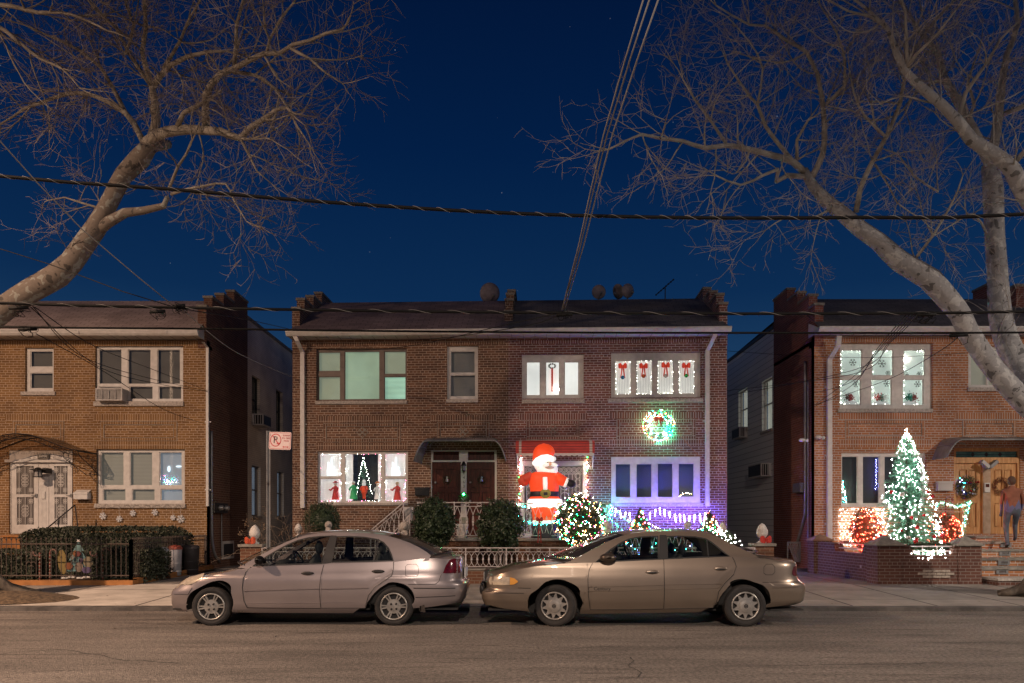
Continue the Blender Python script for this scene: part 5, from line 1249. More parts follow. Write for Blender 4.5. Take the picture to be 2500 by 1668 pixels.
# ---------------------------------------------------------------- overhead cables
def cable(pts, r, name, label, m=None, n=6, cat='cable', group='overhead cables', parent=None, twist=0):
    P, _ = smooth_pts([at(*p) for p in pts], [1] * len(pts), .5)
    b = MB(); b.smooth = True; b.tube(P, r, n)
    base = P[0].copy()
    if parent is not None: return b.build(name, m or M['wire'], parent)
    if not twist: return b.build(name, m or M['wire'], None, label, cat, group, loc=tuple(base))
    t = thing(name, label, cat, base, 0, group); b.build('core', m or M['wire'], t)
    b = MB(); b.smooth = True; k = 0; tot = 0; out = []
    for a, c in zip(P, P[1:]):
        d = (c - a); n_ = max(1, int(d.length / .035)); u = Vector((0, 0, 1)); v = d.normalized().cross(u)
        for j in range(n_):
            q = a.lerp(c, j / n_); ang = tot * 2 * PI / twist; out.append(q + (u * math.cos(ang) + v * math.sin(ang)) * (r * 1.08)); tot += d.length / n_
    b.tube(out, .0034, 3, False); b.build('lashing_wire', M['wire_pale'], t)
    return t
cable([(-900, 330, 8.9), (0, 430, 8.5), (400, 461, 8.5), (800, 494, 8.5), (1250, 521, 8.4), (1700, 532, 8.3), (2100, 531, 8.2), (2500, 523, 8.1), (3500, 440, 8.2)], .0185, 'lashed_cable', 'thick black cable lashed with wire crossing both bare trees against the sky', twist=.26)
cable([(-1000, 700, 9.2), (0, 740, 9.2), (430, 751, 9.2), (900, 759, 9.2), (1370, 764, 9.2), (1900, 766, 9.2), (2500, 761, 9.2), (3500, 730, 9.2)], .017, 'lashed_cable', 'black cable strung level with the roof ridges just above the other roof cable', twist=.45)
cable([(-1000, 780, 9.6), (0, 798, 9.6), (500, 803, 9.6), (900, 808, 9.6), (1400, 812, 9.6), (2000, 813, 9.6), (2500, 812, 9.6), (3500, 800, 9.6)], .013, 'utility_cable', 'thin black cable running in front of the white gutters')
for k, (x1, dx) in enumerate(((1372, 1575), (1374, 1590), (1378, 1612))):
    cable([(x1, 757, 9.2), (x1 + (dx - x1) * .2, 600, 8.4), (x1 + (dx - x1) * .5, 330, 7.3), (dx, -15, 6.2)], .007, 'service_wire', ('leftmost', 'middle', 'rightmost')[k] + ' of three steep pale wires climbing from the roof cable to the sky', M['wire_pale'], 5, group='steep wires over the middle houses')
def drop(pts, lab, m=None, r=.006): cable(pts, r, 'service_wire', lab, m, 5, group='service wires to the houses')
wallY = 22.3
drop([(430, 752, 9.2), (200, 560, 8.0), (0, 345, 7.0), (-80, 270, 6.7)], 'pale wire rising from the cable coils past the mottled trunk', M['wire_pale'])
drop([(425, 750, 9.2), (300, 712, 9.4), (120, 645, 9.8), (-60, 590, 10)], 'dark wire rising gently past the mottled trunk')
drop([(80, 748, 9.2), (200, 870, 13), (350, 920, 18), (505, 955, 22.3)], 'upper dark service wire sagging to the corner of the yellow-brown house')
drop([(85, 750, 9.2), (230, 845, 13), (380, 905, 18), (505, 953, 22.3)], 'middle dark service wire sagging to the corner of the yellow-brown house')
drop([(75, 750, 9.2), (250, 900, 14), (400, 940, 19), (505, 956, 22.3)], 'lower dark service wire sagging to the corner of the yellow-brown house')
drop([(88, 815, 9.6), (250, 905, 13), (400, 1000, 18), (500, 1035, 22.2)], 'long dark wire crossing the triple window diagonally')
drop([(440, 752, 9.2), (560, 850, 13), (640, 890, 17), (716, 922, 22.6)], 'pale wire dropping across the alley to the brown house', M['wire_pale'])
drop([(440, 754, 9.2), (600, 780, 12), (716, 806, 18)], 'dark wire dropping from the coils to the white gutter corner')
drop([(1365, 765, 9.2), (1240, 792, 11), (1000, 845, 16), (850, 856, 20), (700, 850, 22.5)], 'dark wire looping under the middle roof edge')
drop([(1370, 766, 9.2), (1260, 800, 12), (1000, 830, 17), (740, 822, 21.9)], 'upper dark wire looping under the middle roof edge')
for k, (ye, xe) in enumerate(((985, 1772), (972, 1774), (988, 1990), (960, 1985), (1001, 1972))):
    drop([(2250 - k * 8, 762, 9.2), (2180 - k * 10, 830 + k * 6, 12), (2080, 905 + k * 9, 16), (xe, ye - (0 if k > 1 else 18), 21.9)], ('lowest', 'second lowest', 'middle', 'highest', 'steepest')[k] + ' of the wires fanning past the snowy triple window')
drop([(2350, 812, 9.6), (2290, 860, 12), (2160, 930, 17), (1985, 990, 22)], 'dark wire slanting down from the gutter cable to the conduit of the orange-red house')
drop([(2500, 850, 20), (2360, 862, 20.5), (2150, 873, 21), (1970, 870, 21.9), (1776, 857, 22.5)], 'level dark wire over the snowy triple window')
def coil(px, py, Y, n, s, lab):
    rnd = random.Random(px); c = at(px, py, Y); b = MB(); b.smooth = True
    for k in range(n):
        r1 = s * rnd.uniform(.5, 1.1); o = Vector((rnd.uniform(-1, 1) * s, 0, rnd.uniform(-1, .3) * s)); ph = rnd.uniform(0, 6); sq = rnd.uniform(.5, 1)
        b.tube([c + o + Vector((r1 * math.cos(a * PI / 8 + ph), .03 * k * math.sin(a), r1 * sq * math.sin(a * PI / 8 + ph))) for a in range(17)], .0035, 4, False)
    b.tube([c + Vector((-s * 1.5, 0, 0)), c + Vector((s * 1.5, 0, .01))], .02, 6)
    b.build('cable_coil', M['wire'], None, lab, 'cable', 'coils of slack wire on the cables', loc=tuple(c))
coil(45, 753, 9.15, 4, .07, 'tangle of slack wire on the cable beside the mottled trunk')
coil(385, 762, 9.15, 4, .055, 'loose wire loops hanging under the roof cable above the triple window')
coil(437, 748, 9.15, 5, .045, 'tight black knot of wire on the roof cable near the stepped parapet')
coil(1378, 770, 9.15, 3, .06, 'slack wire loop below the steep pale wires')
coil(2262, 770, 9.15, 5, .07, 'tangle of wire on the roof cable above the snowy triple window')
coil(68, 805, 9.55, 3, .07, 'small slack loops on the thin cable beside the mottled trunk')
coil(2340, 820, 9.55, 2, .07, 'slack loops on the thin cable beside the two pale trunks')
# ---------------------------------------------------------------- plants
def leaves(b, pts, size, rnd, asp=1.6, nrm=None, tilt=1.0):
    for p in pts:
        d = Vector((rnd.gauss(0, 1), rnd.gauss(0, 1), rnd.gauss(0, 1)))
        if nrm is not None: d = d * tilt + nrm(p)
        d.normalize(); u = d.orthogonal().normalized(); v = d.cross(u); a = rnd.uniform(0, 6.28); u, v = u * math.cos(a) + v * math.sin(a), v * math.cos(a) - u * math.sin(a)
        s = size * rnd.uniform(.6, 1.3)
        b.poly((p - u * s, p - v * s / asp * .9 - u * s * .1, p + u * s, p + v * s / asp * .9 - u * s * .1))
def lump(p, amp=.18, f=2.2, seed=0): return 1 + amp * noise.noise(Vector((p.x * f + seed, p.y * f, p.z * f))) + amp * .5 * noise.noise(Vector((p.x * f * 2.7, p.y * f * 2.7 + seed, p.z * f * 2.7)))
def bush(label, c, rad, n, leaf, m, name='shrub', cat='shrub', seed=1, shape='ball', group=None, core=.72, amp=.2, trunk=True, asp=1.6):
    rnd = random.Random(seed); c = Vector(c); t = thing(name, label, cat, (c.x, c.y, .2), 0, group)
    pts = []; rx, ry, rz = rad
    for _ in range(n):
        d = Vector((rnd.gauss(0, 1), rnd.gauss(0, 1), rnd.gauss(0, 1))).normalized()
        if shape == 'cone':
            h = rnd.random() ** .6; h = 1 - h if False else rnd.random(); h = 1 - math.sqrt(1 - h) if False else h
            hh = 1 - math.sqrt(rnd.random()); a = rnd.uniform(0, 6.283); rr = (1 - hh) ** .85 * rnd.uniform(.45, 1.0) ** .5
            p = Vector((math.cos(a) * rr * rx, math.sin(a) * rr * ry, -rz + 2 * rz * hh)); k = lump(p, amp, 3, seed); p.x *= k; p.y *= k
        else:
            k = lump(d * 1.3, amp, 2.4, seed) * rnd.uniform(.55, 1.0) ** .35
            p = Vector((d.x * rx, d.y * ry, d.z * rz)) * k
        pts.append(c + p)
    if shape == 'ball':
        for _ in range(46):                # stray shoots break the outline
            d = Vector((rnd.gauss(0, 1), rnd.gauss(0, 1), rnd.gauss(.3, 1))).normalized(); q = c + Vector((d.x * rx, d.y * ry, d.z * rz)) * .93; e = (d + Vector((rnd.gauss(0, .4), rnd.gauss(0, .4), .3))).normalized()
            pts += [q + e * rnd.uniform(0, .30) * rx + Vector((rnd.gauss(0, .02), rnd.gauss(0, .02), rnd.gauss(0, .02))) for _ in range(int(n / 450))]
    b = MB(); leaves(b, pts, leaf, rnd, asp, nrm=lambda p: (p - c).normalized() * .8); 
    fo = b.build('foliage', m, t)
    if core:
        b = MB(); b.smooth = True
        if shape == 'cone': b.lathe([(.001, rz * .9), (rx * .25, rz * .45), (rx * .5, -rz * .1), (rx * core, -rz * .8), (.01, -rz * .95)], tuple(c), 12)
        else: b.ball(c, 1, 12, 8, (rx * core, ry * core, rz * core))
        b.build('inner_foliage', m, fo)
    if trunk:
        b = MB(); b.smooth = True
        for k in range(3 if shape != 'cone' else 1): b.tube([(c.x + (k - 1) * .06, c.y, .15), (c.x + (k - 1) * .12, c.y, c.z - rz * .3)], .03, 6)
        b.build('stem', M['twig'], t)
    return t, pts, rnd
def bulbs(parent, pts, mats, r, rnd, name='string_light'):
    bs = {}
    for p in pts:
        k = rnd.choice(mats); bs.setdefault(k, MB()).octa(p, r * .58 * rnd.uniform(.6, 1.3))
    for k, b in bs.items(): b.build(name, M[k], parent)
def wirepath(parent, pts, r=.004, m=None, name='light_wire'):
    b = MB(); b.tube(pts, r, 3, False); return b.build(name, m or M['wire'], parent)
def boxhedge(label, x0, x1, y0, y1, z0, z1, n, leaf, m, seed=1, rnd_=.06, group=None):
    rnd = random.Random(seed); pts = []
    ax, ay, az = (y1 - y0) * (z1 - z0) * 2, (x1 - x0) * (z1 - z0) * 1.4, (x1 - x0) * (y1 - y0); tot = ax + ay + az
    for _ in range(n):
        q = rnd.random() * tot; x, y, z = rnd.uniform(x0, x1), rnd.uniform(y0, y1), rnd.uniform(z0, z1)
        if q < ax: x = x0 if rnd.random() < .5 else x1
        elif q < ax + ay: y = y0
        else: z = z1
        k = .05 * noise.noise(Vector((x * 2.5, y * 2.5, z * 2.5 + seed)))
        ed = .22 * (1 - min(1, (x - x0) / .5)) ** 2 + .16 * (1 - min(1, (x1 - x) / .35)) ** 2
        pts.append(Vector((x + rnd.gauss(0, .025), y + rnd.gauss(0, .02) - k, min(z, z1 - ed) + rnd.gauss(0, .02) + k)))
    t = thing('hedge', label, 'hedge', ((x0 + x1) / 2, (y0 + y1) / 2, .2), 0, group); b = MB(); leaves(b, pts, leaf, rnd, 1.5); fo = b.build('foliage', m, t)
    b = MB(); b.box(x0 + .3, x1 - .25, y0 + .06, y1, z0, z1 - .10); b.box(x0 + .08, x1 - .08, y0 + .08, y1 - .02, z0, z1 - .3); b.build('inner_foliage', m, fo); return t
def XY(px, Y): return (px - CX) / F * Y
def ZZ(py, Y): return CH - (py - HY) / F * Y
# left garden
boxhedge('long clipped hedge under the lower triple window', XY(52, 19.3), XY(408, 19.3), 19.3, 20.8, .2, ZZ(1291, 19.5), 15000, .035, M['hedge'], 2, group='clipped hedges in the fenced garden')
boxhedge('low box hedge behind the iron fence beneath the white door', XY(-160, 17.6), XY(95, 17.6), 17.35, 18.3, .2, ZZ(1346, 17.6), 8000, .032, M['hedge'], 3, group='clipped hedges in the fenced garden')
boxhedge('low box hedge behind the iron fence next to the dustbins', XY(252, 17.8), XY(376, 17.8), 17.35, 18.6, .2, ZZ(1338, 17.6), 6000, .032, M['hedge'], 4, group='clipped hedges in the fenced garden')
# ornamental ironwork
def ironfence(label, pts, ztop, zbot, spacing, m, rr=.008, spikes=True, plinth=None, cat='fence', name='iron_fence'):
    p0 = Vector((*pts[0], 0)); t = thing(name, label, cat, (p0.x, p0.y, .18))
    for A, B in zip(pts, pts[1:]):
        A = Vector((*A, 0)); B = Vector((*B, 0)); n = int((B - A).length / spacing); b = MB()
        for k in range(n + 1):
            q = A.lerp(B, k / n); b.tube([q + Vector((0, 0, zbot - .02)), q + Vector((0, 0, ztop + .03))], rr, 4)
            if spikes: b.tube([q + Vector((0, 0, ztop + .02)), q + Vector((0, 0, ztop + .055)), q + Vector((0, 0, ztop + .10))], [.005, .020, .001], 4)
        for z in (ztop - .05, zbot + .02):
            b.tube([A + Vector((0, 0, z)), B + Vector((0, 0, z))], .014, 4)
        for k in range(n // 9):                # scroll panels
            q = A.lerp(B, (k * 9 + 5) / n); d = (B - A).normalized()
            for s in (-1, 1):
                for zc, ra in ((lerp(zbot, ztop, .62), .07), (lerp(zbot, ztop, .36), .05)):
                    b.tube([q + d * s * (.05 + ra * math.cos(a * PI / 6)) + Vector((0, 0, zc + ra * math.sin(a * PI / 6))) for a in range(10)], .006, 3, False)
        b.build('railing', m, t)
        for q in (A, B):
            b = MB(); b.box(q.x - .03, q.x + .03, q.y - .03, q.y + .03, .18, ztop + .05); b.build('post', m, t)
    return t
fx = XY(320, 16.9)
t = ironfence('brown-black iron fence with spikes round the hedged garden', [(-12.6, 16.9), (fx, 16.9), (-8.40, 21.9)], ZZ(1323, 16.9), ZZ(1408, 16.9), .105, mat('brown_black_iron', (.085, .062, .05), .6))
b = MB(); b.box(-13, fx + .08, 16.80, 16.98, .15, ZZ(1417, 16.85)); b.grid([[(fx + .08, 16.98, .15), (-8.28, 22.2, .2)], [(fx + .08, 16.98, .30), (-8.28, 22.2, .33)], [(fx - .1, 16.98, .30), (-8.46, 22.2, .33)]]); b.build('plinth', M['orangepaint'], t)
def ovalrail(b, P0, P1, h, cell=.14, r=.009, rose=True, band=.10, roses=.5, rr=.02, half=False):
    """interlaced pointed ovals under a scalloped band between P0 and P1 (bottom points)"""
    P0 = Vector(P0); P1 = Vector(P1); L = (P1 - P0).length; n = max(2, round(L / cell)); U = Vector((0, 0, 1))
    def q(s, z): return P0.lerp(P1, s / n) + U * z
    b.tube([P0 + U * h, P1 + U * h], r * 1.5, 5); b.tube([P0 + U * (h - band), P1 + U * (h - band)], r * 1.1, 4); b.tube([P0, P1], r * 1.2, 4)
    for k in range(n):
        hh = h - band
        for sg in (-1, 1):
            b.tube([q(k + .5 + sg * .62 * math.sin(PI * a / 8), hh * a / 8) for a in range(9)], r * .75, 3, False)
        if k % 2 == 0:
            for sg in (-1, 1): b.tube([q(min(n, max(0, k + 1 + 1.4 * math.cos(PI * a / 8))), h - band * .5 + sg * (band * .5) * math.sin(PI * a / 8) * .95) for a in range(9)], r * .6, 3, False)
        if rose: b.ball(q(k + .5 + .5, hh * roses), rr, 6, 5, (1, .5, 1))
    return b
M['railm'] = mat('white_rail_paint', (.55, .50, .48), .45, var=.1, vs=9)
Yf = 17.25
t = thing('garden_fence', 'low white fence of interlaced ovals on a brick plinth behind both cars', 'fence', (0, Yf, .18))
zb_, zt_ = ZZ(1384, Yf), ZZ(1338, Yf)
xs = [XY(p, Yf) for p in (640, 790, 940, 1137, 1236, 1342, 1480, 1640, 1842)]
for a, c in zip(xs, xs[1:]):
    b = MB(); ovalrail(b, (a, Yf, zb_), (c, Yf, zb_), zt_ - zb_, .118, .008, True, .085, .5, .021); b.build('panel', M['railm'], t)
for a in xs: b = MB(); b.box(a - .012, a + .012, Yf - .012, Yf + .012, .45, zt_ + .01); b.build('post', M['railm'], t)
b = MB(); b.box(xs[0], xs[-1], Yf - .12, Yf + .12, .16, .47); b.cur = 1; b.box(xs[0], xs[-1], Yf - .14, Yf + .14, .472, .50); b.build('plinth', [M['stoopb'], M['cap']], t)
# brick piers at the ends of the fence with egg finials
def eggfinial(b, c, s):
    b.smooth = True
    b.lathe([(.001, 0), (s * .42, 0), (s * .42, s * .12), (s * .25, s * .2), (s * .17, s * .34), (s * .22, s * .46), (s * .33, s * .50), (s * .36, s * .60)], c, 14)
    prof = [(.36, .60), (.47, .78), (.49, 1.0), (.43, 1.25), (.30, 1.50), (.14, 1.68), (.001, 1.75)]
    rows = []
    for k in range(25):
        f = k / 24 * (len(prof) - 1); i = min(int(f), len(prof) - 2); r = lerp(prof[i][0], prof[i + 1][0], f - i); h = lerp(prof[i][1], prof[i + 1][1], f - i)
        rows.append([Vector(c) + Vector(((r + .025 * math.cos(8 * (2 * PI * j / 24) + (PI if (k // 3) % 2 else 0)) * (1 if r > .1 else 0)) * s * math.cos(2 * PI * j / 24), (r) * s * math.sin(2 * PI * j / 24), h * s)) for j in range(24)])
    b.grid(rows, True)
def bow(b, c, s, tails=.3, m=0):
    b.smooth = True; b.cur = m; c = Vector(c)
    for sg in (-1, 1):
        b.grid([[c + Vector((sg * s * (.05 + .95 * k / 5), -.02 - .03 * math.sin(PI * k / 5), w * s * (.16 + .5 * math.sin(PI * min(1, k / 5 * .85)))))  for w in (-1, -.4, .4, 1)] for k in range(6)])
        b.grid([[c + Vector((sg * s * (.1 + .35 * k / 5) + w * s * .15, -.02 - .01 * (k % 2), -tails * k / 5)) for w in (-1, 1)] for k in range(6)])
    b.ball(c + Vector((0, -.03, 0)), s * .18, 8, 6)
def pier(px0, px1, Y, pytop, lab, m, wd=None):
    x0, x1 = XY(px0, Y), XY(px1, Y); z = ZZ(pytop, Y); t = thing('brick_pier', lab, 'pier', ((x0 + x1) / 2, Y, .18), 0, None)
    b = MB(); b.box(x0 + .03, x1 - .03, Y, Y + (x1 - x0) - .06, .1, z - .06); b.build('shaft', m, t)
    b = MB(); b.box(x0 - .01, x1 + .01, Y - .04, Y + (x1 - x0) - .02, z - .058, z); b.build('capstone', M['cap'], t); return ((x0 + x1) / 2, Y + (x1 - x0) / 2 - .03, z)
def finial(c, s, lab, bowm=None, side=0):
    t = thing('finial', lab, 'garden ornament', c, 0, 'white artichoke finials'); b = MB(); eggfinial(b, c, s); b.build('body', mat('white_finial', (.60, .56, .52), .7, var=.15, vs=30), t)
    if bowm:
        b = MB(); bow(b, Vector(c) + Vector((side, -s * .45, s * .35)), s * .5, s * .75); b.build('ribbon', bowm, t)
c = pier(583, 640, 17.25, 1329, 'brick pier at the street corner of the white fence by the sign post', M['stoopb'])
finial((c[0] + .02, c[1], c[2]), .24, 'white artichoke finial with tattered orange bow on the pier by the sign post', M['orangebow'], -.06)
c = pier(1842, 1893, 17.25, 1327, 'brick pier at the far end of the white fence beside the grey siding', M['stoopb'])
finial((c[0], c[1], c[2]), .25, 'white artichoke finial with a crisp red bow on the pier beside the grey siding', M['redbow'], .04)
for (p0, p1, pt, Y, lab, lab2) in ((714, 738, 1311, 19.6, 'thin brick pier behind the silver car bonnet', 'small white finial between the bare shrub and the round bush'), (1755, 1778, 1308, 19.6, 'thin brick pier behind the beige car rear window', 'small white finial lit violet beside the lamp cluster')):
    c = pier(p0, p1, Y, pt, lab, M['stoopb']); finial((c[0], c[1], c[2]), .19, lab2)
def lion(px, pytop, pybot, Y, lab, face=-1):
    h = (pybot - pytop) / F * Y; z0 = ZZ(pybot, Y); x = XY(px, Y); t = thing('lion_statue', lab, 'statue', (x, Y, .2), 0, 'stone lion statues by the stairs')
    b = MB(); b.smooth = True; s = h; o = Vector((x, Y, z0))
    b.ball(o + Vector((0, .05 * s, .36 * s)), 1, 14, 10, (.20 * s, .24 * s, .36 * s)); b.ball(o + Vector((0, .22 * s, .16 * s)), 1, 12, 8, (.26 * s, .22 * s, .18 * s))
    for k in range(22):
        a = k * 2 * PI / 22; b.ball(o + Vector((math.cos(a) * .19 * s, -.02 * s, .72 * s + math.sin(a) * .20 * s)), .09 * s, 7, 5)
    b.ball(o + Vector((0, -.04 * s, .74 * s)), 1, 14, 10, (.2 * s, .2 * s, .23 * s)); b.ball(o + Vector((0, -.24 * s, .68 * s)), 1, 10, 8, (.09 * s, .10 * s, .08 * s))
    b.ball(o + Vector((0, -.33 * s, .70 * s)), .035 * s, 6, 5)
    for sg in (-1, 1):
        b.tube([o + Vector((sg * .12 * s, -.15 * s, .48 * s)), o + Vector((sg * .12 * s, -.18 * s, .2 * s)), o + Vector((sg * .12 * s, -.19 * s, .04 * s))], [.075 * s, .055 * s, .06 * s], 8)
        b.ball(o + Vector((sg * .12 * s, -.25 * s, .04 * s)), 1, 8, 6, (.07 * s, .09 * s, .05 * s)); b.ball(o + Vector((sg * .14 * s, 0, .92 * s)), .05 * s, 7, 5); b.ball(o + Vector((sg * .08 * s, -.21 * s, .78 * s)), .025 * s, 6, 4)
    b.build('body', M['stone'], t)
    b = MB(); b.box(x - .16, x + .16, Y - .16, Y + .2, .15, z0); b.build('pedestal', M['stoopb'], t)
lion(802, 1273, 1306, 19.0, 'small stone lion with curly mane in front of the round bush')
lion(988, 1273, 1322, 19.4, 'stone lion at the foot of the white stairs on the brown house side')
lion(1482, 1274, 1316, 19.4, 'stone lion with a red ribbon at its feet beside the teal-lit stairs')
lion(1679, 1272, 1306, 19.4, 'small stone lion under the violet icicle lights')
# stoop between the two middle houses
Ys = 20.7; x0, x1 = XY(985, Ys), XY(1483, Ys); zs = 1.10
t = thing('stoop', 'brick stoop with pale slab landing shared by the two middle front doors', 'stairs', ((x0 + x1) / 2, Ys, .2))
b = MB(); b.box(x0, x1, Ys, 22.05, .15, zs - .07); b.build('base', M['stoopb'], t)
b = MB(); b.box(x0 - .03, x1 + .03, Ys - .05, 22.3, zs - .068, zs); b.build('landing', M['stone'], t)
for sg, xe in ((-1, x0), (1, x1)):
    for k in range(5):
        z = zs - .175 * (k + 1); xa = xe + sg * (.03 + .27 * k); b = MB(); b.box(xa, xa + sg * .27, Ys + .05, 21.9, .15, z); b.build('step', M['stone'], t)
def stoprail(parts, lab, grp='white scroll railings of the stoop', lit=None):
    p0 = parts[0][0]; t = thing('railing', lab, 'railing', p0, 0, grp)
    for (A, B, h) in parts:
        b = MB(); ovalrail(b, A, B, h, .155, .010, True, .10, .47, .022); b.build('panel', M['railm'], t)
        b = MB(); b.tube([Vector(A) + Vector((0, 0, -.08)), Vector(A) + Vector((0, 0, h + .02))], .017, 6); b.build('post', M['railm'], t)
    b = MB(); b.tube([Vector(B) + Vector((0, 0, -.08)), Vector(B) + Vector((0, 0, h + .02))], .017, 6); b.build('post', M['railm'], t)
    return t
zr = zs + .06
RL1 = stoprail([((XY(1020, Ys), Ys, zr), (XY(1109, Ys), Ys, zr), .86), ((XY(1109, Ys), Ys, zr), (XY(1262, Ys), Ys, zr), .86)], 'white railing panel between the two big dark shrubs')
RL2 = stoprail([((XY(1266, Ys), Ys, zr), (XY(1362, Ys), Ys, zr), .84), ((XY(1362, Ys), Ys, zr), (XY(1480, Ys), Ys, zr), .84)], 'white railing panel in front of the inflatable figure with teal lights')
RL3 = stoprail([((XY(985, Ys), Ys, zr), (XY(905, Ys), Ys, zr - .72), .86)], 'white stair railing sloping down beside the candle-lit window')
stoprail([((XY(1010, Ys + .0), 19.9, zr - .25), (XY(960, 20.0), 19.9, zr - .72), .78)], 'short white stair railing next to the stone lion')
RL4 = stoprail([((XY(1484, Ys), Ys, zr), (XY(1574, Ys), Ys, zr - .75), .88)], 'teal-lit white stair railing sloping down below the violet window')
# fluted square urns
def urn(px0, px1, pt, pb, Y, lab, grp='pale fluted urns on the stoop'):
    xa, xb = XY(px0, Y), XY(px1, Y); z1, z0 = ZZ(pt, Y), ZZ(pb, Y); w = (xb - xa) / 2; cx = (xa + xb) / 2
    t = thing('urn', lab, 'planter', (cx, Y, z0), 0, grp); b = MB()
    rows = []
    for f, s in ((0, .55), (.08, .55), (.1, .62), (.85, .98), (.9, 1.0), (1, 1.0), (1, .88)):
        rows.append([(cx + sx_ * s * w, Y + w + sy * s * w, lerp(z0, z1, f)) for sx_, sy in ((-1, -1), (1, -1), (1, 1), (-1, 1))])
    b.grid(rows, True); b.poly([(cx + sx_ * .88 * w, Y + w + sy * .88 * w, z1 - .03) for sx_, sy in ((-1, -1), (1, -1), (1, 1), (-1, 1))])
    for k in range(9): x = lerp(-.8, .8, k / 8) * w; b.tube([(cx + x * .75, Y + w * .36 - .0, lerp(z0, z1, .14)), (cx + x, Y + .005, lerp(z0, z1, .82))], .010, 4)
    b.build('body', mat('urn_plaster', (.48, .46, .45), .8, var=.12), t)
urn(986, 1008, 1238, 1276, 20.9, 'pale fluted square urn at the top of the white stairs')
urn(1112, 1142, 1279, 1318, 20.95, 'pale fluted urn with a small figure behind the stoop railing')
# shrubs of the middle gardens
bush('round clipped bush in front of the brown house beside the bare shrub', (XY(782, 19.8), 20.0, ZZ(1272, 19.8)), (.45, .42, .46), 9000, .022, M['leaf'], seed=5, asp=3)
bush('tall dark glossy shrub left of the stoop railing beside the stone lion', (XY(1057, 19.2), 19.4, 1.44), (.47, .45, .60), 8000, .034, M['leaf'], seed=6, amp=.42, group='big dark evergreen shrubs')
bush('tall dark glossy shrub between the railing panels with green lights on its edge', (XY(1222, 19.2), 19.4, 1.42), (.52, .45, .60), 8000, .034, M['leaf'], seed=8, amp=.42, group='big dark evergreen shrubs')
LB, lpts, lr = bush('round shrub wrapped in multicoloured string lights in front of the inflatable figure', (XY(1417, 19.2), 19.4, 1.52), (.52, .48, .58), 7500, .034, M['leaf'], seed=9, amp=.35)
def onsurf(c, rad, n, seed, front=True, out=1.03):
    rnd = random.Random(seed); o = []
    while len(o) < n:
        d = Vector((rnd.gauss(0, 1), rnd.gauss(0, 1), rnd.gauss(0, 1))).normalized()
        if front and d.y > .35: continue
        k = lump(d * 1.3, .35, 2.4, seed) * out
        o.append(Vector(c) + Vector((d.x * rad[0], d.y * rad[1], d.z * rad[2])) * k)
    return o
rnd = random.Random(21)
bulbs(LB, onsurf((XY(1417, 19.2), 19.4, 1.52), (.54, .48, .60), 380, 9), ['bulb_sw', 'bulb_sc', 'bulb_sc', 'bulb_sw', 'bulb_warm', 'bulb_sp', 'bulb_sg', 'bulb_st', 'bulb_sw'], .016, rnd)
# bare shrub with dried hydrangea heads
t = thing('bare_shrub', 'leafless shrub with dried brown flower heads behind the sign post', 'shrub', (XY(700, 19.3), 19.3, .2)); rnd = random.Random(4); b = MB(); hd = MB()
for k in range(30):
    a = rnd.uniform(0, 6.28); p = Vector((XY(705, 19.3) + rnd.uniform(-.12, .12), 19.3 + rnd.uniform(-.1, .1), .2)); d = Vector((math.cos(a) * .35, math.sin(a) * .25, 1)).normalized(); pts = [p.copy()]
    for j in range(12):
        d = (d + Vector((rnd.gauss(0, .24), rnd.gauss(0, .2), rnd.gauss(-.02 - .02 * j, .16)))).normalized(); p = p + d * .14; pts.append(p.copy())
        if j > 5 and rnd.random() < .55:
            q = p.copy(); dd = d.copy(); tp = [q.copy()]
            for _ in range(5): dd = (dd + Vector((rnd.gauss(0, .35), rnd.gauss(0, .3), rnd.gauss(-.1, .3)))).normalized(); q = q + dd * .07; tp.append(q.copy())
            b.tube(tp, .004, 3, False)
    b.tube(pts, [lerp(.012, .003, i / 12) for i in range(13)], 4, False)
    if rnd.random() < .6:
        leaves(hd, [p + Vector((rnd.gauss(0, .05), rnd.gauss(0, .05), rnd.gauss(0, .04))) for _ in range(45)], .016, rnd)
b.build('stems', mat('grey_stems', (.15, .115, .085), .9), t); hd.build('flower_heads', mat('dried_petals', (.20, .135, .085), .9, var=.4, vs=30), t)
# dustbins
for (p0, p1, Y, pt, colr, lab) in ((372, 404, 18.6, 1338, (.30, .30, .32), 'pale grey dustbin nearest the box hedge'), (404, 437, 19.3, 1333, (.34, .34, .37), 'pale grey dustbin with red rim beside the dark bin'), (438, 478, 20.0, 1332, (.03, .026, .028), 'dark wheelie bin at the end of the iron fence')):
    xa, xb = XY(p0, Y), XY(p1, Y); zt = ZZ(pt, Y); cx = (xa + xb) / 2; w = (xb - xa) / 2
    t = thing('dustbin', lab, 'dustbin', (cx, Y + w, .2), 0, 'dustbins behind the iron fence'); b = MB(); b.smooth = True; b.lathe([(.01, .21), (w * .85, .21), (w * .97, zt - .12), (w, zt - .08)], (cx, Y + w, 0), 20)
    for z in (.3, .5, .7): b.lathe([(w * .9, z), (w * .95, z + .01), (w * .9, z + .03)], (cx, Y + w, 0), 20)
    b.build('body', mat('bin_plastic', colr, .6), t); b = MB(); b.smooth = True; b.lathe([(w * 1.04, zt - .09), (w * 1.04, zt - .05), (w * .8, zt), (.01, zt + .02)], (cx, Y + w, 0), 20); b.build('lid', mat('bin_lid', (.25, .05, .03) if p0 == 404 else colr, .6), t)
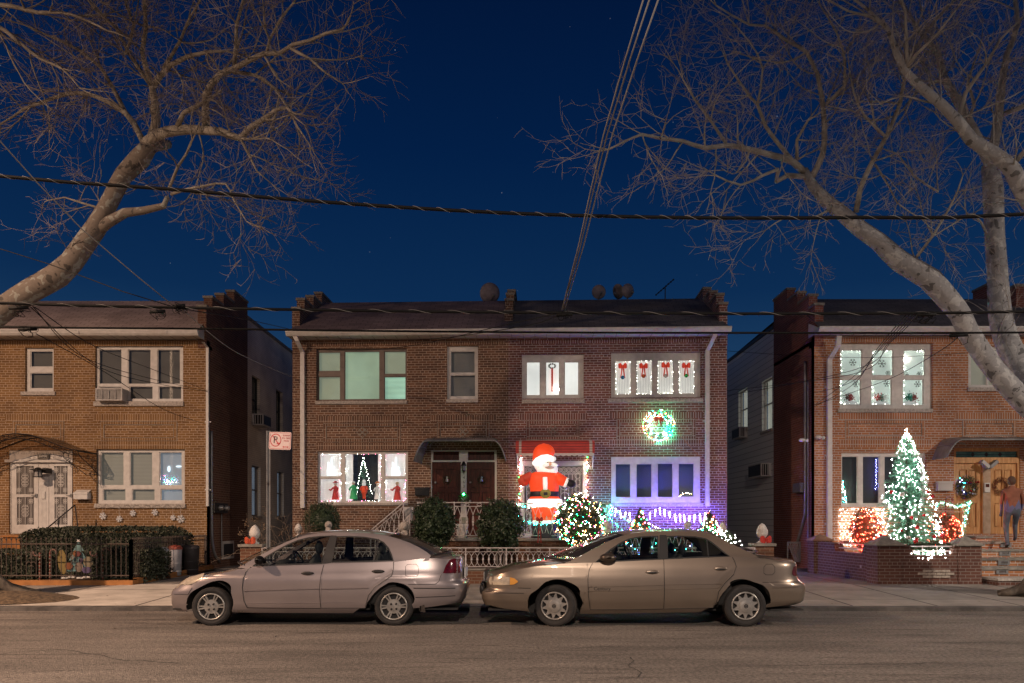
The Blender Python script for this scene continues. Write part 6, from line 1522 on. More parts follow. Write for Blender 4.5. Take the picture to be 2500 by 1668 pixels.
# ---------------------------------------------------------------- things fixed to the houses
def fbox(fr, b, r, y0, y1): q = fr.r(*r, y=y0); b.box(q[0], q[1], y0, y1, q[2], q[3]); return q
def aircon(fr, r, y0, y1, lab, side=None, mtx=None):
    t = thing('air_conditioner', lab, 'air conditioner', fr.P((r[0] + r[2]) / 2, r[3], y0), fr.rz, 'window air conditioners')
    q = fr.r(*r, y=y0); b = fr.mb(); b.panel(q[0], q[1], q[2], q[3], [(q[0] + .03, q[1] - .03, q[2] + .03, q[3] - .03)], y0, y1); b.box(q[0] + .01, q[1] - .01, y0 + .04, y1, q[2] + .01, q[3] - .01)
    b.build('casing', M['soffit'], t); b = fr.mb(); n = 4
    for k in range(1, n): x = lerp(q[0], q[1], k / n); b.box(x - .008, x + .008, y0 - .002, y0 + .02, q[2] + .02, q[3] - .02)
    for k in range(16): z = lerp(q[2] + .03, q[3] - .03, (k + .5) / 16); b.box(q[0] + .03, q[1] - .03, y0 + .015, y0 + .02, z - .003, z + .003)
    b.build('grille', M['greymetal'], t)
aircon(FL, (233, 948, 298, 978), -.28, .15, 'white air conditioner in the upper triple window of the yellow-brown house')
def side_ac(fr, u, sgn, px0, px1, pt, pb, lab, d=.35):
    y0, y1 = wy(fr, u, px0), wy(fr, u, px1); z0, z1 = wz(fr, u, px0, pb), wz(fr, u, px0, pt); t = thing('air_conditioner', lab, 'air conditioner', fr.M @ Vector((u, (y0 + y1) / 2, z0)), fr.rz, 'window air conditioners')
    b = fr.mb(); b.box(u - .05 * sgn, u + d * sgn, y0, y1, z0, z1); b.build('casing', M['soffit'], t)
    b = fr.mb(); b.box(u + .05 * sgn, u + (d - .04) * sgn, y0 - .006, y0, z0 + .04, z1 - .04); b.box(u + d * sgn, u + (d + .006) * sgn, y0 + .04, y1 - .04, z0 + .04, z1 - .04)
    for k in range(3): x = u + d * sgn * (.25 + .25 * k); b.cur = 1; b.box(x - .01, x + .01, y0 - .012, y0 - .006, z0, z1)
    b.build('grille', [M['blackplastic'], M['soffit']], t)
side_ac(FL, uc, 1, 617, 637, 1010, 1038, 'air conditioner jutting from the upper window of the cream painted wing')
side_ac(FR, rl, -1, 1822, 1803, 1042, 1068, 'dark air conditioner under the brightest side window of the siding wing', .25)
side_ac(FR, rl, -1, 1880, 1848, 1130, 1163, 'lone air conditioner through the siding wall near the alley ground', .3)
# iron canopy over the white double door
t = thing('canopy', 'curved black iron scrollwork canopy over the white double door', 'awning', FL.M @ Vector((FL.uh(100, 1100)[0], 0, FL.uh(100, 1100)[1])), 0)
cu_, cz_ = FL.uh(98, 1105); hwid = FL.uh(192, 1100, -1.05)[0] - FL.uh(44, 1100, -1.05)[0]; z_e = FL.uh(190, 1100, -1.05)[1]; z_t = FL.uh(40, 1059, -1.05)[1]
def arch(y, s=1, dz=0, n=24):
    out = []
    for k in range(n + 1): f = -1 + 2 * k / n; a = abs(f); out.append(Vector((cu_ + f * hwid * s, y, z_e + (z_t - z_e) * (math.cos(PI * f) * .5 + .5) ** .8 + dz)))
    return out
b = FL.mb(); b.smooth = True
b.grid([[p + Vector((0, 0, .015)) for p in arch(-1.05)], [p + Vector((0, 0, .03)) for p in arch(-.5)], [p + Vector((0, 0, .04)) for p in arch(-.02)]]); b.build('canopy_sheet', glassy('smoked_canopy_sheet', (.50, .42, .34), .05, .2), t)
b = FL.mb()
for y in (-1.05, -.52, -.03): b.tube(arch(y), .013, 5)
b.tube([p + Vector((0, 0, -.13)) for p in arch(-1.05)], .012, 5)
for k in range(0, 25, 3):
    b.tube([arch(-1.05)[k], arch(-.02)[k]], .008, 4)
A = arch(-1.05)
for k in range(1, 25):
    c = A[k].lerp(A[k - 1], .5) + Vector((0, 0, -.065)); sg = 1 if k % 2 else -1
    b.tube([c + Vector((.05 * math.cos(a * .75) * (1 - a / 12) , 0, sg * .055 * math.sin(a * .75) * (1 - a / 14))) for a in range(11)], .007, 4, False)
b.build('scroll_frame', M['black'], t)
for e in (-1, 1):
    b = FL.mb(); x = cu_ + e * hwid; zt = z_e - .02; zb2 = FL.uh(190, 1158, -.5)[1]
    b.tube([(x, -.03, zt), (x, -.03, zb2)], .013, 5); b.tube([(x, -1.05, zt), (x, -.95, zt - .12), (x, -.4, zt - .35), (x, -.03, zb2 + .05)], .012, 5)
    b.tube([(x, -1.05, zt), (x, -.03, zt)], .013, 5)
    for (yy, zz, rr) in ((-.25, -.18, .11), (-.52, -.12, .08), (-.15, -.42, .08), (-.3, -.33, .06)):
        b.tube([(x - e * .25 * k_, yy + rr * math.cos(a * .7) * (1 - a / 16), zt + zz + rr * math.sin(a * .7) * (1 - a / 16)) for a in range(13) for k_ in (0,)], .008, 4, False)
    # bracket fan seen from the street
    for (xx, zz, rr) in ((-.36, -.12, .11), (-.30, -.28, .075), (-.18, -.40, .07), (-.08, -.52, .06)):
        b.tube([(x + e * xx + rr * math.cos(a * .75) * (1 - a / 15), -1.0 + a * .01, zt + zz + rr * math.sin(a * .75) * (1 - a / 15)) for a in range(12)], .009, 4, False)
    b.tube([(x - e * .42, -1.0, zt - .02), (x - e * .46, -.9, zt - .15), (x - e * .3, -.7, zt - .35), (x - e * .1, -.4, zt - .6), (x, -.05, zb2 + .02)], .011, 5)
    b.build('bracket', M['black'], t)
b = FL.mb(); q = FL.r(91, 1107, 118, 1124, y=-.06)
b.box(q[0], q[1], -.05, -.02, q[2] + .03, q[3] - .03); pl = b.build('house_number_plaque', M['cap'], None, 'small ornate house number plaque above the white double door', 'plaque', loc=tuple(FL.M @ Vector((q[0], -.02, q[2]))))
text('1459', .12, FL.M @ Matrix.Translation(((q[0] + q[1]) / 2, -.053, (q[2] + q[3]) / 2)) @ UP, M['white'], pl, 'numerals')
t = thing('wall_lantern', 'black wide-brimmed wall lantern between the white security doors', 'lantern', FL.P(95, 1165, -.25))
c = FL.uh(93, 1153, -.3); b = FL.mb(); b.smooth = True; b.lathe([(.001, .14), (.05, .13), (.10, .09), (.22, .06), (.001, .055)], (c[0], -.3, c[1]), 18); b.smooth = False
for k in range(6): a = k * PI / 3; b.tube([(c[0] + .10 * math.cos(a), -.3 + .10 * math.sin(a), c[1] + .06), (c[0] + .12 * math.cos(a), -.3 + .12 * math.sin(a), c[1] - .12)], .008, 4)
b.lathe([(.001, -.14), (.13, -.14), (.13, -.12), (.001, -.12)], (c[0], -.3, c[1]), 18); b.box(c[0] + .10, c[0] + .2, -.28, .02, c[1] - .02, c[1] + .12); b.build('body', M['black'], t)
b = FL.mb(); b.smooth = True; b.lathe([(.09, .055), (.10, -.118)], (c[0], -.3, c[1]), 18); b.build('glass', M['pale_curtain'], t)
t = thing('letterbox', 'white slant-topped letterbox on the yellow-brown brick next to the white door', 'letterbox', FL.P(200, 1219))
q = FL.r(179, 1198, 213, 1219, y=-.2); b = FL.mb(); b.box(q[0], q[1], -.2, -.005, q[2], q[3] - .05); b.build('box', M['white'], t)
b = FL.mb(); b.poly(((q[0] - .01, -.215, q[3] - .08), (q[1] + .01, -.215, q[3] - .08), (q[1] + .01, -.003, q[3] + .03), (q[0] - .01, -.003, q[3] + .03))); b.box(q[0] - .01, q[1] + .01, -.215, -.205, q[3] - .10, q[3] - .08); b.build('lid', M['white'], t)
t = thing('handrail', 'black iron handrail slanting across the white security door', 'railing', FL.P(183, 1300, -.8))
b = FL.mb(); P1 = FL.uh(183, 1233, -.75); P2 = FL.uh(108, 1296, -1.6); b.tube([(P1[0], -.75, P1[1]), (P2[0], -1.6, P2[1])], .016, 6); b.build('rail', M['black'], t)
b = FL.mb(); b.tube([(P1[0], -.75, P1[1]), (P1[0] + .12, -.75, P1[1] - .9)], .014, 6); b.build('post', M['black'], t)
b = FL.mb(); q = FL.uh(143, 1270, -1.2); b.tube([(q[0], -1.2, q[1]), (q[0], -1.2, q[1] - .8)], .012, 6); b.build('post', M['black'], t)
t = thing('front_steps', 'ochre painted steps and cheek wall below the white security door', 'stairs', FL.P(60, 1380, -1.5))
for k in range(4): b = FL.mb(); q0 = FL.uh(12, 1300)[0]; q1 = FL.uh(170, 1300)[0]; b.box(q0, q1, -.9 - .3 * k, -.6 - .3 * k if k else -.001, .2, 1.18 - .22 * k - .22); b.build('step', M['orangepaint'], t)
b = FL.mb(); q0 = FL.uh(8, 1310, -2.0)[0]; b.box(q0, q0 + .42, -2.0, -.9, .2, ZZ(1312, 20.4)); b.box(q0 - .04, q0 + .46, -2.05, -.9, ZZ(1312, 20.4) + .002, ZZ(1307, 20.4)); b.build('cheek_wall', M['orangepaint'], t)
# snowflakes hanging under the lower triple window
M['snow_w'] = mat('white_plastic', (.66, .66, .66), .4)
sw_ = [(251, 1260, 8, 'large snowflake nearest the white letterbox, under the triple window'), (291, 1267, 7, 'second snowflake from the white letterbox, hanging lowest'), (324, 1253, 7, 'snowflake just left of the middle of the row under the triple window'), (378, 1251, 7, 'snowflake hanging highest on its own under the triple window'), (422, 1264, 6, 'smallest snowflake beside the last one of the row'), (441, 1267, 9, 'large snowflake nearest the downspout, under the triple window')]
for px_, py_, r_, lab in sw_:
    c = Vector((FL.uh(px_, py_, -.06)[0], -.06, FL.uh(px_, py_, -.06)[1])); r_ = r_ / 87 * 1.05; b = FL.mb()
    for k in range(6):
        a = k * PI / 3 + .2; d = Vector((math.cos(a), 0, math.sin(a))); e = Vector((-d.z, 0, d.x)); b.tube([c, c + d * r_], .012, 5)
        for s in (-1, 1):
            for f in (.45, .75): b.tube([c + d * r_ * f, c + d * r_ * (f + .25) + e * s * r_ * .28], .009, 4)
    b.ball(c, .022, 8, 5); top_ = FL.uh(px_, 1236, -.06)[1]; b.tube([c, (c.x, c.y, top_)], .003, 3)
    b.build('snowflake', M['snow_w'], None, lab, 'ornament', 'white snowflakes hanging under the window', loc=tuple(FL.M @ c))
rnd = random.Random(3); b = FL.mb(); p = []
for k in range(60): px_ = lerp(240, 452, k / 59); q = FL.uh(px_, 1236 + 4 * math.sin(k * .9) + rnd.uniform(-2, 2), -.08); p.append((q[0], -.08 - .01 * (k % 2), q[1]))
b.tube(p, .005, 3, False); b.build('string_light_wire', M['wire_pale'], None, 'unlit string of lights tangled along the lower window sill above the snowflakes', 'string lights', loc=tuple(FL.P(340, 1236)))
# electric meters, conduits
def conduit(fr, pts, r, lab, m, name='conduit', n=8, group='pipes and conduits on the walls'):
    P, _ = smooth_pts([fr.M @ Vector(p) for p in pts], [1] * len(pts), .2); b = MB(); b.smooth = True; b.tube(P, r, n); b.build(name, m, None, lab, 'pipe', group, loc=tuple(P[-1]))
X0 = uc + .04
t = thing('electric_meter', 'dark meter box with two round glass meters on the side wall by the downspout', 'meter', FL.M @ Vector((uc, wy(FL, uc, 520), wz(FL, uc, 520, 1250))))
b = FL.mb(); ya_, yb_ = wy(FL, uc, 513), wy(FL, uc, 545); b.box(uc, uc + .14, ya_, yb_, wz(FL, uc, 520, 1252), wz(FL, uc, 520, 1228)); b.build('box', M['blackplastic'], t)
for f in (.35, .8):
    b = FL.mb(); b.smooth = True; yy = lerp(ya_, yb_, f); b.lathe([(.001, .26), (.06, .25), (.075, .22), (.08, .14)], (uc, yy, wz(FL, uc, 520, 1240)), 16, 'x'); b.build('dial', M['hubcap'], t)
conduit(FL, [(X0, .25, 4.1), (X0, .25, 2.3), (X0, .3, 1.0), (X0, .55, .55), (X0, .85, .35)], .04, 'bent grey conduit running down from the meter box to the basement window', M['greymetal'])
conduit(FL, [(X0, wy(FL, uc, 538), 2.0), (X0, wy(FL, uc, 538), .5)], .018, 'thin straight pipe below the round meters', M['greymetal'])
XR = rl - .05
conduit(FR, [(XR, wy(FR, rl, 1970), 6.1), (XR, wy(FR, rl, 1970), 2.2), (XR, wy(FR, rl, 1966), 1.6), (XR, wy(FR, rl, 1950), .9)], .045, 'thick conduit with a bent foot on the dark red side wall', M['greymetal'])
conduit(FR, [(XR, wy(FR, rl, 1977), 5.5), (XR, wy(FR, rl, 1977), 1.0)], .022, 'thin conduit beside the thick one on the dark red side wall', M['greymetal'])
b = FR.mb(); b.box(rl - .16, rl - .005, wy(FR, rl, 1967), wy(FR, rl, 1948), wz(FR, rl, 1955, 1203), wz(FR, rl, 1955, 1180)); b.build('junction_box', M['greymetal'], None, 'grey junction box on the dark red side wall beside the thick conduit', 'junction box', loc=tuple(FR.M @ Vector((rl, 1.2, 2.3))))
t = thing('side_gate', 'low metal gate with diagonal slats in the alley by the orange-red house', 'gate', (XY(1938, 23.0), 23.0, .2))
xa, xb = XY(1922, 23.2), XY(1955, 23.2); za, zb3 = ZZ(1372, 23.2), ZZ(1323, 23.2); b = MB(); b.panel(xa, xb, max(za, .21), zb3, [(xa + .03, xb - .03, max(za, .21) + .03, zb3 - .03)], 23.2, 23.24); b.build('gate_frame', M['greymetal'], t)
b = MB()
for k in range(7): x = lerp(xa, xb, k / 7); b.poly(((x, 23.21, zb3 - .02), (x + .03, 23.21, zb3 - .02), (min(xb, x + .27), 23.21, max(za, .21) + .02), (min(xb, x + .24) - .02, 23.21, max(za, .21) + .02)))
b.build('slats', M['greymetal'], t)
# cameras
for px_, py_, lab in ((1998, 1068, 'white security camera pair on the brick corner beside the tall downspout'), (1958, 1075, 'small white box lamp on the dark red side wall')):
    t = thing('security_camera', lab, 'camera' if px_ > 1990 else 'lamp', FR.P(px_, py_, -.1)); c = FR.uh(px_, py_, -.12); b = FR.mb(); b.smooth = True; b.ball((c[0], -.12, c[1]), 1, 12, 8, (.10, .08, .055)); b.build('housing', M['white'], t)
    b = FR.mb(); b.tube([(c[0], -.1, c[1]), (c[0], .0, c[1] + .05)], .02, 6); b.ball((c[0] + .13, -.14, c[1] - .01), .05, 8, 6); b.build('bracket', M['white'], t)
# metal bubble awning over the dark double doors
def bubble(fr, x0, x1, ytop, ybot, lipy, d, lab, m, edge, ribs=3, right_only=False):
    t = thing('door_awning', lab, 'awning', fr.P((x0 + x1) / 2, ybot, 0), fr.rz); a0 = fr.uh(x0, ybot, -d)[0]; a1 = fr.uh(x1, ybot, -d)[0]; zt = fr.uh(x0, ytop, -.3)[1]; zl = fr.uh(x0, ybot, -d)[1]; ze = fr.uh(x0, lipy, -d)[1]
    w = a1 - a0; cx = (a0 + a1) / 2; rows = []; N_ = 40
    for k in range(9):                   # from wall out to the lip
        v = k / 8; y = -d * math.sin(v * PI / 2); zz = 1 - .22 * (1 - math.cos(v * PI / 2)); row = []
        for j in range(N_ + 1):
            f = -1 + 2 * j / N_; a = abs(f); e = (1 - max(0, (a - .72) / .28) ** 2.2) ; row.append((cx + f * w / 2 * (.94 + .06 * v), y, ze + (zt - ze) * zz * e))
        rows.append(row)
    b = fr.mb(); b.smooth = True; b.grid(rows); b.build('shell', m, t)
    b = fr.mb(); b.smooth = True; b.tube([Vector(p) for p in rows[-1]], .022, 6); b.build('rim', edge, t)
    b = fr.mb()
    for k in range(2, N_ - 1, 6): b.tube([Vector(r[k]) + Vector((0, 0, .008)) for r in rows], .008, 4)
    b.build('ribs', edge, t)
    b = fr.mb()
    for e in (cx - w * .33, cx + w * .33): b.tube([(e, -.02, zt - .1), (e, -d * .5, zt - .16), (e, -d + .05, lerp(ze, zt, .6))], .012, 5)
    b.build('bracket', edge, t); return t
M['awn_grey'] = mat('grey_awning_plastic', (.16, .145, .145), .25, var=.1)
bubble(FC, 1010, 1236, 1069, 1126, 1127, .95, 'grey rounded metal awning over the dark double door', M['awn_grey'], M['greymetal'])
bubble(FR, 2312, 2600, 1068, 1116, 1117, .95, 'grey curved awning over the oak double door', mat('smoked_awning', (.20, .195, .19), .25), M['greymetal'])
# red roll-down awning
t = thing('door_awning', 'red metal awning with white end stripes and scalloped edge over the white grille door', 'awning', FC.P(1355, 1100, 0), FC.rz)
q = FC.r(1259, 1087, 1452, 1107, y=-.55); z_w = FC.uh(1300, 1086, 0)[1] + .10; pr = [(-.01, z_w), (-.25, z_w - .01), (-.50, z_w - .09), (-.56, q[2])]
b = FC.mb(); b.smooth = False; s1, s2, s3, s4 = [FC.uh(p, 1100, -.5)[0] for p in (1267, 1273, 1439, 1446)]
for (ua, ub, mi) in ((q[0], s1, 0), (s1, s2, 1), (s2, s3, 0), (s3, s4, 1), (s4, q[1], 0)): b.cur = mi; b.grid([[(ua, y, z) for y, z in pr], [(ub, y, z) for y, z in pr]])
for k in range(4): z = lerp(q[2], z_w - .09, (k + .5) / 4); b.cur = 2; b.box(q[0], q[1], -.575 + k * .014, -.565 + k * .014, z - .006, z + .006)
b.build('slats', [M['red'], M['white'], mat('red_dark', (.22, .02, .02), .5)], t)
b = FC.mb(); n = 60; zz = q[2]; pts = []
for k in range(n + 1): x = lerp(q[0] + .02, q[1] - .02, k / n); pts.append((x, zz - .05 - .035 * abs(math.sin(k / n * PI * 14))))
b.plate([(q[0] + .02, zz)] + pts + [(q[1] - .02, zz)], (), lambda x, z: (x, -.56, z), (0, .012, 0)); b.build('scalloped_edge', M['white'], t)
for e in (q[0] + .03, q[1] - .03):
    b = FC.mb(); b.tube([(e, -.55, zz - .02), (e, -.02, zz - .35)], .015, 5); b.box(e - .012, e + .012, -.55, -.02, zz - .03, zz); b.box(e - .012, e + .012, -.03, -.01, zz - .4, zz); b.build('bracket', M['white'], t)
# sconce, number board, letterboxes, intercom, floodlight
t = thing('wall_lantern', 'small unlit black lantern between the dark double doors', 'lantern', FC.P(1132, 1148, -.1), FC.rz); c = FC.uh(1132, 1140, -.12); b = FC.mb(); b.smooth = True
b.lathe([(.001, .16), (.03, .14), (.07, .05), (.075, .03), (.001, .03)], (c[0], -.12, c[1]), 12); b.lathe([(.05, -.11), (.06, -.10), (.001, -.12)], (c[0], -.12, c[1]), 12); b.box(c[0] - .015, c[0] + .015, -.12, .06, c[1] - .15, c[1] - .11); b.build('body', M['black'], t)
b = FC.mb(); b.smooth = True; b.lathe([(.062, .03), (.048, -.10)], (c[0], -.12, c[1]), 12); b.build('glass', M['grey_blind'], t)
q = FC.r(1126, 1150, 1139, 1194, y=.03); b = FC.mb(); b.box(q[0], q[1], .03, .055, q[2], q[3]); pl = b.build('number_board', M['white'], None, 'white upright board reading 1463 between the dark doors', 'sign', loc=tuple(FC.M @ Vector((q[0], .05, q[2]))), rz=FC.rz)
for k, ch in enumerate('1463'): text(ch, .115, FC.M @ Matrix.Translation(((q[0] + q[1]) / 2, .028, q[3] - .07 - k * .122)) @ UP, M['black'], pl, 'numeral')
for fr, r, lab, m in ((FC, (1013, 1190, 1047, 1210), 'dark letterbox on the brown brick beside the dark doors', M['black']), (FR, (2290, 1176, 2326, 1198), 'white letterbox on the brick beside the oak doors', M['soffit'])):
    t = thing('letterbox', lab, 'letterbox', fr.P((r[0] + r[2]) / 2, r[3]), fr.rz); q = fr.r(*r, y=-.12); b = fr.mb(); b.box(q[0], q[1], -.12, -.003, q[2], q[3] - .06); b.build('box', m, t)
    b = fr.mb(); b.box(q[0] - .01, q[1] + .01, -.14, -.003, q[3] - .058, q[3]); b.build('lid', m, t)
q = FR.r(2404, 1179, 2417, 1202, y=-.03); t = thing('intercom', 'white intercom panel on the post between the oak doors', 'intercom', FR.M @ Vector((q[0], 0, q[2]))); b = FR.mb(); b.box(q[0], q[1], -.03, .008, q[2], q[3]); b.build('panel', M['white'], t)
b = FR.mb(); b.box(q[0] + .03, q[1] - .02, -.034, -.03, q[2] + .14, q[3] - .03); b.build('screen', M['mahog'], t)
t = thing('floodlight', 'twin-head grey floodlight hanging in a V above the oak doors', 'floodlight', FR.P(2417, 1146, -.2)); c = FR.uh(2417, 1142, -.2)
for sg in (-1, 1):
    b = FR.mb(); d = Vector((sg * .75, 0, .65)).normalized(); e = Vector((-d.z, 0, d.x)); o = Vector((c[0], -.22, c[1])); p = [o + d * .02 + e * .045, o + d * .28 + e * .045, o + d * .28 - e * .045, o + d * .02 - e * .045]
    A = [b.vert(x) for x in p]; B = [b.vert(x + Vector((0, .16, 0))) for x in p]; b.face(A); b.face(B[::-1]); [b.face((A[k], A[(k + 1) % 4], B[(k + 1) % 4], B[k])) for k in range(4)]; b.build('lamp_head', M['soffit'] if sg < 0 else M['greymetal'], t)
b = FR.mb(); b.ball((c[0], -.16, c[1]), .05, 10, 6); b.tube([(c[0], -.16, c[1]), (c[0], .0, c[1])], .03, 6); b.build('bracket', M['greymetal'], t)
# satellite dishes and antenna on the roof
def dish(fr, px_, py_, r_, y, lab, tilt, m, back=False):
    c = Vector((fr.uh(px_, py_, y)[0], y, fr.uh(px_, py_, y)[1])); r = r_ * (22.4 + y) / F; t = thing('satellite_dish', lab, 'satellite dish', fr.M @ Vector((c.x, c.y, 8.1)), fr.rz, 'satellite dishes on the middle roof')
    R = Matrix.Rotation(tilt[1], 3, 'Z') @ Matrix.Rotation(tilt[0], 3, 'X'); b = fr.mb(); b.smooth = True; b.lathe([(r * k / 6, -.22 * r * (1 - (k / 6) ** 2)) for k in range(7)] + [(r * 1.0, .015)], tuple(c), 28, 'y', R if not back else R @ Matrix.Rotation(PI, 3, 'Z')); b.build('reflector', m, t)
    b = fr.mb(); f = R @ Vector((.05, -.9 * r, -.2 * r)); 
    if back: f = -f
    b.tube([c + Vector((0, .05, -r * .9)), c + f], .018, 6); b.ball(c + f, .05, 8, 6); b.build('feed_arm', M['greymetal'], t)
    b = fr.mb(); b.tube([c + Vector((0, .1, 0)), c + Vector((0, .12, -r * 1.0)), (c.x, c.y + .12, 7.9)], .025, 6); b.build('mast', M['greymetal'], t)
gd = mat('dish_grey', (.30, .25, .25), .6, var=.2, vs=8)
dish(FC, 1196, 716, 25, 3.0, 'pinkish-grey satellite dish beside the middle chimney parapet', (.25, .35), gd)
dish(FC, 1462, 713, 17, 3.2, 'small round grey satellite dish on the middle roof', (.2, .1), gd)
dish(FC, 1509, 712, 18, 3.2, 'rust-stained satellite dish seen from its side', (.3, -.9), mat('rusty_dish', (.06, .045, .035), .8, col2=(.32, .27, .24), vs=5))
dish(FC, 1533, 710, 17, 3.1, 'pale satellite dish in front of the rust-stained one', (.2, .5), gd)
t = thing('tv_antenna', 'thin black television antenna pointing up to the right above the roof', 'antenna', FC.M @ Vector((FC.uh(1624, 725, 3)[0], 3, 8.0)), FC.rz); b = FC.mb(); m0 = FC.uh(1624, 727, 3); m1 = FC.uh(1624, 700, 3); b.tube([(m0[0], 3, m0[1] - .3), (m1[0], 3, m1[1])], .018, 5); b.build('mast', M['black'], t)
a0 = FC.uh(1602, 720, 3); a1 = FC.uh(1644, 683, 3); b = FC.mb(); A = Vector((a0[0], 3, a0[1])); B = Vector((a1[0], 3, a1[1])); b.tube([A, B], .015, 5); n = (B - A).normalized(); e = Vector((-n.z, 0, n.x))
for k in range(8): q = A.lerp(B, k / 7); L_ = lerp(.18, .05, k / 7); b.tube([q - Vector((.1, .5, -.02)) * L_ * 2 - e * L_ * .3, q + Vector((.1, .5, -.02)) * L_ * 2 + e * L_ * .3], .010, 4); b.ball(q, .03, 6, 4)
b.build('boom', M['black'], t)
# street sign
Y0 = 13.9; t = thing('street_sign', 'pink-white no parking sign on a perforated steel post', 'sign', (XY(655, Y0), Y0, .08)); xs0 = XY(655, Y0)
b = MB(); zt = ZZ(1052, Y0); rows = []
b.grid([[(xs0 + a, Y0 + c_, z) for a, c_ in ((-.035, .0), (-.015, .0), (-.015, .03), (.015, .03), (.015, .0), (.035, .0))] for z in (.05, zt)]); b.build('post', M['greymetal'], t)
b = MB()
for k in range(110): z = .3 + k * .0254 * 1.05 * 1.0
k = 0; z = .3
while z < zt - .05: b.box(xs0 - .006 + .012, xs0 + .018, Y0 + .0285, Y0 + .0295, z, z + .012); z += .026
b.build('holes', mat('pale_zinc', (.4, .4, .38), .5), t)
sw2, sh = .44, .305; az = -.30
T = Matrix.Translation((xs0 + .015, Y0 - .012, ZZ(1076, Y0) )) @ Matrix.Rotation(az, 4, 'Z')
# plate leans a little: right end lower
T = T @ Matrix.Rotation(.05, 4, 'Y')
M['signw'] = mat('sign_pinkish_white', (.62, .50, .50), .5, var=.05); M['signr'] = mat('sign_red', (.42, .05, .06), .5); M['signk'] = mat('sign_black', (.03, .02, .02), .5)
def rrect(x0, x1, z0, z1, r):
    o = []
    for cx, cz, a0 in ((x1 - r, z1 - r, 0), (x0 + r, z1 - r, PI / 2), (x0 + r, z0 + r, PI), (x1 - r, z0 + r, 3 * PI / 2)):
        for k in range(5): o.append((cx + r * math.cos(a0 + k * PI / 8), cz + r * math.sin(a0 + k * PI / 8)))
    return o
b = MB(T); b.plate(rrect(0, sw2, -sh / 2, sh / 2, .03), (), thick=(0, .004, 0)); b.cur = 1; b.plate(rrect(.012, sw2 - .012, -sh / 2 + .012, sh / 2 - .012, .022), [rrect(.018, sw2 - .018, -sh / 2 + .018, sh / 2 - .018, .018)], lambda x, z: (x, -.0015, z), (0, .001, 0))
cx = .135; ring = [[(cx + r * math.cos(a * PI / 16), .01 + r * math.sin(a * PI / 16)) for a in range(32)] for r in (.112, .096)]
b.plate(ring[0], [ring[1]], lambda x, z: (x, -.0015, z), (0, .001, 0))
sl = Vector((.7, -.7)); b.plate([(cx - .075, .09 + .01 - .012), (cx - .062, .10 - .002), (cx + .078, -.060), (cx + .066, -.073)], (), lambda x, z: (x, -.0035, z), (0, .001, 0))
b.plate([(.275, -.105), (.300, -.085), (.300, -.098), (.375, -.098), (.375, -.085), (.40, -.105), (.375, -.125), (.375, -.112), (.300, -.112), (.300, -.125)], (), lambda x, z: (x, -.0015, z), (0, .001, 0))
pl = b.build('plate', [M['signw'], M['signr']], t)
b = MB(T); b.smooth = True; b.ball((cx + .055, -.003, -.045), 1, 8, 4, (.035, .002, .018)); b.build('broom_symbol', M['signr'], pl)
text('P', .17, T @ Matrix.Translation((cx - .005, -.003, .012)) @ UP, M['signk'], pl, 'letter')
text('8:30AM\nTO 10AM\nMON', .042, T @ Matrix.Translation((.345, -.002, .045)) @ UP, M['signr'], pl, 'lettering', spacing=1.1)
for xx in (.02,):
    for zz in (.1, -.1): b = MB(T); b.ball((xx, -.004, zz), .007, 6, 4); b.build('bolt', M['greymetal'], pl)
# ---------------------------------------------------------------- Christmas decorations
RN = random.Random(77)
def strand(parent, pts, n, mats, r, wire=True, jit=.01, name='string_light'):
    P, _ = smooth_pts([Vector(p) for p in pts], [1] * len(pts), .05) if len(pts) > 1 else (pts, 0)
    pos = [P[int(k * (len(P) - 1) / max(1, n - 1))] + Vector((RN.uniform(-jit, jit), RN.uniform(-jit, 0), RN.uniform(-jit, jit))) for k in range(n)]
    bulbs(parent, pos, mats, r, RN, name)
    if wire: b = MB(); b.tube(P[::2] + [P[-1]], .003, 3, False); b.build('light_wire', M['wire_pale'], parent)
# --- inflatable figure on the stoop
Yi = 20.95
def I(px, py, dy=0): v = at(px, py, Yi + dy); return v
def glow_mat(name, col, es):
    m = mat(name, col, .55, var=.05, bump=.8, bs=7); b = m.node_tree.nodes['Principled BSDF']; b.inputs['Emission Color'].default_value = (*col, 1); b.inputs['Emission Strength'].default_value = es; return m
M['inf_red'] = glow_mat('glowing_red_nylon', (.92, .075, .018), .55); M['inf_white'] = glow_mat('glowing_white_nylon', (.95, .92, .86), .62); M['inf_dim'] = glow_mat('dim_red_nylon', (.60, .06, .03), .18)
M['inf_brow'] = glow_mat('bright_white_nylon', (1, 1, .96), 1.1); M['inf_skin'] = glow_mat('beige_nylon', (.60, .46, .36), .35); M['inf_black'] = mat('black_nylon', (.025, .02, .03), .5); M['inf_gold'] = glow_mat('olive_gold_nylon', (.30, .24, .05), .15)
s_ = 260 / 1456
def Z1(x, y, dy=0): return I(1240 + x * s_, 1060 + y * s_, dy)
U_ = s_ / F * Yi
t = thing('inflatable_figure', 'tall glowing inflatable figure in red suit with white beard on the stoop', 'inflatable', I(1332, 1318))
def rev(b, prof, cx, flat=.75, dy=0, n=24):
    rows = []
    for x, y, r in prof:
        c = Z1(x, y, dy); rows.append([c + Vector((r * U_ * math.cos(2 * PI * j / n), r * U_ * flat * math.sin(2 * PI * j / n), 0)) for j in range(n)])
    b.smooth = True; b.grid(rows, True)
b = MB(); rev(b, [(495, 520, 130), (495, 540, 190), (495, 600, 206), (495, 700, 200), (500, 800, 190), (500, 850, 194), (505, 905, 215)], 0); b.build('jacket', M['inf_red'], t)
b = MB(); rev(b, [(505, 890, 218), (505, 905, 236), (505, 950, 245), (505, 990, 238), (505, 998, 190)], 0); b.build('fur_hem', M['inf_brow'], t)
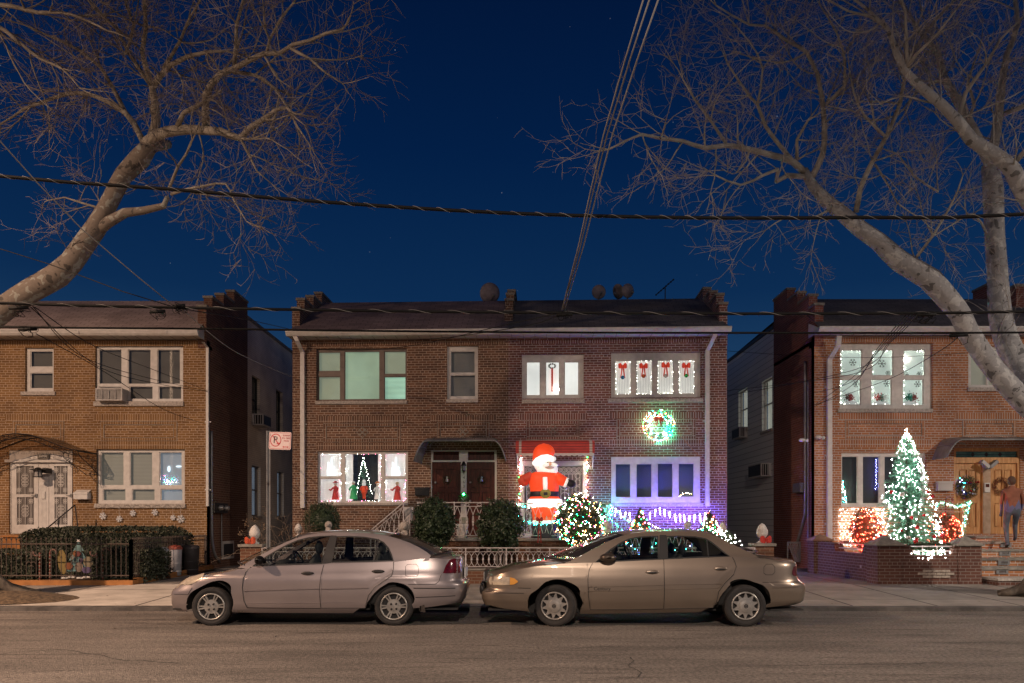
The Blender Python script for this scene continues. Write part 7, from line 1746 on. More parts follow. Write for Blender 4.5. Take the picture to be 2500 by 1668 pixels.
b = MB(); rev(b, [(505, 985, 185), (510, 1080, 182), (515, 1180, 172), (515, 1185, 60)], 0); b.build('trousers', M['inf_red'], t)
b = MB(); rev(b, [(515, 1180, 172), (515, 1200, 185), (515, 1225, 178), (515, 1235, 60)], 0); b.build('trouser_hem', M['inf_white'], t)
b = MB(); rev(b, [(515, 1225, 160), (515, 1330, 168), (515, 1400, 200), (515, 1440, 205), (515, 1450, 20)], 0); b.build('boots', M['inf_black'], t)
b = MB(); rev(b, [(500, 786, 193), (500, 795, 198), (500, 850, 199), (500, 858, 196)], 0); b.build('belt', M['inf_black'], t)
b = MB(); b.smooth = True; b.ball(Z1(515, 810, -.40), 1, 18, 10, (72 * U_, .05, 66 * U_)); bk = b.build('buckle', M['inf_gold'], t)
c = Z1(515, 815, -.455); b = MB(); b.box(c.x - 26 * U_, c.x + 26 * U_, c.y - .01, c.y + .02, c.z - 20 * U_, c.z + 20 * U_); b.build('buckle_opening', M['inf_black'], bk)
b = MB(); b.smooth = True
for x, y, w in ((507, 600, 30), (507, 700, 30), (510, 770, 28)): pass
cA, cB = Z1(507, 590, -.42), Z1(512, 760, -.42); b.tube([cA, cA.lerp(cB, .5) + Vector((0, -.01, 0)), cB], [30 * U_, 32 * U_, 28 * U_], 10); b.build('front_trim', M['inf_white'], t)
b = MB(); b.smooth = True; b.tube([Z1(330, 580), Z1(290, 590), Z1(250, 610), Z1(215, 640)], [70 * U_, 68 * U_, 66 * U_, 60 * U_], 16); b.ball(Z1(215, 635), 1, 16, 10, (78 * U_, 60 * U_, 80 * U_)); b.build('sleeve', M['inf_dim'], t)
b = MB(); b.smooth = True; b.tube([Z1(640, 590), Z1(700, 615), Z1(750, 640), Z1(785, 655)], [80 * U_, 78 * U_, 70 * U_, 64 * U_], 16); b.build('sleeve', M['inf_red'], t)
b = MB(); b.smooth = True; b.tube([Z1(780, 655), Z1(812, 668)], [66 * U_, 64 * U_], 16); b.build('cuff', M['inf_white'], t)
b = MB(); b.smooth = True; b.ball(Z1(860, 675, -.02), 1, 18, 12, (72 * U_, 45 * U_, 52 * U_), Matrix.Rotation(.28, 3, 'Y')); b.ball(Z1(850, 640, -.08), 1, 12, 8, (40 * U_, 20 * U_, 16 * U_), Matrix.Rotation(.5, 3, 'Y')); b.build('mitten', M['inf_black'], t)
b = MB(); b.smooth = True; b.ball(Z1(535, 480), 1, 24, 16, (150 * U_, 120 * U_, 125 * U_), Matrix.Rotation(.35, 3, 'Y')); b.ball(Z1(480, 370), 1, 22, 14, (128 * U_, 110 * U_, 88 * U_)); b.ball(Z1(430, 430), 1, 18, 12, (70 * U_, 90 * U_, 70 * U_)); b.build('beard', M['inf_white'], t)
b = MB(); b.smooth = True; rows = []
for x, y, rx in ((440, 370, 80), (475, 340, 138), (488, 290, 150), (492, 230, 144), (492, 180, 118), (490, 145, 70), (488, 128, 5)):
    c = Z1(x, y); rows.append([c + Vector((rx * U_ * math.cos(2 * PI * j / 24), rx * U_ * .8 * math.sin(2 * PI * j / 24), -.16 * rx * U_ * (-math.cos(2 * PI * j / 24)) * (0 if rx < 20 else 1) * (1 if y > 280 else .3))) for j in range(24)])
b.grid(rows, True); b.build('hat', M['inf_red'], t)
b = MB(); b.smooth = True; b.tube([Z1(360, 400, -.05), Z1(400, 360, -.22), Z1(470, 325, -.32), Z1(540, 315, -.32), Z1(590, 330, -.24), Z1(615, 350, -.05)], [34 * U_, 38 * U_, 40 * U_, 38 * U_, 34 * U_, 28 * U_], 12); b.build('hat_trim', M['inf_brow'], t)
b = MB(); b.smooth = True; b.ball(Z1(625, 338, -.18), 34 * U_, 12, 8); b.build('pompom', M['inf_white'], t)
b = MB(); b.smooth = True; b.ball(Z1(572, 425, -.24), 1, 20, 12, (82 * U_, 60 * U_, 56 * U_)); fc = b.build('face', M['inf_skin'], t)
b = MB(); b.smooth = True
for sg in (-1, 1): b.ball(Z1(575 + sg * 55, 420, -.37), 1, 14, 8, (52 * U_, 22 * U_, 26 * U_), Matrix.Rotation(.25 * sg, 3, 'Y'))
b.build('moustache', M['inf_white'], fc)
b = MB(); b.smooth = True; b.ball(Z1(580, 408, -.42), 20 * U_, 10, 8); b.build('nose', glow_mat('nose_nylon', (.8, .42, .25), .4), fc)
b = MB(); b.smooth = True
for x in (545, 578): b.ball(Z1(x, 388, -.40), 8 * U_, 8, 6)
b.build('eyes', M['inf_black'], fc)
# tinsel basket hanging below the mitten
t = thing('tinsel_ball', 'silver tinsel sphere hanging beneath the black mitten of the inflatable figure', 'ornament', Z1(860, 900)); b = MB(); leaves(b, [Z1(865, 800) + Vector((RN.gauss(0, 1), RN.gauss(0, 1), RN.gauss(0, 1))).normalized() * 92 * U_ * RN.uniform(.7, 1.05) for _ in range(900)], .014, RN, 4); b.build('tinsel', mat('silver_tinsel', (.5, .5, .5), .25, metal=.9), t)
b = MB(); b.tube([Z1(865, 715), Z1(865, 640)], .004, 3); b.build('hanging_wire', M['wire_pale'], t)
# door frame lights
for px_, lab in ((1270, 'vertical string of coloured lights on the door jamb beside the raised red sleeve'), (1433, 'vertical string of coloured lights on the door jamb nearest the violet window')):
    t = thing('string_lights', lab, 'string lights', FC.P(px_, 1115, -.05), FC.rz, 'coloured lights round the white grille door')
    strand(t, [FC.P(px_ + RN.uniform(-1, 1), y, -.06) for y in range(1112, 1236, 12)], 20, ['bulb_sw', 'bulb_sp', 'bulb_sr', 'bulb_sg', 'bulb_sw'], .030, jit=.03)
# railing lights
def attach(parent, pts, n, mats, r, **k): strand(parent, pts, n, mats, r, **k)
attach(RL2, [(XY(p, Ys), Ys - .03, ZZ(y, Ys)) for p, y in ((1262, 1232), (1290, 1240), (1320, 1236), (1350, 1238), (1364, 1232))], 14, ['bulb_white', 'bulb_red', 'bulb_teal'], .017)
attach(RL2, [(XY(p, Ys), Ys - .03, ZZ(y, Ys)) for p, y in ((1262, 1258), (1275, 1270), (1290, 1276), (1310, 1281), (1330, 1280), (1345, 1277), (1362, 1268))], 15, ['bulb_teal'], .018)
attach(RL4, [(XY(p, Ys), Ys - .04, ZZ(y, Ys)) for p, y in ((1484, 1236), (1500, 1245), (1520, 1262), (1545, 1280), (1574, 1298))], 16, ['bulb_blue', 'bulb_white', 'bulb_teal'], .014)
RL5 = stoprail([((XY(1528, 19), 19.0, .32), (XY(1690, 19), 19.0, .32), .98)], 'white railing strung with teal lights seen through the windows of the beige car')
for a_ in (0, 1): attach(RL5, [(XY(lerp(1528, 1690, k / 6), 19), 18.96, .62 + .3 * a_ + .12 * math.sin(k * 1.9 + a_ * 2)) for k in range(7)], 20, ['bulb_xt', 'bulb_blue', 'bulb_teal', 'bulb_red'] if a_ else ['bulb_teal', 'bulb_blue'], .015)
attach(RL4, [(XY(p, Ys), Ys - .04, ZZ(y, Ys)) for p, y in ((1488, 1265), (1505, 1282), (1520, 1296), (1535, 1300), (1480, 1300))], 18, ['bulb_teal'], .016)
t = thing('hanging_lights', 'dense cluster of teal lights hanging under the violet window corner', 'string lights', FC.P(1478, 1235, -.6), FC.rz)
pp = []
for k in range(9): x = 1464 + k * 3.6; pp += [FC.P(x + RN.uniform(-2, 2), RN.uniform(1234, 1258) - (4 - k) * 0, -.5 + RN.uniform(-.1, .1)) for _ in range(7)]
bulbs(t, pp, ['bulb_teal', 'bulb_xt'], .014, RN); b = MB(); [b.tube([FC.P(1464 + k * 3.6, 1232, -.5), FC.P(1464 + k * 3.6, 1262, -.5)], .003, 3, False) for k in range(9)]; b.build('light_wire', M['wire'], t)
t, pts, _ = bush('teal-lit evergreen fringe hanging beside the lit round shrub', FC.P(1470, 1250, -.55), (.16, .12, .28), 900, .022, M['leaf'], name='garland', cat='garland', seed=31, core=.4, trunk=False)
# icicle lights
t = thing('icicle_lights', 'row of violet-blue icicle lights along the brick under the big lower window', 'string lights', FC.P(1600, 1240, -.4), FC.rz)
ic = [(1503, 1248), (1514, 1252), (1527, 1257), (1537, 1258), (1587, 1257), (1600, 1250), (1611, 1246), (1622, 1251), (1635, 1256), (1648, 1262), (1660, 1262), (1670, 1263), (1683, 1266), (1696, 1263), (1709, 1262), (1722, 1258), (1733, 1254)]
strand(t, [FC.P(x, y - 6, -.42) for x, y in ic], 2, ['bulb_blue'], .01)
M['icicle'] = emis('violet_icicle', (.22, .17, 1), 150); b = MB(); b.smooth = True
for x, y in ic: L_ = RN.uniform(8, 16); dx = RN.uniform(-3, 3); b.tube([FC.P(x, y - 6, -.42), FC.P(x, y - 3, -.42), FC.P(x + dx, y + L_, -.42)], [.006, .013, .002], 6)
b.build('icicle_tubes', M['icicle'], t); bulbs(t, [FC.P(x, y - 5, -.40) for x, y in ic], ['bulb_xv'], .024, RN)
b = MB(); W_, _ = smooth_pts([FC.P(x, y, -.2) for x, y in ((1495, 1238), (1560, 1248), (1615, 1237), (1690, 1252), (1728, 1246))], [1] * 5, .1); b.tube(W_, .004, 3, False); b.build('light_wire', M['wire_pale'], t)
b = MB(); W_, _ = smooth_pts([FC.P(x, y, -.12) for x, y in ((816, 1236), (850, 1251), (885, 1238), (920, 1250), (985, 1238))], [1] * 5, .1); b.tube(W_, .004, 3, False); leaves(b, [p + Vector((RN.gauss(0, .012), 0, RN.gauss(0, .012))) for p in W_ for _ in range(5)], .012, RN)
b.build('string_light_wire', M['wire_pale'], None, 'unlit swagged string of lights below the candle-lit window', 'string lights', loc=tuple(FC.P(900, 1245)), rz=FC.rz)
b = MB(); W_, _ = smooth_pts([FC.P(x, y, -.1) for x, y in ((773, 1102), (750, 1136), (724, 1170), (738, 1205), (755, 1235))], [1] * 5, .1); b.tube(W_, .005, 3, False); leaves(b, [p + Vector((RN.gauss(0, .015), 0, RN.gauss(0, .015))) for p in W_ for _ in range(4)], .014, RN)
b.build('string_light_wire', M['wire_pale'], None, 'unlit string of lights zigzagging across the downspout of the brown house', 'string lights', loc=tuple(FC.P(740, 1170)), rz=FC.rz)
# cable from the wreath over the wall
b = MB(); W_, _ = smooth_pts([FC.P(x, y, -.04) for x, y in ((1640, 1036), (1680, 1085), (1712, 1118), (1745, 1140), (1772, 1152), (1774, 1200), (1768, 1280))], [1] * 7, .1); b.tube(W_, .007, 4); b.build('extension_cord', mat('orange_cord', (.35, .12, .05), .6), None, 'orange extension cord running from the lit wreath to the house corner', 'cord', loc=tuple(FC.P(1700, 1100)), rz=FC.rz)
# cone shrubs with lights
for px_, Yc_, zc_, rr_, hh_, lab, sd in ((1563, 19.6, ZZ(1272, 19.6), .30, .34, 'small cone tree with coloured lights beside the teal-lit stairs', 41), (1733, 19.9, ZZ(1279, 19.9), .32, .36, 'small cone tree with coloured lights by the house corner', 42)):
    c = (XY(px_, Yc_), Yc_, zc_); t, pts, _ = bush(lab, c, (rr_, rr_, hh_), 3500, .022, M['leaf'], name='cone_tree', cat='small tree', seed=sd, shape='cone', group='small lit cone trees', asp=3)
    pos = []
    for k in range(46):
        h = 1 - math.sqrt(RN.random()); a = RN.uniform(-PI * 1.05, .05 * PI); r = (1 - h) ** .85 * rr_ * 1.02; pos.append(Vector(c) + Vector((math.cos(a) * r, math.sin(a) * r, -hh_ + 2 * hh_ * h)))
    bulbs(t, pos, ['bulb_sr', 'bulb_sc', 'bulb_sg', 'bulb_st', 'bulb_sp', 'bulb_sw', 'bulb_sc'], .026, RN)
t = thing('string_lights', 'trail of coloured lights over the hedge top between the cone trees', 'string lights', (XY(1600, 18.9), 18.9, ZZ(1290, 18.9)))
strand(t, [(XY(p, 18.9), 18.9, ZZ(y, 18.9)) for p, y in ((1583, 1278), (1600, 1286), (1625, 1298), (1680, 1303), (1705, 1294), (1725, 1288))], 22, ['bulb_warm', 'bulb_green', 'bulb_red', 'bulb_white'], .015)
t = thing('string_lights', 'spill of bright white lights beside the violet-lit finial', 'string lights', (XY(1760, 18.4), 18.4, ZZ(1330, 18.4)))
pos = [Vector((XY(RN.gauss(1760, 20) , 18.4), 18.4 + RN.uniform(-.1, .1), 0)) for _ in range(60)]
for p in pos: px_ = CX + p.x / p.y * F; p.z = ZZ(1292 + (px_ - 1735) * .5 + RN.gauss(0, 7), p.y)
bulbs(t, pos, ['bulb_white'], .015, RN); b = MB(); b.tube(sorted(pos, key=lambda p: p.x), .004, 3, False); b.build('light_wire', M['wire'], t)
# low foliage that carries them
bush('dark low shrub behind the beige car under the white lights', (XY(1755, 18.8), 18.8, .85), (.42, .35, .45), 2500, .03, M['leaf'], seed=51, group=None)
boxhedge('low dark hedge in front of the violet brick wall', XY(1500, 19.8), XY(1740, 19.8), 19.7, 20.3, .2, ZZ(1302, 19.7), 4000, .03, M['leaf'], 52)
# --- lit wreath on the wall
def wreath(fr, px_, py_, ro, ri, lab, n, m, y=-.13, leaf=.03, seed=1, sq=1, grp='wreaths on walls and doors'):
    rnd = random.Random(seed); cu__ = fr.uh(px_, py_, y); sc_ = (22.4) / F; R0 = (ro + ri) / 2 * sc_; R1 = (ro - ri) / 2 * sc_; t = thing('wreath', lab, 'wreath', fr.P(px_, py_, y), fr.rz, grp)
    def pt(a, e, k=1): return fr.M @ Vector((cu__[0] + (R0 + R1 * k * math.cos(e)) * math.cos(a), y - R1 * .6 * k * math.sin(e), cu__[1] + (R0 + R1 * k * math.cos(e)) * math.sin(a) * sq))
    b = MB(); leaves(b, [pt(rnd.uniform(0, 6.283), rnd.uniform(0, 6.283), rnd.uniform(.4, 1.1)) for _ in range(n)], leaf, rnd, 3); b.build('foliage', m, t); return t, pt, rnd
t, pt, rnd = wreath(FC, 1608, 1038, 37, 21, 'large wreath blazing with white and green lights on the upper brick wall', 2200, M['leaf'], leaf=.024, seed=5)
bulbs(t, [pt(rnd.uniform(0, 6.283), rnd.uniform(0, 3.14), 1.05) for _ in range(150)], ['bulb_sw', 'bulb_st', 'bulb_st', 'bulb_sg', 'bulb_white', 'bulb_sr', 'bulb_sg', 'bulb_sc'], .019, rnd)
bulbs(t, [pt(rnd.uniform(0, 6.283), rnd.uniform(3.3, 6.2), 1.1) for _ in range(46)], ['bulb_xg', 'bulb_xg', 'bulb_xr'], .012, rnd)
b = MB(FC.M); cq = FC.uh(1608, 1022, -.1); bow(b, (cq[0], -.12, cq[1]), .14, .2); b.build('ribbon', M['redbow'], t)
for px_, col_, lab, sd in ((1091, None, 'small dark wreath with a silver figure on the left dark door', 61), (1176, None, 'small dark wreath with blue ribbon on the right dark door', 62)):
    t, pt, rnd = wreath(FC, px_, 1172, 11, 7, lab, 260, M['leaf'], y=.08, leaf=.014, seed=sd)
    b = MB(); cq = FC.P(px_, 1170, .06); b.smooth = True; b.ball(cq + Vector((0, 0, .05)), .032, 8, 6); b.tube([cq + Vector((0, 0, .03)), cq + Vector((0, 0, -.07))], [.025, .05], 8); b.build('figurine', mat('silver_blue', (.20, .26, .40) if sd == 62 else (.40, .38, .36), .4), t)
t, pt, rnd = wreath(FR, 2362, 1190, 29, 10, 'bushy green wreath with blue and red baubles on the left oak door', 1500, M['leaf'], y=-.02, leaf=.026, seed=63)
bulbs(t, [pt(rnd.uniform(2, 4.2), rnd.uniform(0, 3.14), 1.0) for _ in range(9)], ['bulb_blue', 'bulb_teal'], .010, rnd)
for colr, k_ in (((.4, .02, .02), 8), ((.55, .55, .52), 8), ((.05, .09, .3), 6)):
    b = MB(); b.smooth = True; [b.ball(pt(rnd.uniform(0, 6.283), rnd.uniform(.3, 2.8), 1.0), rnd.uniform(.02, .035), 8, 6) for _ in range(k_)]; b.build('baubles', mat('bauble', colr, .2, metal=.4), t)
t, pt, rnd = wreath(FR, 2444, 1187, 23, 10, 'dull red berry wreath on the right oak door', 1300, mat('red_berries', (.20, .015, .012), .5, col2=(.10, .06, .03), vs=20), y=.04, leaf=.018, seed=64)
# --- window decorations
def bowhang(px_, py_, s, tail, orn, lab, fr=FC, y=.17):
    t = thing('ribbon_bow', lab, 'bow', fr.P(px_, py_, y), fr.rz, 'red bows hanging in the upper right window'); c = fr.uh(px_, py_, y); b = MB(fr.M); bow(b, (c[0], y, c[1]), s, tail)
    b.build('ribbon', glow_mat('backlit_red_ribbon', (.75, .055, .02), .35), t)
    if orn: b = MB(fr.M); b.smooth = True; b.ball((c[0], y - .03, c[1] - tail * .95), .055, 12, 8); b.build('bauble', mat('bauble_c', orn, .2, metal=.5), t)
bowhang(1520, 894, .12, .34, (.05, .25, .45), 'red bow with a teal bauble in the first pane of the four-pane lit window')
bowhang(1571, 894, .12, .30, (.6, .12, .03), 'red bow with an orange bauble in the second pane of the four-pane lit window')
bowhang(1625, 892, .12, .32, (.6, .6, .6), 'tilted red bow with a silver bauble in the third pane of the four-pane lit window')
bowhang(1675, 893, .12, .30, (.02, .4, .08), 'red bow with a green bauble in the last pane of the four-pane lit window')
t = thing('ribbon_wreath', 'ring of silver balls with a long red ribbon in the middle lit pane', 'ornament', FC.P(1349, 895, .16), FC.rz); c = FC.uh(1348, 894, .16); b = FC.mb(); b.smooth = True
for k in range(9): a = k * 2 * PI / 9; b.ball((c[0] + .09 * math.cos(a), .15, c[1] + .06 * math.sin(a)), .028, 8, 6)
b.build('ball_ring', mat('silver_ball', (.5, .5, .48), .25, metal=.6), t); b = FC.mb(); b.box(c[0] - .028, c[0] + .028, .14, .15, c[1] - .72, c[1] - .05); b.build('ribbon', glow_mat('backlit_red_ribbon2', (.75, .055, .02), .35), t)
def winlights(fr, rects, lab, mats=('bulb_white',), r=.010, y=.15, step=.10, group='lights round the window panes'):
    x0, y0 = rects[0][0], rects[0][3]; t = thing('string_lights', lab, 'string lights', fr.P(x0, y0, y), fr.rz, group); pos = []; b = MB()
    for rc in rects:
        q = fr.r(*rc, y=y); P4 = [(q[0] + .02, q[2] + .02), (q[0] + .02, q[3] - .02), (q[1] - .02, q[3] - .02), (q[1] - .02, q[2] + .02), (q[0] + .02, q[2] + .02)]
        for A, B in zip(P4, P4[1:]):
            L_ = math.hypot(B[0] - A[0], B[1] - A[1]); n = int(L_ / step)
            for k in range(n): f = (k + RN.random() * .6) / n; pos.append(fr.M @ Vector((lerp(A[0], B[0], f) + RN.uniform(-.015, .015), y, lerp(A[1], B[1], f) + RN.uniform(-.015, .015))))
        b.tube([fr.M @ Vector((a, y + .005, c)) for a, c in P4], .004, 3, False)
    bulbs(t, pos, list(mats), r, RN); b.build('light_wire', M['wire_pale'], t)
winlights(FC, [(1501, 880, 1541, 964), (1553, 879, 1593, 964), (1604, 879, 1645, 963), (1656, 878, 1697, 962)], 'white fairy lights round the four panes with red bows', ('bulb_sw',))
winlights(FC, [(780, 1107, 833, 1226), (842, 1107, 931, 1225), (939, 1106, 992, 1225)], 'fairy lights round the panes with the small carol figures', ('bulb_white', 'bulb_white', 'bulb_pink'), .011)
winlights(FR, [(2052, 854, 2105, 989), (2129, 854, 2181, 989), (2206, 854, 2259, 990)], 'white fairy lights round the snowy triple window panes', ('bulb_sw',), r=.016, step=.14)
# candle cut-outs
for px_, lab in ((809, 'glowing white candle cut-out in the left sash above the red-coated figurine'), (966, 'glowing white candle cut-out in the right sash above the red doll')):
    c = FC.uh(px_, 1158, .19); o = [(-.12, -.06), (.12, -.06), (.14, .02), (.10, .12), (.11, .20), (.07, .24), (.05, .16), (.035, .30), (.04, .42), (.01, .50), (-.02, .44), (-.015, .30), (-.05, .22), (-.06, .34), (-.10, .36), (-.10, .22), (-.13, .10)]
    b = FC.mb(); b.plate([(c[0] + a, c[1] + z) for a, z in o], (), lambda x, z: (x, .17, z), (0, .02, 0)); b.build('candle_cutout', emis('candle_glow', (.92, .97, 1), 1.6), None, lab, 'ornament', 'candle cut-outs in the window', loc=tuple(FC.P(px_, 1158, .17)), rz=FC.rz)
# figurines on the sill
def figurine(fr, px_, pyb, h, lab, coat, hat=None, skirt=True, arm=0, y=.2, hair=(.6, .6, .58), glow=0):
    c = fr.uh(px_, pyb, y); h = h / 87; o = Vector((c[0], y, c[1])); t = thing('figurine', lab, 'figurine', fr.P(px_, pyb, y), fr.rz, 'figurines on the window sill'); mk = lambda n, cc, e=.25: glow_mat(n, cc, e)  # dolls glow faintly, standing in for the window light on them
    b = fr.mb(); b.smooth = True
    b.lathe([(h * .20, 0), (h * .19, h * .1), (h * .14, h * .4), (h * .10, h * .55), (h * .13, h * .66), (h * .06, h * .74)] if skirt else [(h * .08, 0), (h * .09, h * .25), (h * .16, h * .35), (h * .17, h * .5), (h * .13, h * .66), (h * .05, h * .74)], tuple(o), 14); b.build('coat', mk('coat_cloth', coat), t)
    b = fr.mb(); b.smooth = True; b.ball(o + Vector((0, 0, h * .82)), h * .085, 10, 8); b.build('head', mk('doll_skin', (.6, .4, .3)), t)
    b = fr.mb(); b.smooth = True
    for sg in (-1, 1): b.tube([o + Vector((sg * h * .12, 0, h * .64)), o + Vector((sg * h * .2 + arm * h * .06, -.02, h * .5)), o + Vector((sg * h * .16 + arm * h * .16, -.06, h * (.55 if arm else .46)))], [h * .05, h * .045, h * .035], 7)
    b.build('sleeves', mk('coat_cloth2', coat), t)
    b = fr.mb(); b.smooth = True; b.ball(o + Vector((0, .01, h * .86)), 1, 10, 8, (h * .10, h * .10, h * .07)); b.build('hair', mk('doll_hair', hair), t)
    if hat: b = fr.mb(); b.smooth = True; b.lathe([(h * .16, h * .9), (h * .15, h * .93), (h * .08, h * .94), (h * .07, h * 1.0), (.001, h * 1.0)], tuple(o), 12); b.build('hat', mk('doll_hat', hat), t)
    return t, o, h
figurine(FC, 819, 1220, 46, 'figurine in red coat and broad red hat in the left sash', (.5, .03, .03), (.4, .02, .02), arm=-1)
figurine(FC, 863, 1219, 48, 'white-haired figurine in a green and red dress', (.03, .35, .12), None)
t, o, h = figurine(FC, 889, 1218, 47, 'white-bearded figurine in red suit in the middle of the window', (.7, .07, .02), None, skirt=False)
b = FC.mb(); b.smooth = True; b.ball(o + Vector((0, -.03, h * .76)), 1, 10, 8, (h * .11, h * .08, h * .11)); b.ball(o + Vector((0, 0, h * .93)), h * .09, 10, 8); b.build('beard', glow_mat('white_wool', (.8, .8, .76), .5), t)
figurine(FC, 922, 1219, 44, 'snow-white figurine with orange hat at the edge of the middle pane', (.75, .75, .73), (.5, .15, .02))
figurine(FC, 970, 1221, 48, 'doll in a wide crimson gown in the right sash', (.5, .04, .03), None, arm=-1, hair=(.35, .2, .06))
# little light tree in the dark middle pane
t = thing('light_tree', 'small triangle of white lights shaped like a tree in the dark middle pane', 'string lights', FC.P(887, 1215, .5), FC.rz); pos = []
for k in range(17): f = k / 16; w = 20 * f ** .85; y_ = lerp(1120, 1205, f); pos += [FC.P(887 - w * .8 + RN.uniform(-1.5, 1.5), y_ + RN.uniform(-2, 2), .35), FC.P(887 + w + RN.uniform(-1.5, 1.5), y_, .35)]
bulbs(t, [p + Vector((RN.uniform(-.01, .01), 0, RN.uniform(-.01, .01))) for p in pos], ['bulb_sw'], .016, RN); b = MB(); leaves(b, [FC.P(887 + RN.uniform(-1, 1) * (y_ - 1118) * .22, y_, .4) for y_ in [RN.uniform(1122, 1215) for _ in range(500)]], .02, RN, 3); b.build('foliage', M['spruce'], t)
# Lit arc in the violet window
t = thing('string_lights', 'tiny arc of lights inside the last pane of the violet window', 'string lights', FC.P(1677, 1215, .15), FC.rz); strand(t, [FC.P(x, y, .1) for x, y in ((1660, 1212), (1667, 1206), (1678, 1204), (1688, 1206), (1695, 1211))], 18, ['bulb_white', 'bulb_warm'], .008)
# snowy window scenes
M['cotton'] = glow_mat('cotton_snow', (.8, .82, .8), .35)  # cotton is no lamp; its faint glow stands in for window light
for px_, cols_, lab in ((2076, ((.10, .07, .05), (.35, .04, .03)), 'grey-brown nest ornament on cotton snow in the left pane'), (2150, ((.6, .04, .03), (.03, .16, .09), (.65, .65, .6)), 'red and white striped ornament group on cotton snow in the middle pane'), (2222, ((.04, .12, .06), (.02, .35, .25), (.3, .03, .02)), 'green wreath-like ornament on cotton snow in the right pane')):
    t = thing('window_ornament', lab, 'ornament', FR.P(px_, 989, .17), 0, 'ornaments on cotton snow'); c = FR.uh(px_, 986, .17); b = FR.mb(); b.smooth = True
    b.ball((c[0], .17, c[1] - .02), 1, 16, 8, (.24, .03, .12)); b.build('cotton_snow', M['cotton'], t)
    for k, cc in enumerate(cols_): b = FR.mb(); leaves(b, [Vector((c[0] + RN.gauss(-.08 + .09 * k, .05), .15, c[1] + .17 + RN.gauss(0, .055))) for _ in range(130)], .028, RN, 2); b.build('ornament', glow_mat('orn', cc, .25), t)  # ornaments carry the same painted-in glow
t = thing('paper_snowflakes', 'pale paper snowflakes stuck on the snowy triple window', 'ornament', FR.P(2150, 900, .18)); 
for px_, py_, r_ in ((2082, 885, 9), (2153, 888, 10), (2090, 938, 8), (2165, 937, 8), (2240, 938, 8), (2244, 913, 6), (2168, 911, 6), (2212, 915, 6)):
    c = FR.uh(px_, py_, .17); c = Vector((c[0], .17, c[1])); b = FR.mb(); R_ = r_ / 87
    for k in range(6): a = k * PI / 3; d = Vector((math.cos(a), 0, math.sin(a))); e = Vector((-d.z, 0, d.x)); b.tube([c, c + d * R_], .008, 4); [b.tube([c + d * R_ * .6, c + d * R_ * .9 + e * s * R_ * .3], .006, 4) for s in (-1, 1)]
    b.build('snowflake', mat('paper_flake', (.22, .25, .22), .8), t)
t = thing('string_lights', 'hanging blue zigzag light strip behind the dark lower pane', 'string lights', FR.P(2138, 1120, .12)); strand(t, [FR.P(2138 + (k % 2) * 2, y, .12) for k, y in enumerate(range(1122, 1196, 4))], 36, ['bulb_blue'], .0065, jit=.0)
t = thing('light_tree', 'narrow half tree of white lights glowing inside the lower left pane', 'string lights', FR.P(2060, 1228, .14)); bulbs(t, [FR.P(2056 + RN.random() * (y_ - 1168) * .23, y_, .13) for y_ in [RN.uniform(1172, 1229) for _ in range(40)]], ['bulb_white', 'bulb_teal'], .010, RN)
b = MB(); leaves(b, [FR.P(2056 + RN.random() * (y_ - 1168) * .23, y_, .15) for y_ in [RN.uniform(1172, 1229) for _ in range(200)]], .015, RN, 3); b.build('foliage', M['spruce'], t)
t = thing('light_tree', 'dim cluster of coloured tree lights behind the bluish pane of the left house', 'string lights', FL.P(405, 1180, .16)); bulbs(t, [FL.P(RN.gauss(410, 11), RN.gauss(1174, 8), .16) for _ in range(26)], ['bulb_green', 'bulb_blue', 'bulb_teal', 'bulb_pink', 'bulb_white'], .007, RN)
t2 = FL.mb(); c = FL.uh(412, 1145, .16); t2.ball((c[0], .17, c[1]), 1, 8, 6, (.05, .01, .09)); c = FL.uh(436, 1139, .16); t2.ball((c[0], .17, c[1]), 1, 8, 6, (.09, .01, .03)); t2.build('room_lamps', emis('room_lamp_glow', (.85, .95, 1), 1.6), t)
# --- right garden: planter wall, piers, steps
Yw = 17.0; t = thing('planter_wall', 'low red brick planter wall with scooped rails, pale stones and pyramid caps', 'wall', (XY(2270, Yw), Yw, .18))
xa, xb = XY(2168, Yw), XY(2391, Yw); zt = ZZ(1332, Yw); zd = ZZ(1356, Yw); sa, sb = XY(2222, Yw), XY(2332, Yw)
def scoop(a0, a1, s0, s1, z0, zt, zd): return [(a0, z0), (a1, z0), (a1, zt), (s1, zt)] + [(lerp(s1, s1 - .12, k / 5), lerp(zt, zd, math.sin(k / 5 * PI / 2))) for k in range(1, 6)] + [(lerp(s0 + .12, s0, k / 5), lerp(zd, zt, 1 - math.cos(k / 5 * PI / 2))) for k in range(0, 5)] + [(s0, zt), (a0, zt)]
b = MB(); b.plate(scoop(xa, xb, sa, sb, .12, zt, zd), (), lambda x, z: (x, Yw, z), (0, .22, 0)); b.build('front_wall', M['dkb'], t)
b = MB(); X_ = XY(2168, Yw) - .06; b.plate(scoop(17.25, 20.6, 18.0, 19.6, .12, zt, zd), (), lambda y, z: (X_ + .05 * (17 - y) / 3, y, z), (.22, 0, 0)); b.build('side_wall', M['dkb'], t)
b = MB(); b.box(X_ - .0, X_ + .0, 0, 0, 0, 0) if False else None
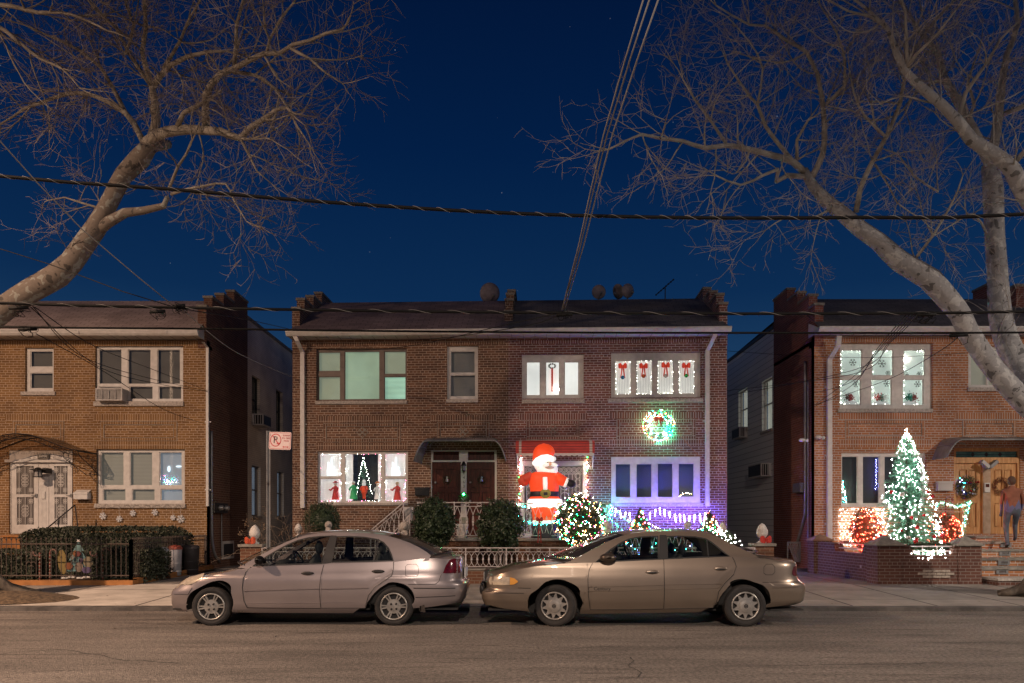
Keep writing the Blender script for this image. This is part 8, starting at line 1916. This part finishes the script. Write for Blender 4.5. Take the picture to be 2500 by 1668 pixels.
for x0_, x1_, pt_, yy in ((2140, 2204, 1329, Yw - .02), (2338, 2399, 1330, Yw - .02)):
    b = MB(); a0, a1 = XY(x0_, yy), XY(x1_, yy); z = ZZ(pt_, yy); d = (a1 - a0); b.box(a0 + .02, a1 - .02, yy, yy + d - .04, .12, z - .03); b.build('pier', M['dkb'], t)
    b = MB(); b.box(a0 - .02, a1 + .02, yy - .04, yy + d, z - .028, z); cx = (a0 + a1) / 2; cy = yy + d / 2 - .02; w = d / 2 + .02; tz = z + .20
    [b.poly([(cx + sx_ * w, cy + sy_ * w, z), (cx + tx * w, cy + ty * w, z), (cx, cy, tz)]) for sx_, sy_, tx, ty in ((-1, -1, 1, -1), (1, -1, 1, 1), (1, 1, -1, 1), (-1, 1, -1, -1))]; b.build('pier_cap', M['cap'], t)
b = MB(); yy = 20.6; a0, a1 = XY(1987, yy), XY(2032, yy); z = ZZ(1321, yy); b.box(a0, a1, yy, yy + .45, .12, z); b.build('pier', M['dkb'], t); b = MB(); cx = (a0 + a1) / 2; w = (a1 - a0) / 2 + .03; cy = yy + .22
b.box(cx - w, cx + w, yy - .03, yy + .48, z + .002, z + .03); [b.poly([(cx + sx_ * w, cy + sy_ * w, z + .03), (cx + tx * w, cy + ty * w, z + .03), (cx, cy, z + .18)]) for sx_, sy_, tx, ty in ((-1, -1, 1, -1), (1, -1, 1, 1), (1, 1, -1, 1), (-1, 1, -1, -1))]; b.build('pier_cap', mat('terracotta_cap', (.34, .22, .15), .8), t)
b = MB()
for z in (zt - .02, zt - .12): b.tube([(sa - .1, Yw + .11, z), (sb + .1, Yw + .11, z)], .014, 5); b.tube([(X_ + .1, 17.9, z), (X_ + .06, 19.7, z)], .014, 5)
for k in (.33, .66): x = lerp(sa, sb, k); b.tube([(x, Yw + .11, zd), (x, Yw + .11, zt)], .010, 4)
b.build('rail', M['railm'], t)
M['rockface'] = mat('cream_rock_face', (.36, .31, .26), .9, var=.2, vs=25, bump=.6)
b = MB()
for row, (p0, p1, z_, n) in enumerate(((2252, 2319, 1394, 3), (2240, 2329, 1401, 4), (2252, 2319, 1408, 3))):
    for k in range(n): q0, q1 = XY(lerp(p0, p1, k / n), Yw), XY(lerp(p0, p1, (k + 1) / n), Yw); b.box(q0 + .006, q1 - .006, Yw - .025, Yw + .01, ZZ(z_ + 2.6, Yw), ZZ(z_ - 2.8, Yw))
b.build('pale_stones', M['rockface'], t)
b = MB()
for row, (y0_, y1_, z_, n) in enumerate(((18.35, 19.5, .58, 3), (18.1, 19.3, .50, 4), (18.2, 19.2, .42, 3))):
    for k in range(n): b.box(X_ - .02, X_ + .02, lerp(y0_, y1_, k / n) + .01, lerp(y0_, y1_, (k + 1) / n) - .01, z_ - .032, z_ + .034)
b.build('pale_stones', M['rockface'], t)
b = MB(); b.box(X_ + .25, 9.92, 17.25, 22.1, .15, .55); b.build('planter_soil', M['soil'], t)
t = thing('front_steps', 'brick steps with pale slab treads and louvred lamps up to the oak doors', 'stairs', (XY(2450, 17), 16.7, .18))
xa, xb = XY(2398, 17.2), XY(2600, 17.2); tz = [(.33, 16.65), (.52, 17.3), (.70, 17.85), (.88, 18.45), (1.04, 19.1), (1.16, 19.8)]
for k, (z, y) in enumerate(tz):
    y2 = tz[k + 1][1] if k < 5 else 22.19
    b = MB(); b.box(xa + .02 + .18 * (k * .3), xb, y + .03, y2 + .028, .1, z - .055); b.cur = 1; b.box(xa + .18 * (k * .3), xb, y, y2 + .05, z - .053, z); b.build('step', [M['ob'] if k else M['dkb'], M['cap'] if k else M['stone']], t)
for k, (px_, py_) in enumerate(((2455, 1331), (2453, 1351), (2450, 1374), (2446, 1396))):
    yy = tz[4 - k][1] if k < 4 else 17; yy = (18.45 + .6, 17.85 + .55, 17.3 + .52, 16.65 + .6)[k]; yy = (19.12, 18.47, 17.87, 17.32)[k]; a, z = XY(px_, yy), ZZ(py_, yy); b = MB(); b.panel(a - .13, a + .13, z - .05, z + .05, [(a - .07, a + .08, z - .025, z + .03)], yy - .02, yy + .05)
    for j in range(3): b.box(a - .07, a + .08, yy - .012, yy + .01, z - .02 + j * .018, z - .012 + j * .018)
    b.build('step_lamp', M['greymetal'], t)
# person on the steps (the photo shows someone climbing to the door)
def person(x, y, z0, rz):
    T = Matrix.Translation((x, y, z0)) @ Matrix.Rotation(rz, 4, 'Z'); H = 1.68
    t = thing('person', 'person in grey trousers and red-orange top climbing the steps, seen from behind', 'person', (x, y, z0))
    me = bpy.data.meshes.new('body'); V = [(0, 0, .92), (0, .02, 1.12), (0, .05, 1.34), (0, .06, 1.44), (0, .08, 1.52), (0, .09, 1.60)]; R_ = [.15, .135, .155, .07, .055, .085]; E = [(0, 1), (1, 2), (2, 3), (3, 4), (4, 5)]
    def add(pts, par):
        p = par
        for (q, r) in pts: V.append(q); R_.append(r); E.append((p, len(V) - 1)); p = len(V) - 1
        return p
    add([((-.10, .02, .86), .095), ((-.11, .10, .50), .062), ((-.11, -.04, .10), .042), ((-.11, .10, .04), .038)], 0)
    add([((.10, .04, .86), .095), ((.11, .26, .58), .062), ((.11, .22, .26), .042), ((.11, .34, .20), .038)], 0)
    hands = []
    for sg in (-1, 1):
        k = add([((sg * .17, .05, 1.37), .06), ((sg * .22, .02, 1.12), .042), ((sg * .20, .12, .92), .032), ((sg * .20, .15, .84), .034)], 2); hands.append(k)
        for j in range(4): add([((sg * .20 + (j - 1.5) * .018, .17, .79), .010), ((sg * .20 + (j - 1.5) * .016, .185, .755 + .006 * abs(j - 1.5)), .008)], k)
        add([((sg * .165, .18, .82), .010)], k)
    me.from_pydata([T @ Vector(p) - Vector((x, y, z0)) for p in V], E, []); o = newobj('body', me, t)
    sk = o.modifiers.new('s', 'SKIN'); sk.use_smooth_shade = True; o.modifiers.new('ss', 'SUBSURF').levels = 1
    for k, r in enumerate(R_): me.skin_vertices[0].data[k].radius = (r, r)
    me.skin_vertices[0].data[0].use_root = True
    dg = bpy.context.evaluated_depsgraph_get(); m2 = bpy.data.meshes.new_from_object(o.evaluated_get(dg)); o.modifiers.clear(); o.data = m2
    for mm in (mat('skin', (.35, .2, .14), .6), mat('grey_blue_trousers', (.09, .11, .14), .9, var=.2), mat('red_orange_top', (.27, .10, .06), .9, var=.2), mat('blue_grey_jacket_hem', (.14, .14, .26), .9), mat('dark_shoe', (.02, .02, .02), .6)): m2.materials.append(mm)
    for p in m2.polygons:
        z = p.center.z; xx = abs(p.center.x)
        p.material_index = 4 if z < .10 else 1 if z < .90 and xx < .19 else 0 if (z < .90 and xx >= .14) or z > 1.46 else 3 if z < 1.06 else 2
        p.use_smooth = True
    b = MB(T); b.smooth = True; b.ball((0, .075, 1.60), 1, 14, 10, (.095, .11, .115)); b.build('hair', mat('brown_hair', (.10, .055, .035), .8), t)
    b = MB(T); b.smooth = True; b.ball((0, .17, 1.57), .05, 8, 6); b.ball((0, .20, 1.565), .015, 6, 4); b.build('face', bpy.data.materials['skin'], t)
person(XY(2462, 18.9), 18.75, .88, -.35)
# net lights on the wall
t = thing('net_lights', 'net of warm white lights spread on the brick under the dark lower window', 'string lights', FR.P(2100, 1330, -.05)); pos = []; b = MB()
for i in range(14):
    row = []
    for j in range(11): row.append(FR.P(2051 + i * 9 + RN.uniform(-2, 2) + (j % 2) * 4, 1244 + j * 8.6 + RN.uniform(-2, 2), -.04))
    pos += row; b.tube(row, .004, 3, False)
bulbs(t, pos, ['bulb_white', 'bulb_white', 'bulb_warmw'] if 'bulb_warmw' in M else ['bulb_white'], .0135, RN); b.build('light_wire', M['wire_pale'], t)
# red lit junipers
for px_, py0, py1, Y_, rr_, n_, lab, sd in ((2112, 1243, 1345, 19.0, .36, 240, 'round-topped shrub glowing with red lights in front of the net lights', 71), (2300, 1255, 1345, 19.3, .35, 150, 'red-lit shrub half hidden by the big lit tree', 72)):
    zc = ZZ((py0 + py1) / 2, Y_); hh = (py1 - py0) / 2 / F * Y_; c = (XY(px_, Y_), Y_, zc); t, pts, _ = bush(lab, c, (rr_, rr_, hh), 7000, .024, M['redneedle'], seed=sd, shape='ball', group='red-lit shrubs', asp=4)
    pos = []
    for k in range(n_):
        f = RN.random(); a = RN.uniform(-PI, 0.0); band = round(f * 7) / 7 + RN.gauss(0, .025); zz = -.95 + 1.85 * band + .05 * math.sin(a * 3); r = math.sqrt(max(.02, 1 - zz * zz)); k_ = 1.2
        pos.append(Vector(c) + Vector((math.cos(a) * r * rr_ * k_, math.sin(a) * r * rr_ * k_ - .05, zz * hh)))
    bulbs(t, pos, ['bulb_redw', 'bulb_redw', 'bulb_warmr'], .015, RN)
# the big lit tree
Yx = 18.6; ct = Vector((XY(2213, Yx), Yx, 0)); z0x, z1x = ZZ(1358, Yx), ZZ(1056, Yx); t = thing('christmas_tree', 'tall slender green Christmas tree covered in white lights and red baubles', 'Christmas tree', (ct.x, ct.y, .55)); rnd = random.Random(99); b = MB(); Hx = z1x - z0x; Rx = .83; tipz = z1x
def rad(h): return Rx * (1 - h) ** .70 + .01
NB = 300; bp = []
for k in range(NB):
    h = 1 - math.sqrt(1 - (k + .5) / NB * .995) if False else ((k + rnd.random()) / NB) ** 1.25 * .97
    a = k * 2.399963 + rnd.uniform(-.3, .3); L_ = rad(h) * rnd.uniform(.80, 1.10); o = ct + Vector((0, 0, z0x + h * Hx)); d = Vector((math.cos(a), math.sin(a), .18 - .25 * (1 - h)))
    n = max(4, int(L_ / .028))
    for j in range(n):
        f = (j + 1) / n; q = o + d * L_ * f + Vector((0, 0, -.10 * f * f * L_)); w = .085 * (1 - f * .55)
        for _ in range(5):
            dd = (d.normalized() * .7 + Vector((rnd.gauss(0, .6), rnd.gauss(0, .6), rnd.gauss(0, .6)))).normalized(); e = dd.orthogonal().normalized() * .007; b.poly((q - e, q + e, q + dd * w + e * .3, q + dd * w - e * .3))
    bp.append((o + d * L_ + Vector((0, 0, -.10 * L_)), a, h)); 
b.build('foliage', M['spruce'], t)
b = MB(); b.smooth = True; b.tube([ct + Vector((0, 0, .55)), ct + Vector((0, 0, z1x - .1))], [.045, .01], 8); b.build('trunk', M['twig'], t)
pos = []
for k in range(500):
    h = rnd.random() ** 1.35; a = rnd.uniform(-PI, 0) if rnd.random() < .9 else rnd.uniform(0, PI); r = rad(h) * rnd.uniform(.86, 1.05); pos.append(ct + Vector((math.cos(a) * r, math.sin(a) * r, z0x + h * Hx)))
pos += [ct + Vector((rnd.uniform(-.03, .03), 0, z1x + rnd.uniform(-.1, .09))) for _ in range(6)]
pos += [ct + Vector((rnd.uniform(-.55, .75), rnd.uniform(-.75, -.3), z0x + rnd.uniform(-.12, .12))) for _ in range(30)]
bulbs(t, pos, ['bulb_tree'], .0135, rnd)
M['bauble_red'] = mat('red_bauble', (.35, .02, .02), .2, metal=.4)
for k in range(16):
    h = rnd.uniform(.04, .62); a = rnd.uniform(-PI * .9, -.1 * PI); r = rad(h) * 1.02; b = MB(); b.smooth = True; b.ball(ct + Vector((math.cos(a) * r, math.sin(a) * r, z0x + h * Hx)), rnd.uniform(.035, .055), 10, 8); b.build('bauble', M['bauble_red'] if k % 5 else M['hubcap'], t)
# garland frame beside it
t = thing('garland_railing', 'handrail wrapped in green garland and white lights in front of the oak doors', 'railing', (XY(2360, 19.5), 19.5, .6)); Yg = 19.5
path = [(XY(2284, Yg), Yg, ZZ(1232, Yg)), (XY(2300, Yg), Yg, ZZ(1229, Yg)), (XY(2335, Yg), Yg, ZZ(1236, Yg)), (XY(2368, Yg), Yg, ZZ(1228, Yg))]; path2 = [(XY(2368, Yg), Yg, ZZ(1228, Yg)), (XY(2360, Yg), Yg, ZZ(1250, Yg)), (XY(2352, Yg), Yg, ZZ(1285, Yg)), (XY(2351, Yg), Yg, ZZ(1309, Yg))]
for pth in (path, path2):
    P_, _ = smooth_pts([Vector(p) for p in pth], [1] * 4, .03); b = MB(); leaves(b, [p + Vector((rnd.gauss(0, .035), rnd.gauss(0, .035), rnd.gauss(0, .035))) for p in P_ for _ in range(16)], .03, rnd, 4); b.build('garland', M['spruce'], t); strand(t, pth, 26, ['bulb_white', 'bulb_white', 'bulb_teal'], .014, jit=.035)
b = MB(); xg = XY(2290, Yg); 
for z in (1236, 1250): b.box(xg, XY(2362, Yg), Yg, Yg + .02, ZZ(z + 1, Yg), ZZ(z - 1, Yg))
b.box(xg, xg + .02, Yg, Yg + .02, .5, ZZ(1235, Yg)); b.box(XY(2350, Yg), XY(2350, Yg) + .02, Yg, Yg + .02, .5, ZZ(1235, Yg)); b.build('rail', M['woodgrey'], t)
b = MB(); b.box(XY(2312, 19.9), XY(2347, 19.9), 19.9, 20.3, .5, ZZ(1277, 19.9)); b.build('brick_cheek', M['ob'], t)
t, pts, _ = bush('dark green garland draped along the planter wall top below the lit tree', (XY(2270, 17.3), 17.25, ZZ(1334, 17.25)), (.75, .12, .07), 2600, .03, M['leaf'], name='garland', cat='garland', seed=81, core=0, trunk=False, asp=4)
bulbs(t, [Vector((XY(RN.uniform(2225, 2325), 17.0), 17.0, ZZ(RN.uniform(1338, 1366), 17.0))) for _ in range(26)], ['bulb_white'], .015, RN)
# candy cane and dove
def cane(c, h, lab, grp, s=.09, r=.018):
    c = Vector(c); t = thing('candy_cane', lab, 'candy cane', c, 0, grp); P_ = [c + Vector((0, 0, h * k / 8)) for k in range(9)] + [c + Vector((s - s * math.cos(a * PI / 8), 0, h + s * math.sin(a * PI / 8))) for a in range(1, 10)]
    b = MB(); b.smooth = True
    for k in range(len(P_) - 1):
        for j in range(2): b.cur = (k * 2 + j) % 2; b.tube([P_[k].lerp(P_[k + 1], j / 2), P_[k].lerp(P_[k + 1], (j + 1) / 2)], r, 8)
    b.build('stem', [mat('cane_white', (.22, .18, .15), .6), mat('cane_red', (.16, .03, .02), .6)], t)
cane((XY(2309, 19.3), 19.3, ZZ(1275, 19.3)), .52, 'candy cane standing above the red-lit shrub beside the big tree', None, .085)
for px_, hh, lab in ((97, .62, 'candy cane nearest the low box hedge under the white door'), (122, .62, 'second candy cane, beside the yellow cut-out board'), (236, .62, 'candy cane right behind the round cut-out on its right side'), (251, .66, 'candy cane against the box hedge next to the cut-out figures')):
    cane((XY(px_, 17.35), 17.35, .22), hh, lab, 'candy canes behind the iron fence', -.07 if px_ == 97 or px_ == 236 else .07)
t = thing('yard_cutout', 'painted wooden Christmas tree cut-out with round coloured shapes behind the iron fence', 'yard ornament', (XY(190, 17.4), 17.4, .2))
def blob(px_, py_, rx, ry, col_, nm, yy, rot=0):
    c = at(px_, py_, yy); k = yy / F; o = [(c.x + rx * k * math.cos(a * PI / 10) * math.cos(rot) - ry * k * math.sin(a * PI / 10) * math.sin(rot), c.z + rx * k * math.cos(a * PI / 10) * math.sin(rot) + ry * k * math.sin(a * PI / 10) * math.cos(rot)) for a in range(20)]
    b = MB(); b.plate(o, (), lambda x, z: (x, yy, z), (0, .012, 0)); return b.build(nm, mat(nm, col_, .6, var=.1), t)
b = MB(); tri = [(191, 1322), (205, 1345), (198, 1345), (214, 1368), (205, 1368), (224, 1395), (160, 1395), (178, 1368), (168, 1368), (184, 1345), (178, 1345)]
b.plate([(at(x, y, 17.42).x, at(x, y, 17.42).z) for x, y in tri], (), lambda x, z: (x, 17.42, z), (0, .012, 0)); b.build('tree_board', mat('painted_teal_board', (.10, .19, .20), .6, var=.3, vs=9), t)
for a in ((152, 1372, 11, 30, (0.165, 0.119, 0.033), 'yellow_board', 17.40, .1), (168, 1382, 9, 9, (0.149, 0.043, 0.010), 'orange_disc', 17.39), (193, 1385, 10, 12, (0.149, 0.112, 0.092), 'cream_disc', 17.39), (215, 1372, 12, 13, (0.165, 0.139, 0.089), 'pale_yellow_disc', 17.38), (211, 1392, 11, 8, (0.073, 0.053, 0.125), 'purple_disc', 17.37), (183, 1352, 5, 8, (0.149, 0.053, 0.013), 'orange_patch', 17.38), (191, 1352, 6, 7, (0.099, 0.020, 0.017), 'red_patch', 17.37), (197, 1368, 5, 6, (0.083, 0.053, 0.099), 'mauve_patch', 17.36), (176, 1362, 4, 5, (0.132, 0.132, 0.119), 'white_patch', 17.36)): blob(*a)
for k, (px_, py_) in enumerate(((158, 1411), (175, 1409), (196, 1411), (212, 1409))):
    b = MB(); c = at(px_, py_, 17.3); b.box(c.x - .07, c.x + .07, 17.28, 17.32, c.z - .015, c.z + .02); b.build('base_board', M['soffit'], t)
b = MB(); c = at(191, 1321, 17.42); b.plate([(c.x + (.05 if a % 2 else .02) * math.cos(a * PI / 5 + .3), c.z + (.05 if a % 2 else .02) * math.sin(a * PI / 5 + .3)) for a in range(10)], (), lambda x, z: (x, 17.42, z), (0, .01, 0)); b.build('star', M['soffit'], t)
# red bow with tails on the stoop front
t = thing('ribbon_bow', 'big dark red bow with long tails tied to the stoop railing', 'bow', (XY(1315, 20.6), 20.6, 1.2)); b = MB(); bow(b, (XY(1317, 20.5), 20.5, ZZ(1268, 20.5)), .09, .60); b.build('ribbon', M['redbow'], t)
t = thing('welcome_sign', 'small dark sign reading WELCOME on the planter rail', 'sign', (XY(2063, 19.4), 19.4, ZZ(1328, 19.4))); b = MB(); a0, a1 = XY(2051, 19.4), XY(2078, 19.4); b.box(a0, a1, 19.4, 19.42, ZZ(1329, 19.4), ZZ(1321, 19.4)); pl = b.build('board', mat('maroon_board', (.12, .02, .04), .5), t)
text('WELCOME', .062, Matrix.Translation(((a0 + a1) / 2, 19.396, ZZ(1325, 19.4))) @ UP, M['signw'], pl, 'lettering')
t = thing('planter_pot', 'small dark round evergreen in front of the dark double doors', 'plant', (XY(1132, 21.6), 21.6, zs)); b = MB(); leaves(b, [Vector((XY(1132, 21.6), 21.6, ZZ(1216, 21.6))) + Vector((RN.gauss(0, 1), RN.gauss(0, 1), RN.gauss(0, 1))).normalized() * .16 * RN.uniform(.6, 1) for _ in range(900)], .02, RN, 2); b.build('foliage', M['leaf'], t)
b = MB(); b.smooth = True; b.lathe([(.01, 0), (.10, .0), (.13, .5), (.10, .55)], (XY(1132, 21.6), 21.6, zs + .0), 14); b.build('pot', M['cap'], t)
b = MB(); b.octa(Vector((XY(1132, 21.45), 21.42, ZZ(1207, 21.45))), .03); b.build('lamp', M['bulb_green'], t)
# ---------------------------------------------------------------- street lamps out of the frame (the light of the street)
M['lamp_glass'] = emis('street_lamp_glass', (1, .72, .5), 40)
for (hp, pw, colr), side, lab in zip(LAMPS, (-1, 1, 1), ('tall grey street lamp with a warm light on the left side of the street', 'tall grey street lamp across the road behind the camera', 'tall grey street lamp beyond the two pale trunks')):
    hp = Vector(hp); base = Vector((hp.x + side * 1.6, hp.y - 1.2, 0))
    t = thing('street_lamp', lab, 'street lamp', base)
    b = MB(); b.smooth = True; b.tube([base, base + Vector((0, 0, 5)), base + Vector((0, 0, hp.z - .3))], [.11, .08, .06], 12); b.build('pole', M['greymetal'], t)
    b = MB(); b.smooth = True; b.tube([base + Vector((0, 0, hp.z - .4)), Vector(((base.x + hp.x) / 2, (base.y + hp.y) / 2, hp.z + .1)), hp + Vector((0, 0, .12))], .035, 8); b.build('arm', M['greymetal'], t)
    b = MB(); b.smooth = True; b.ball(hp + Vector((0, 0, .16)), 1, 14, 8, (.35, .17, .10)); b.build('head', M['greymetal'], t)
    L = bpy.data.lights.new('street_light', 'AREA'); L.shape = 'DISK'; L.size = .35; L.energy = pw; L.color = colr; L.spread = PI
    lo = bpy.data.objects.new('street_light', L); COL.objects.link(lo); lo.location = hp - base; lo.parent = t
    lo.location = hp - base + Vector((0, 0, .03))
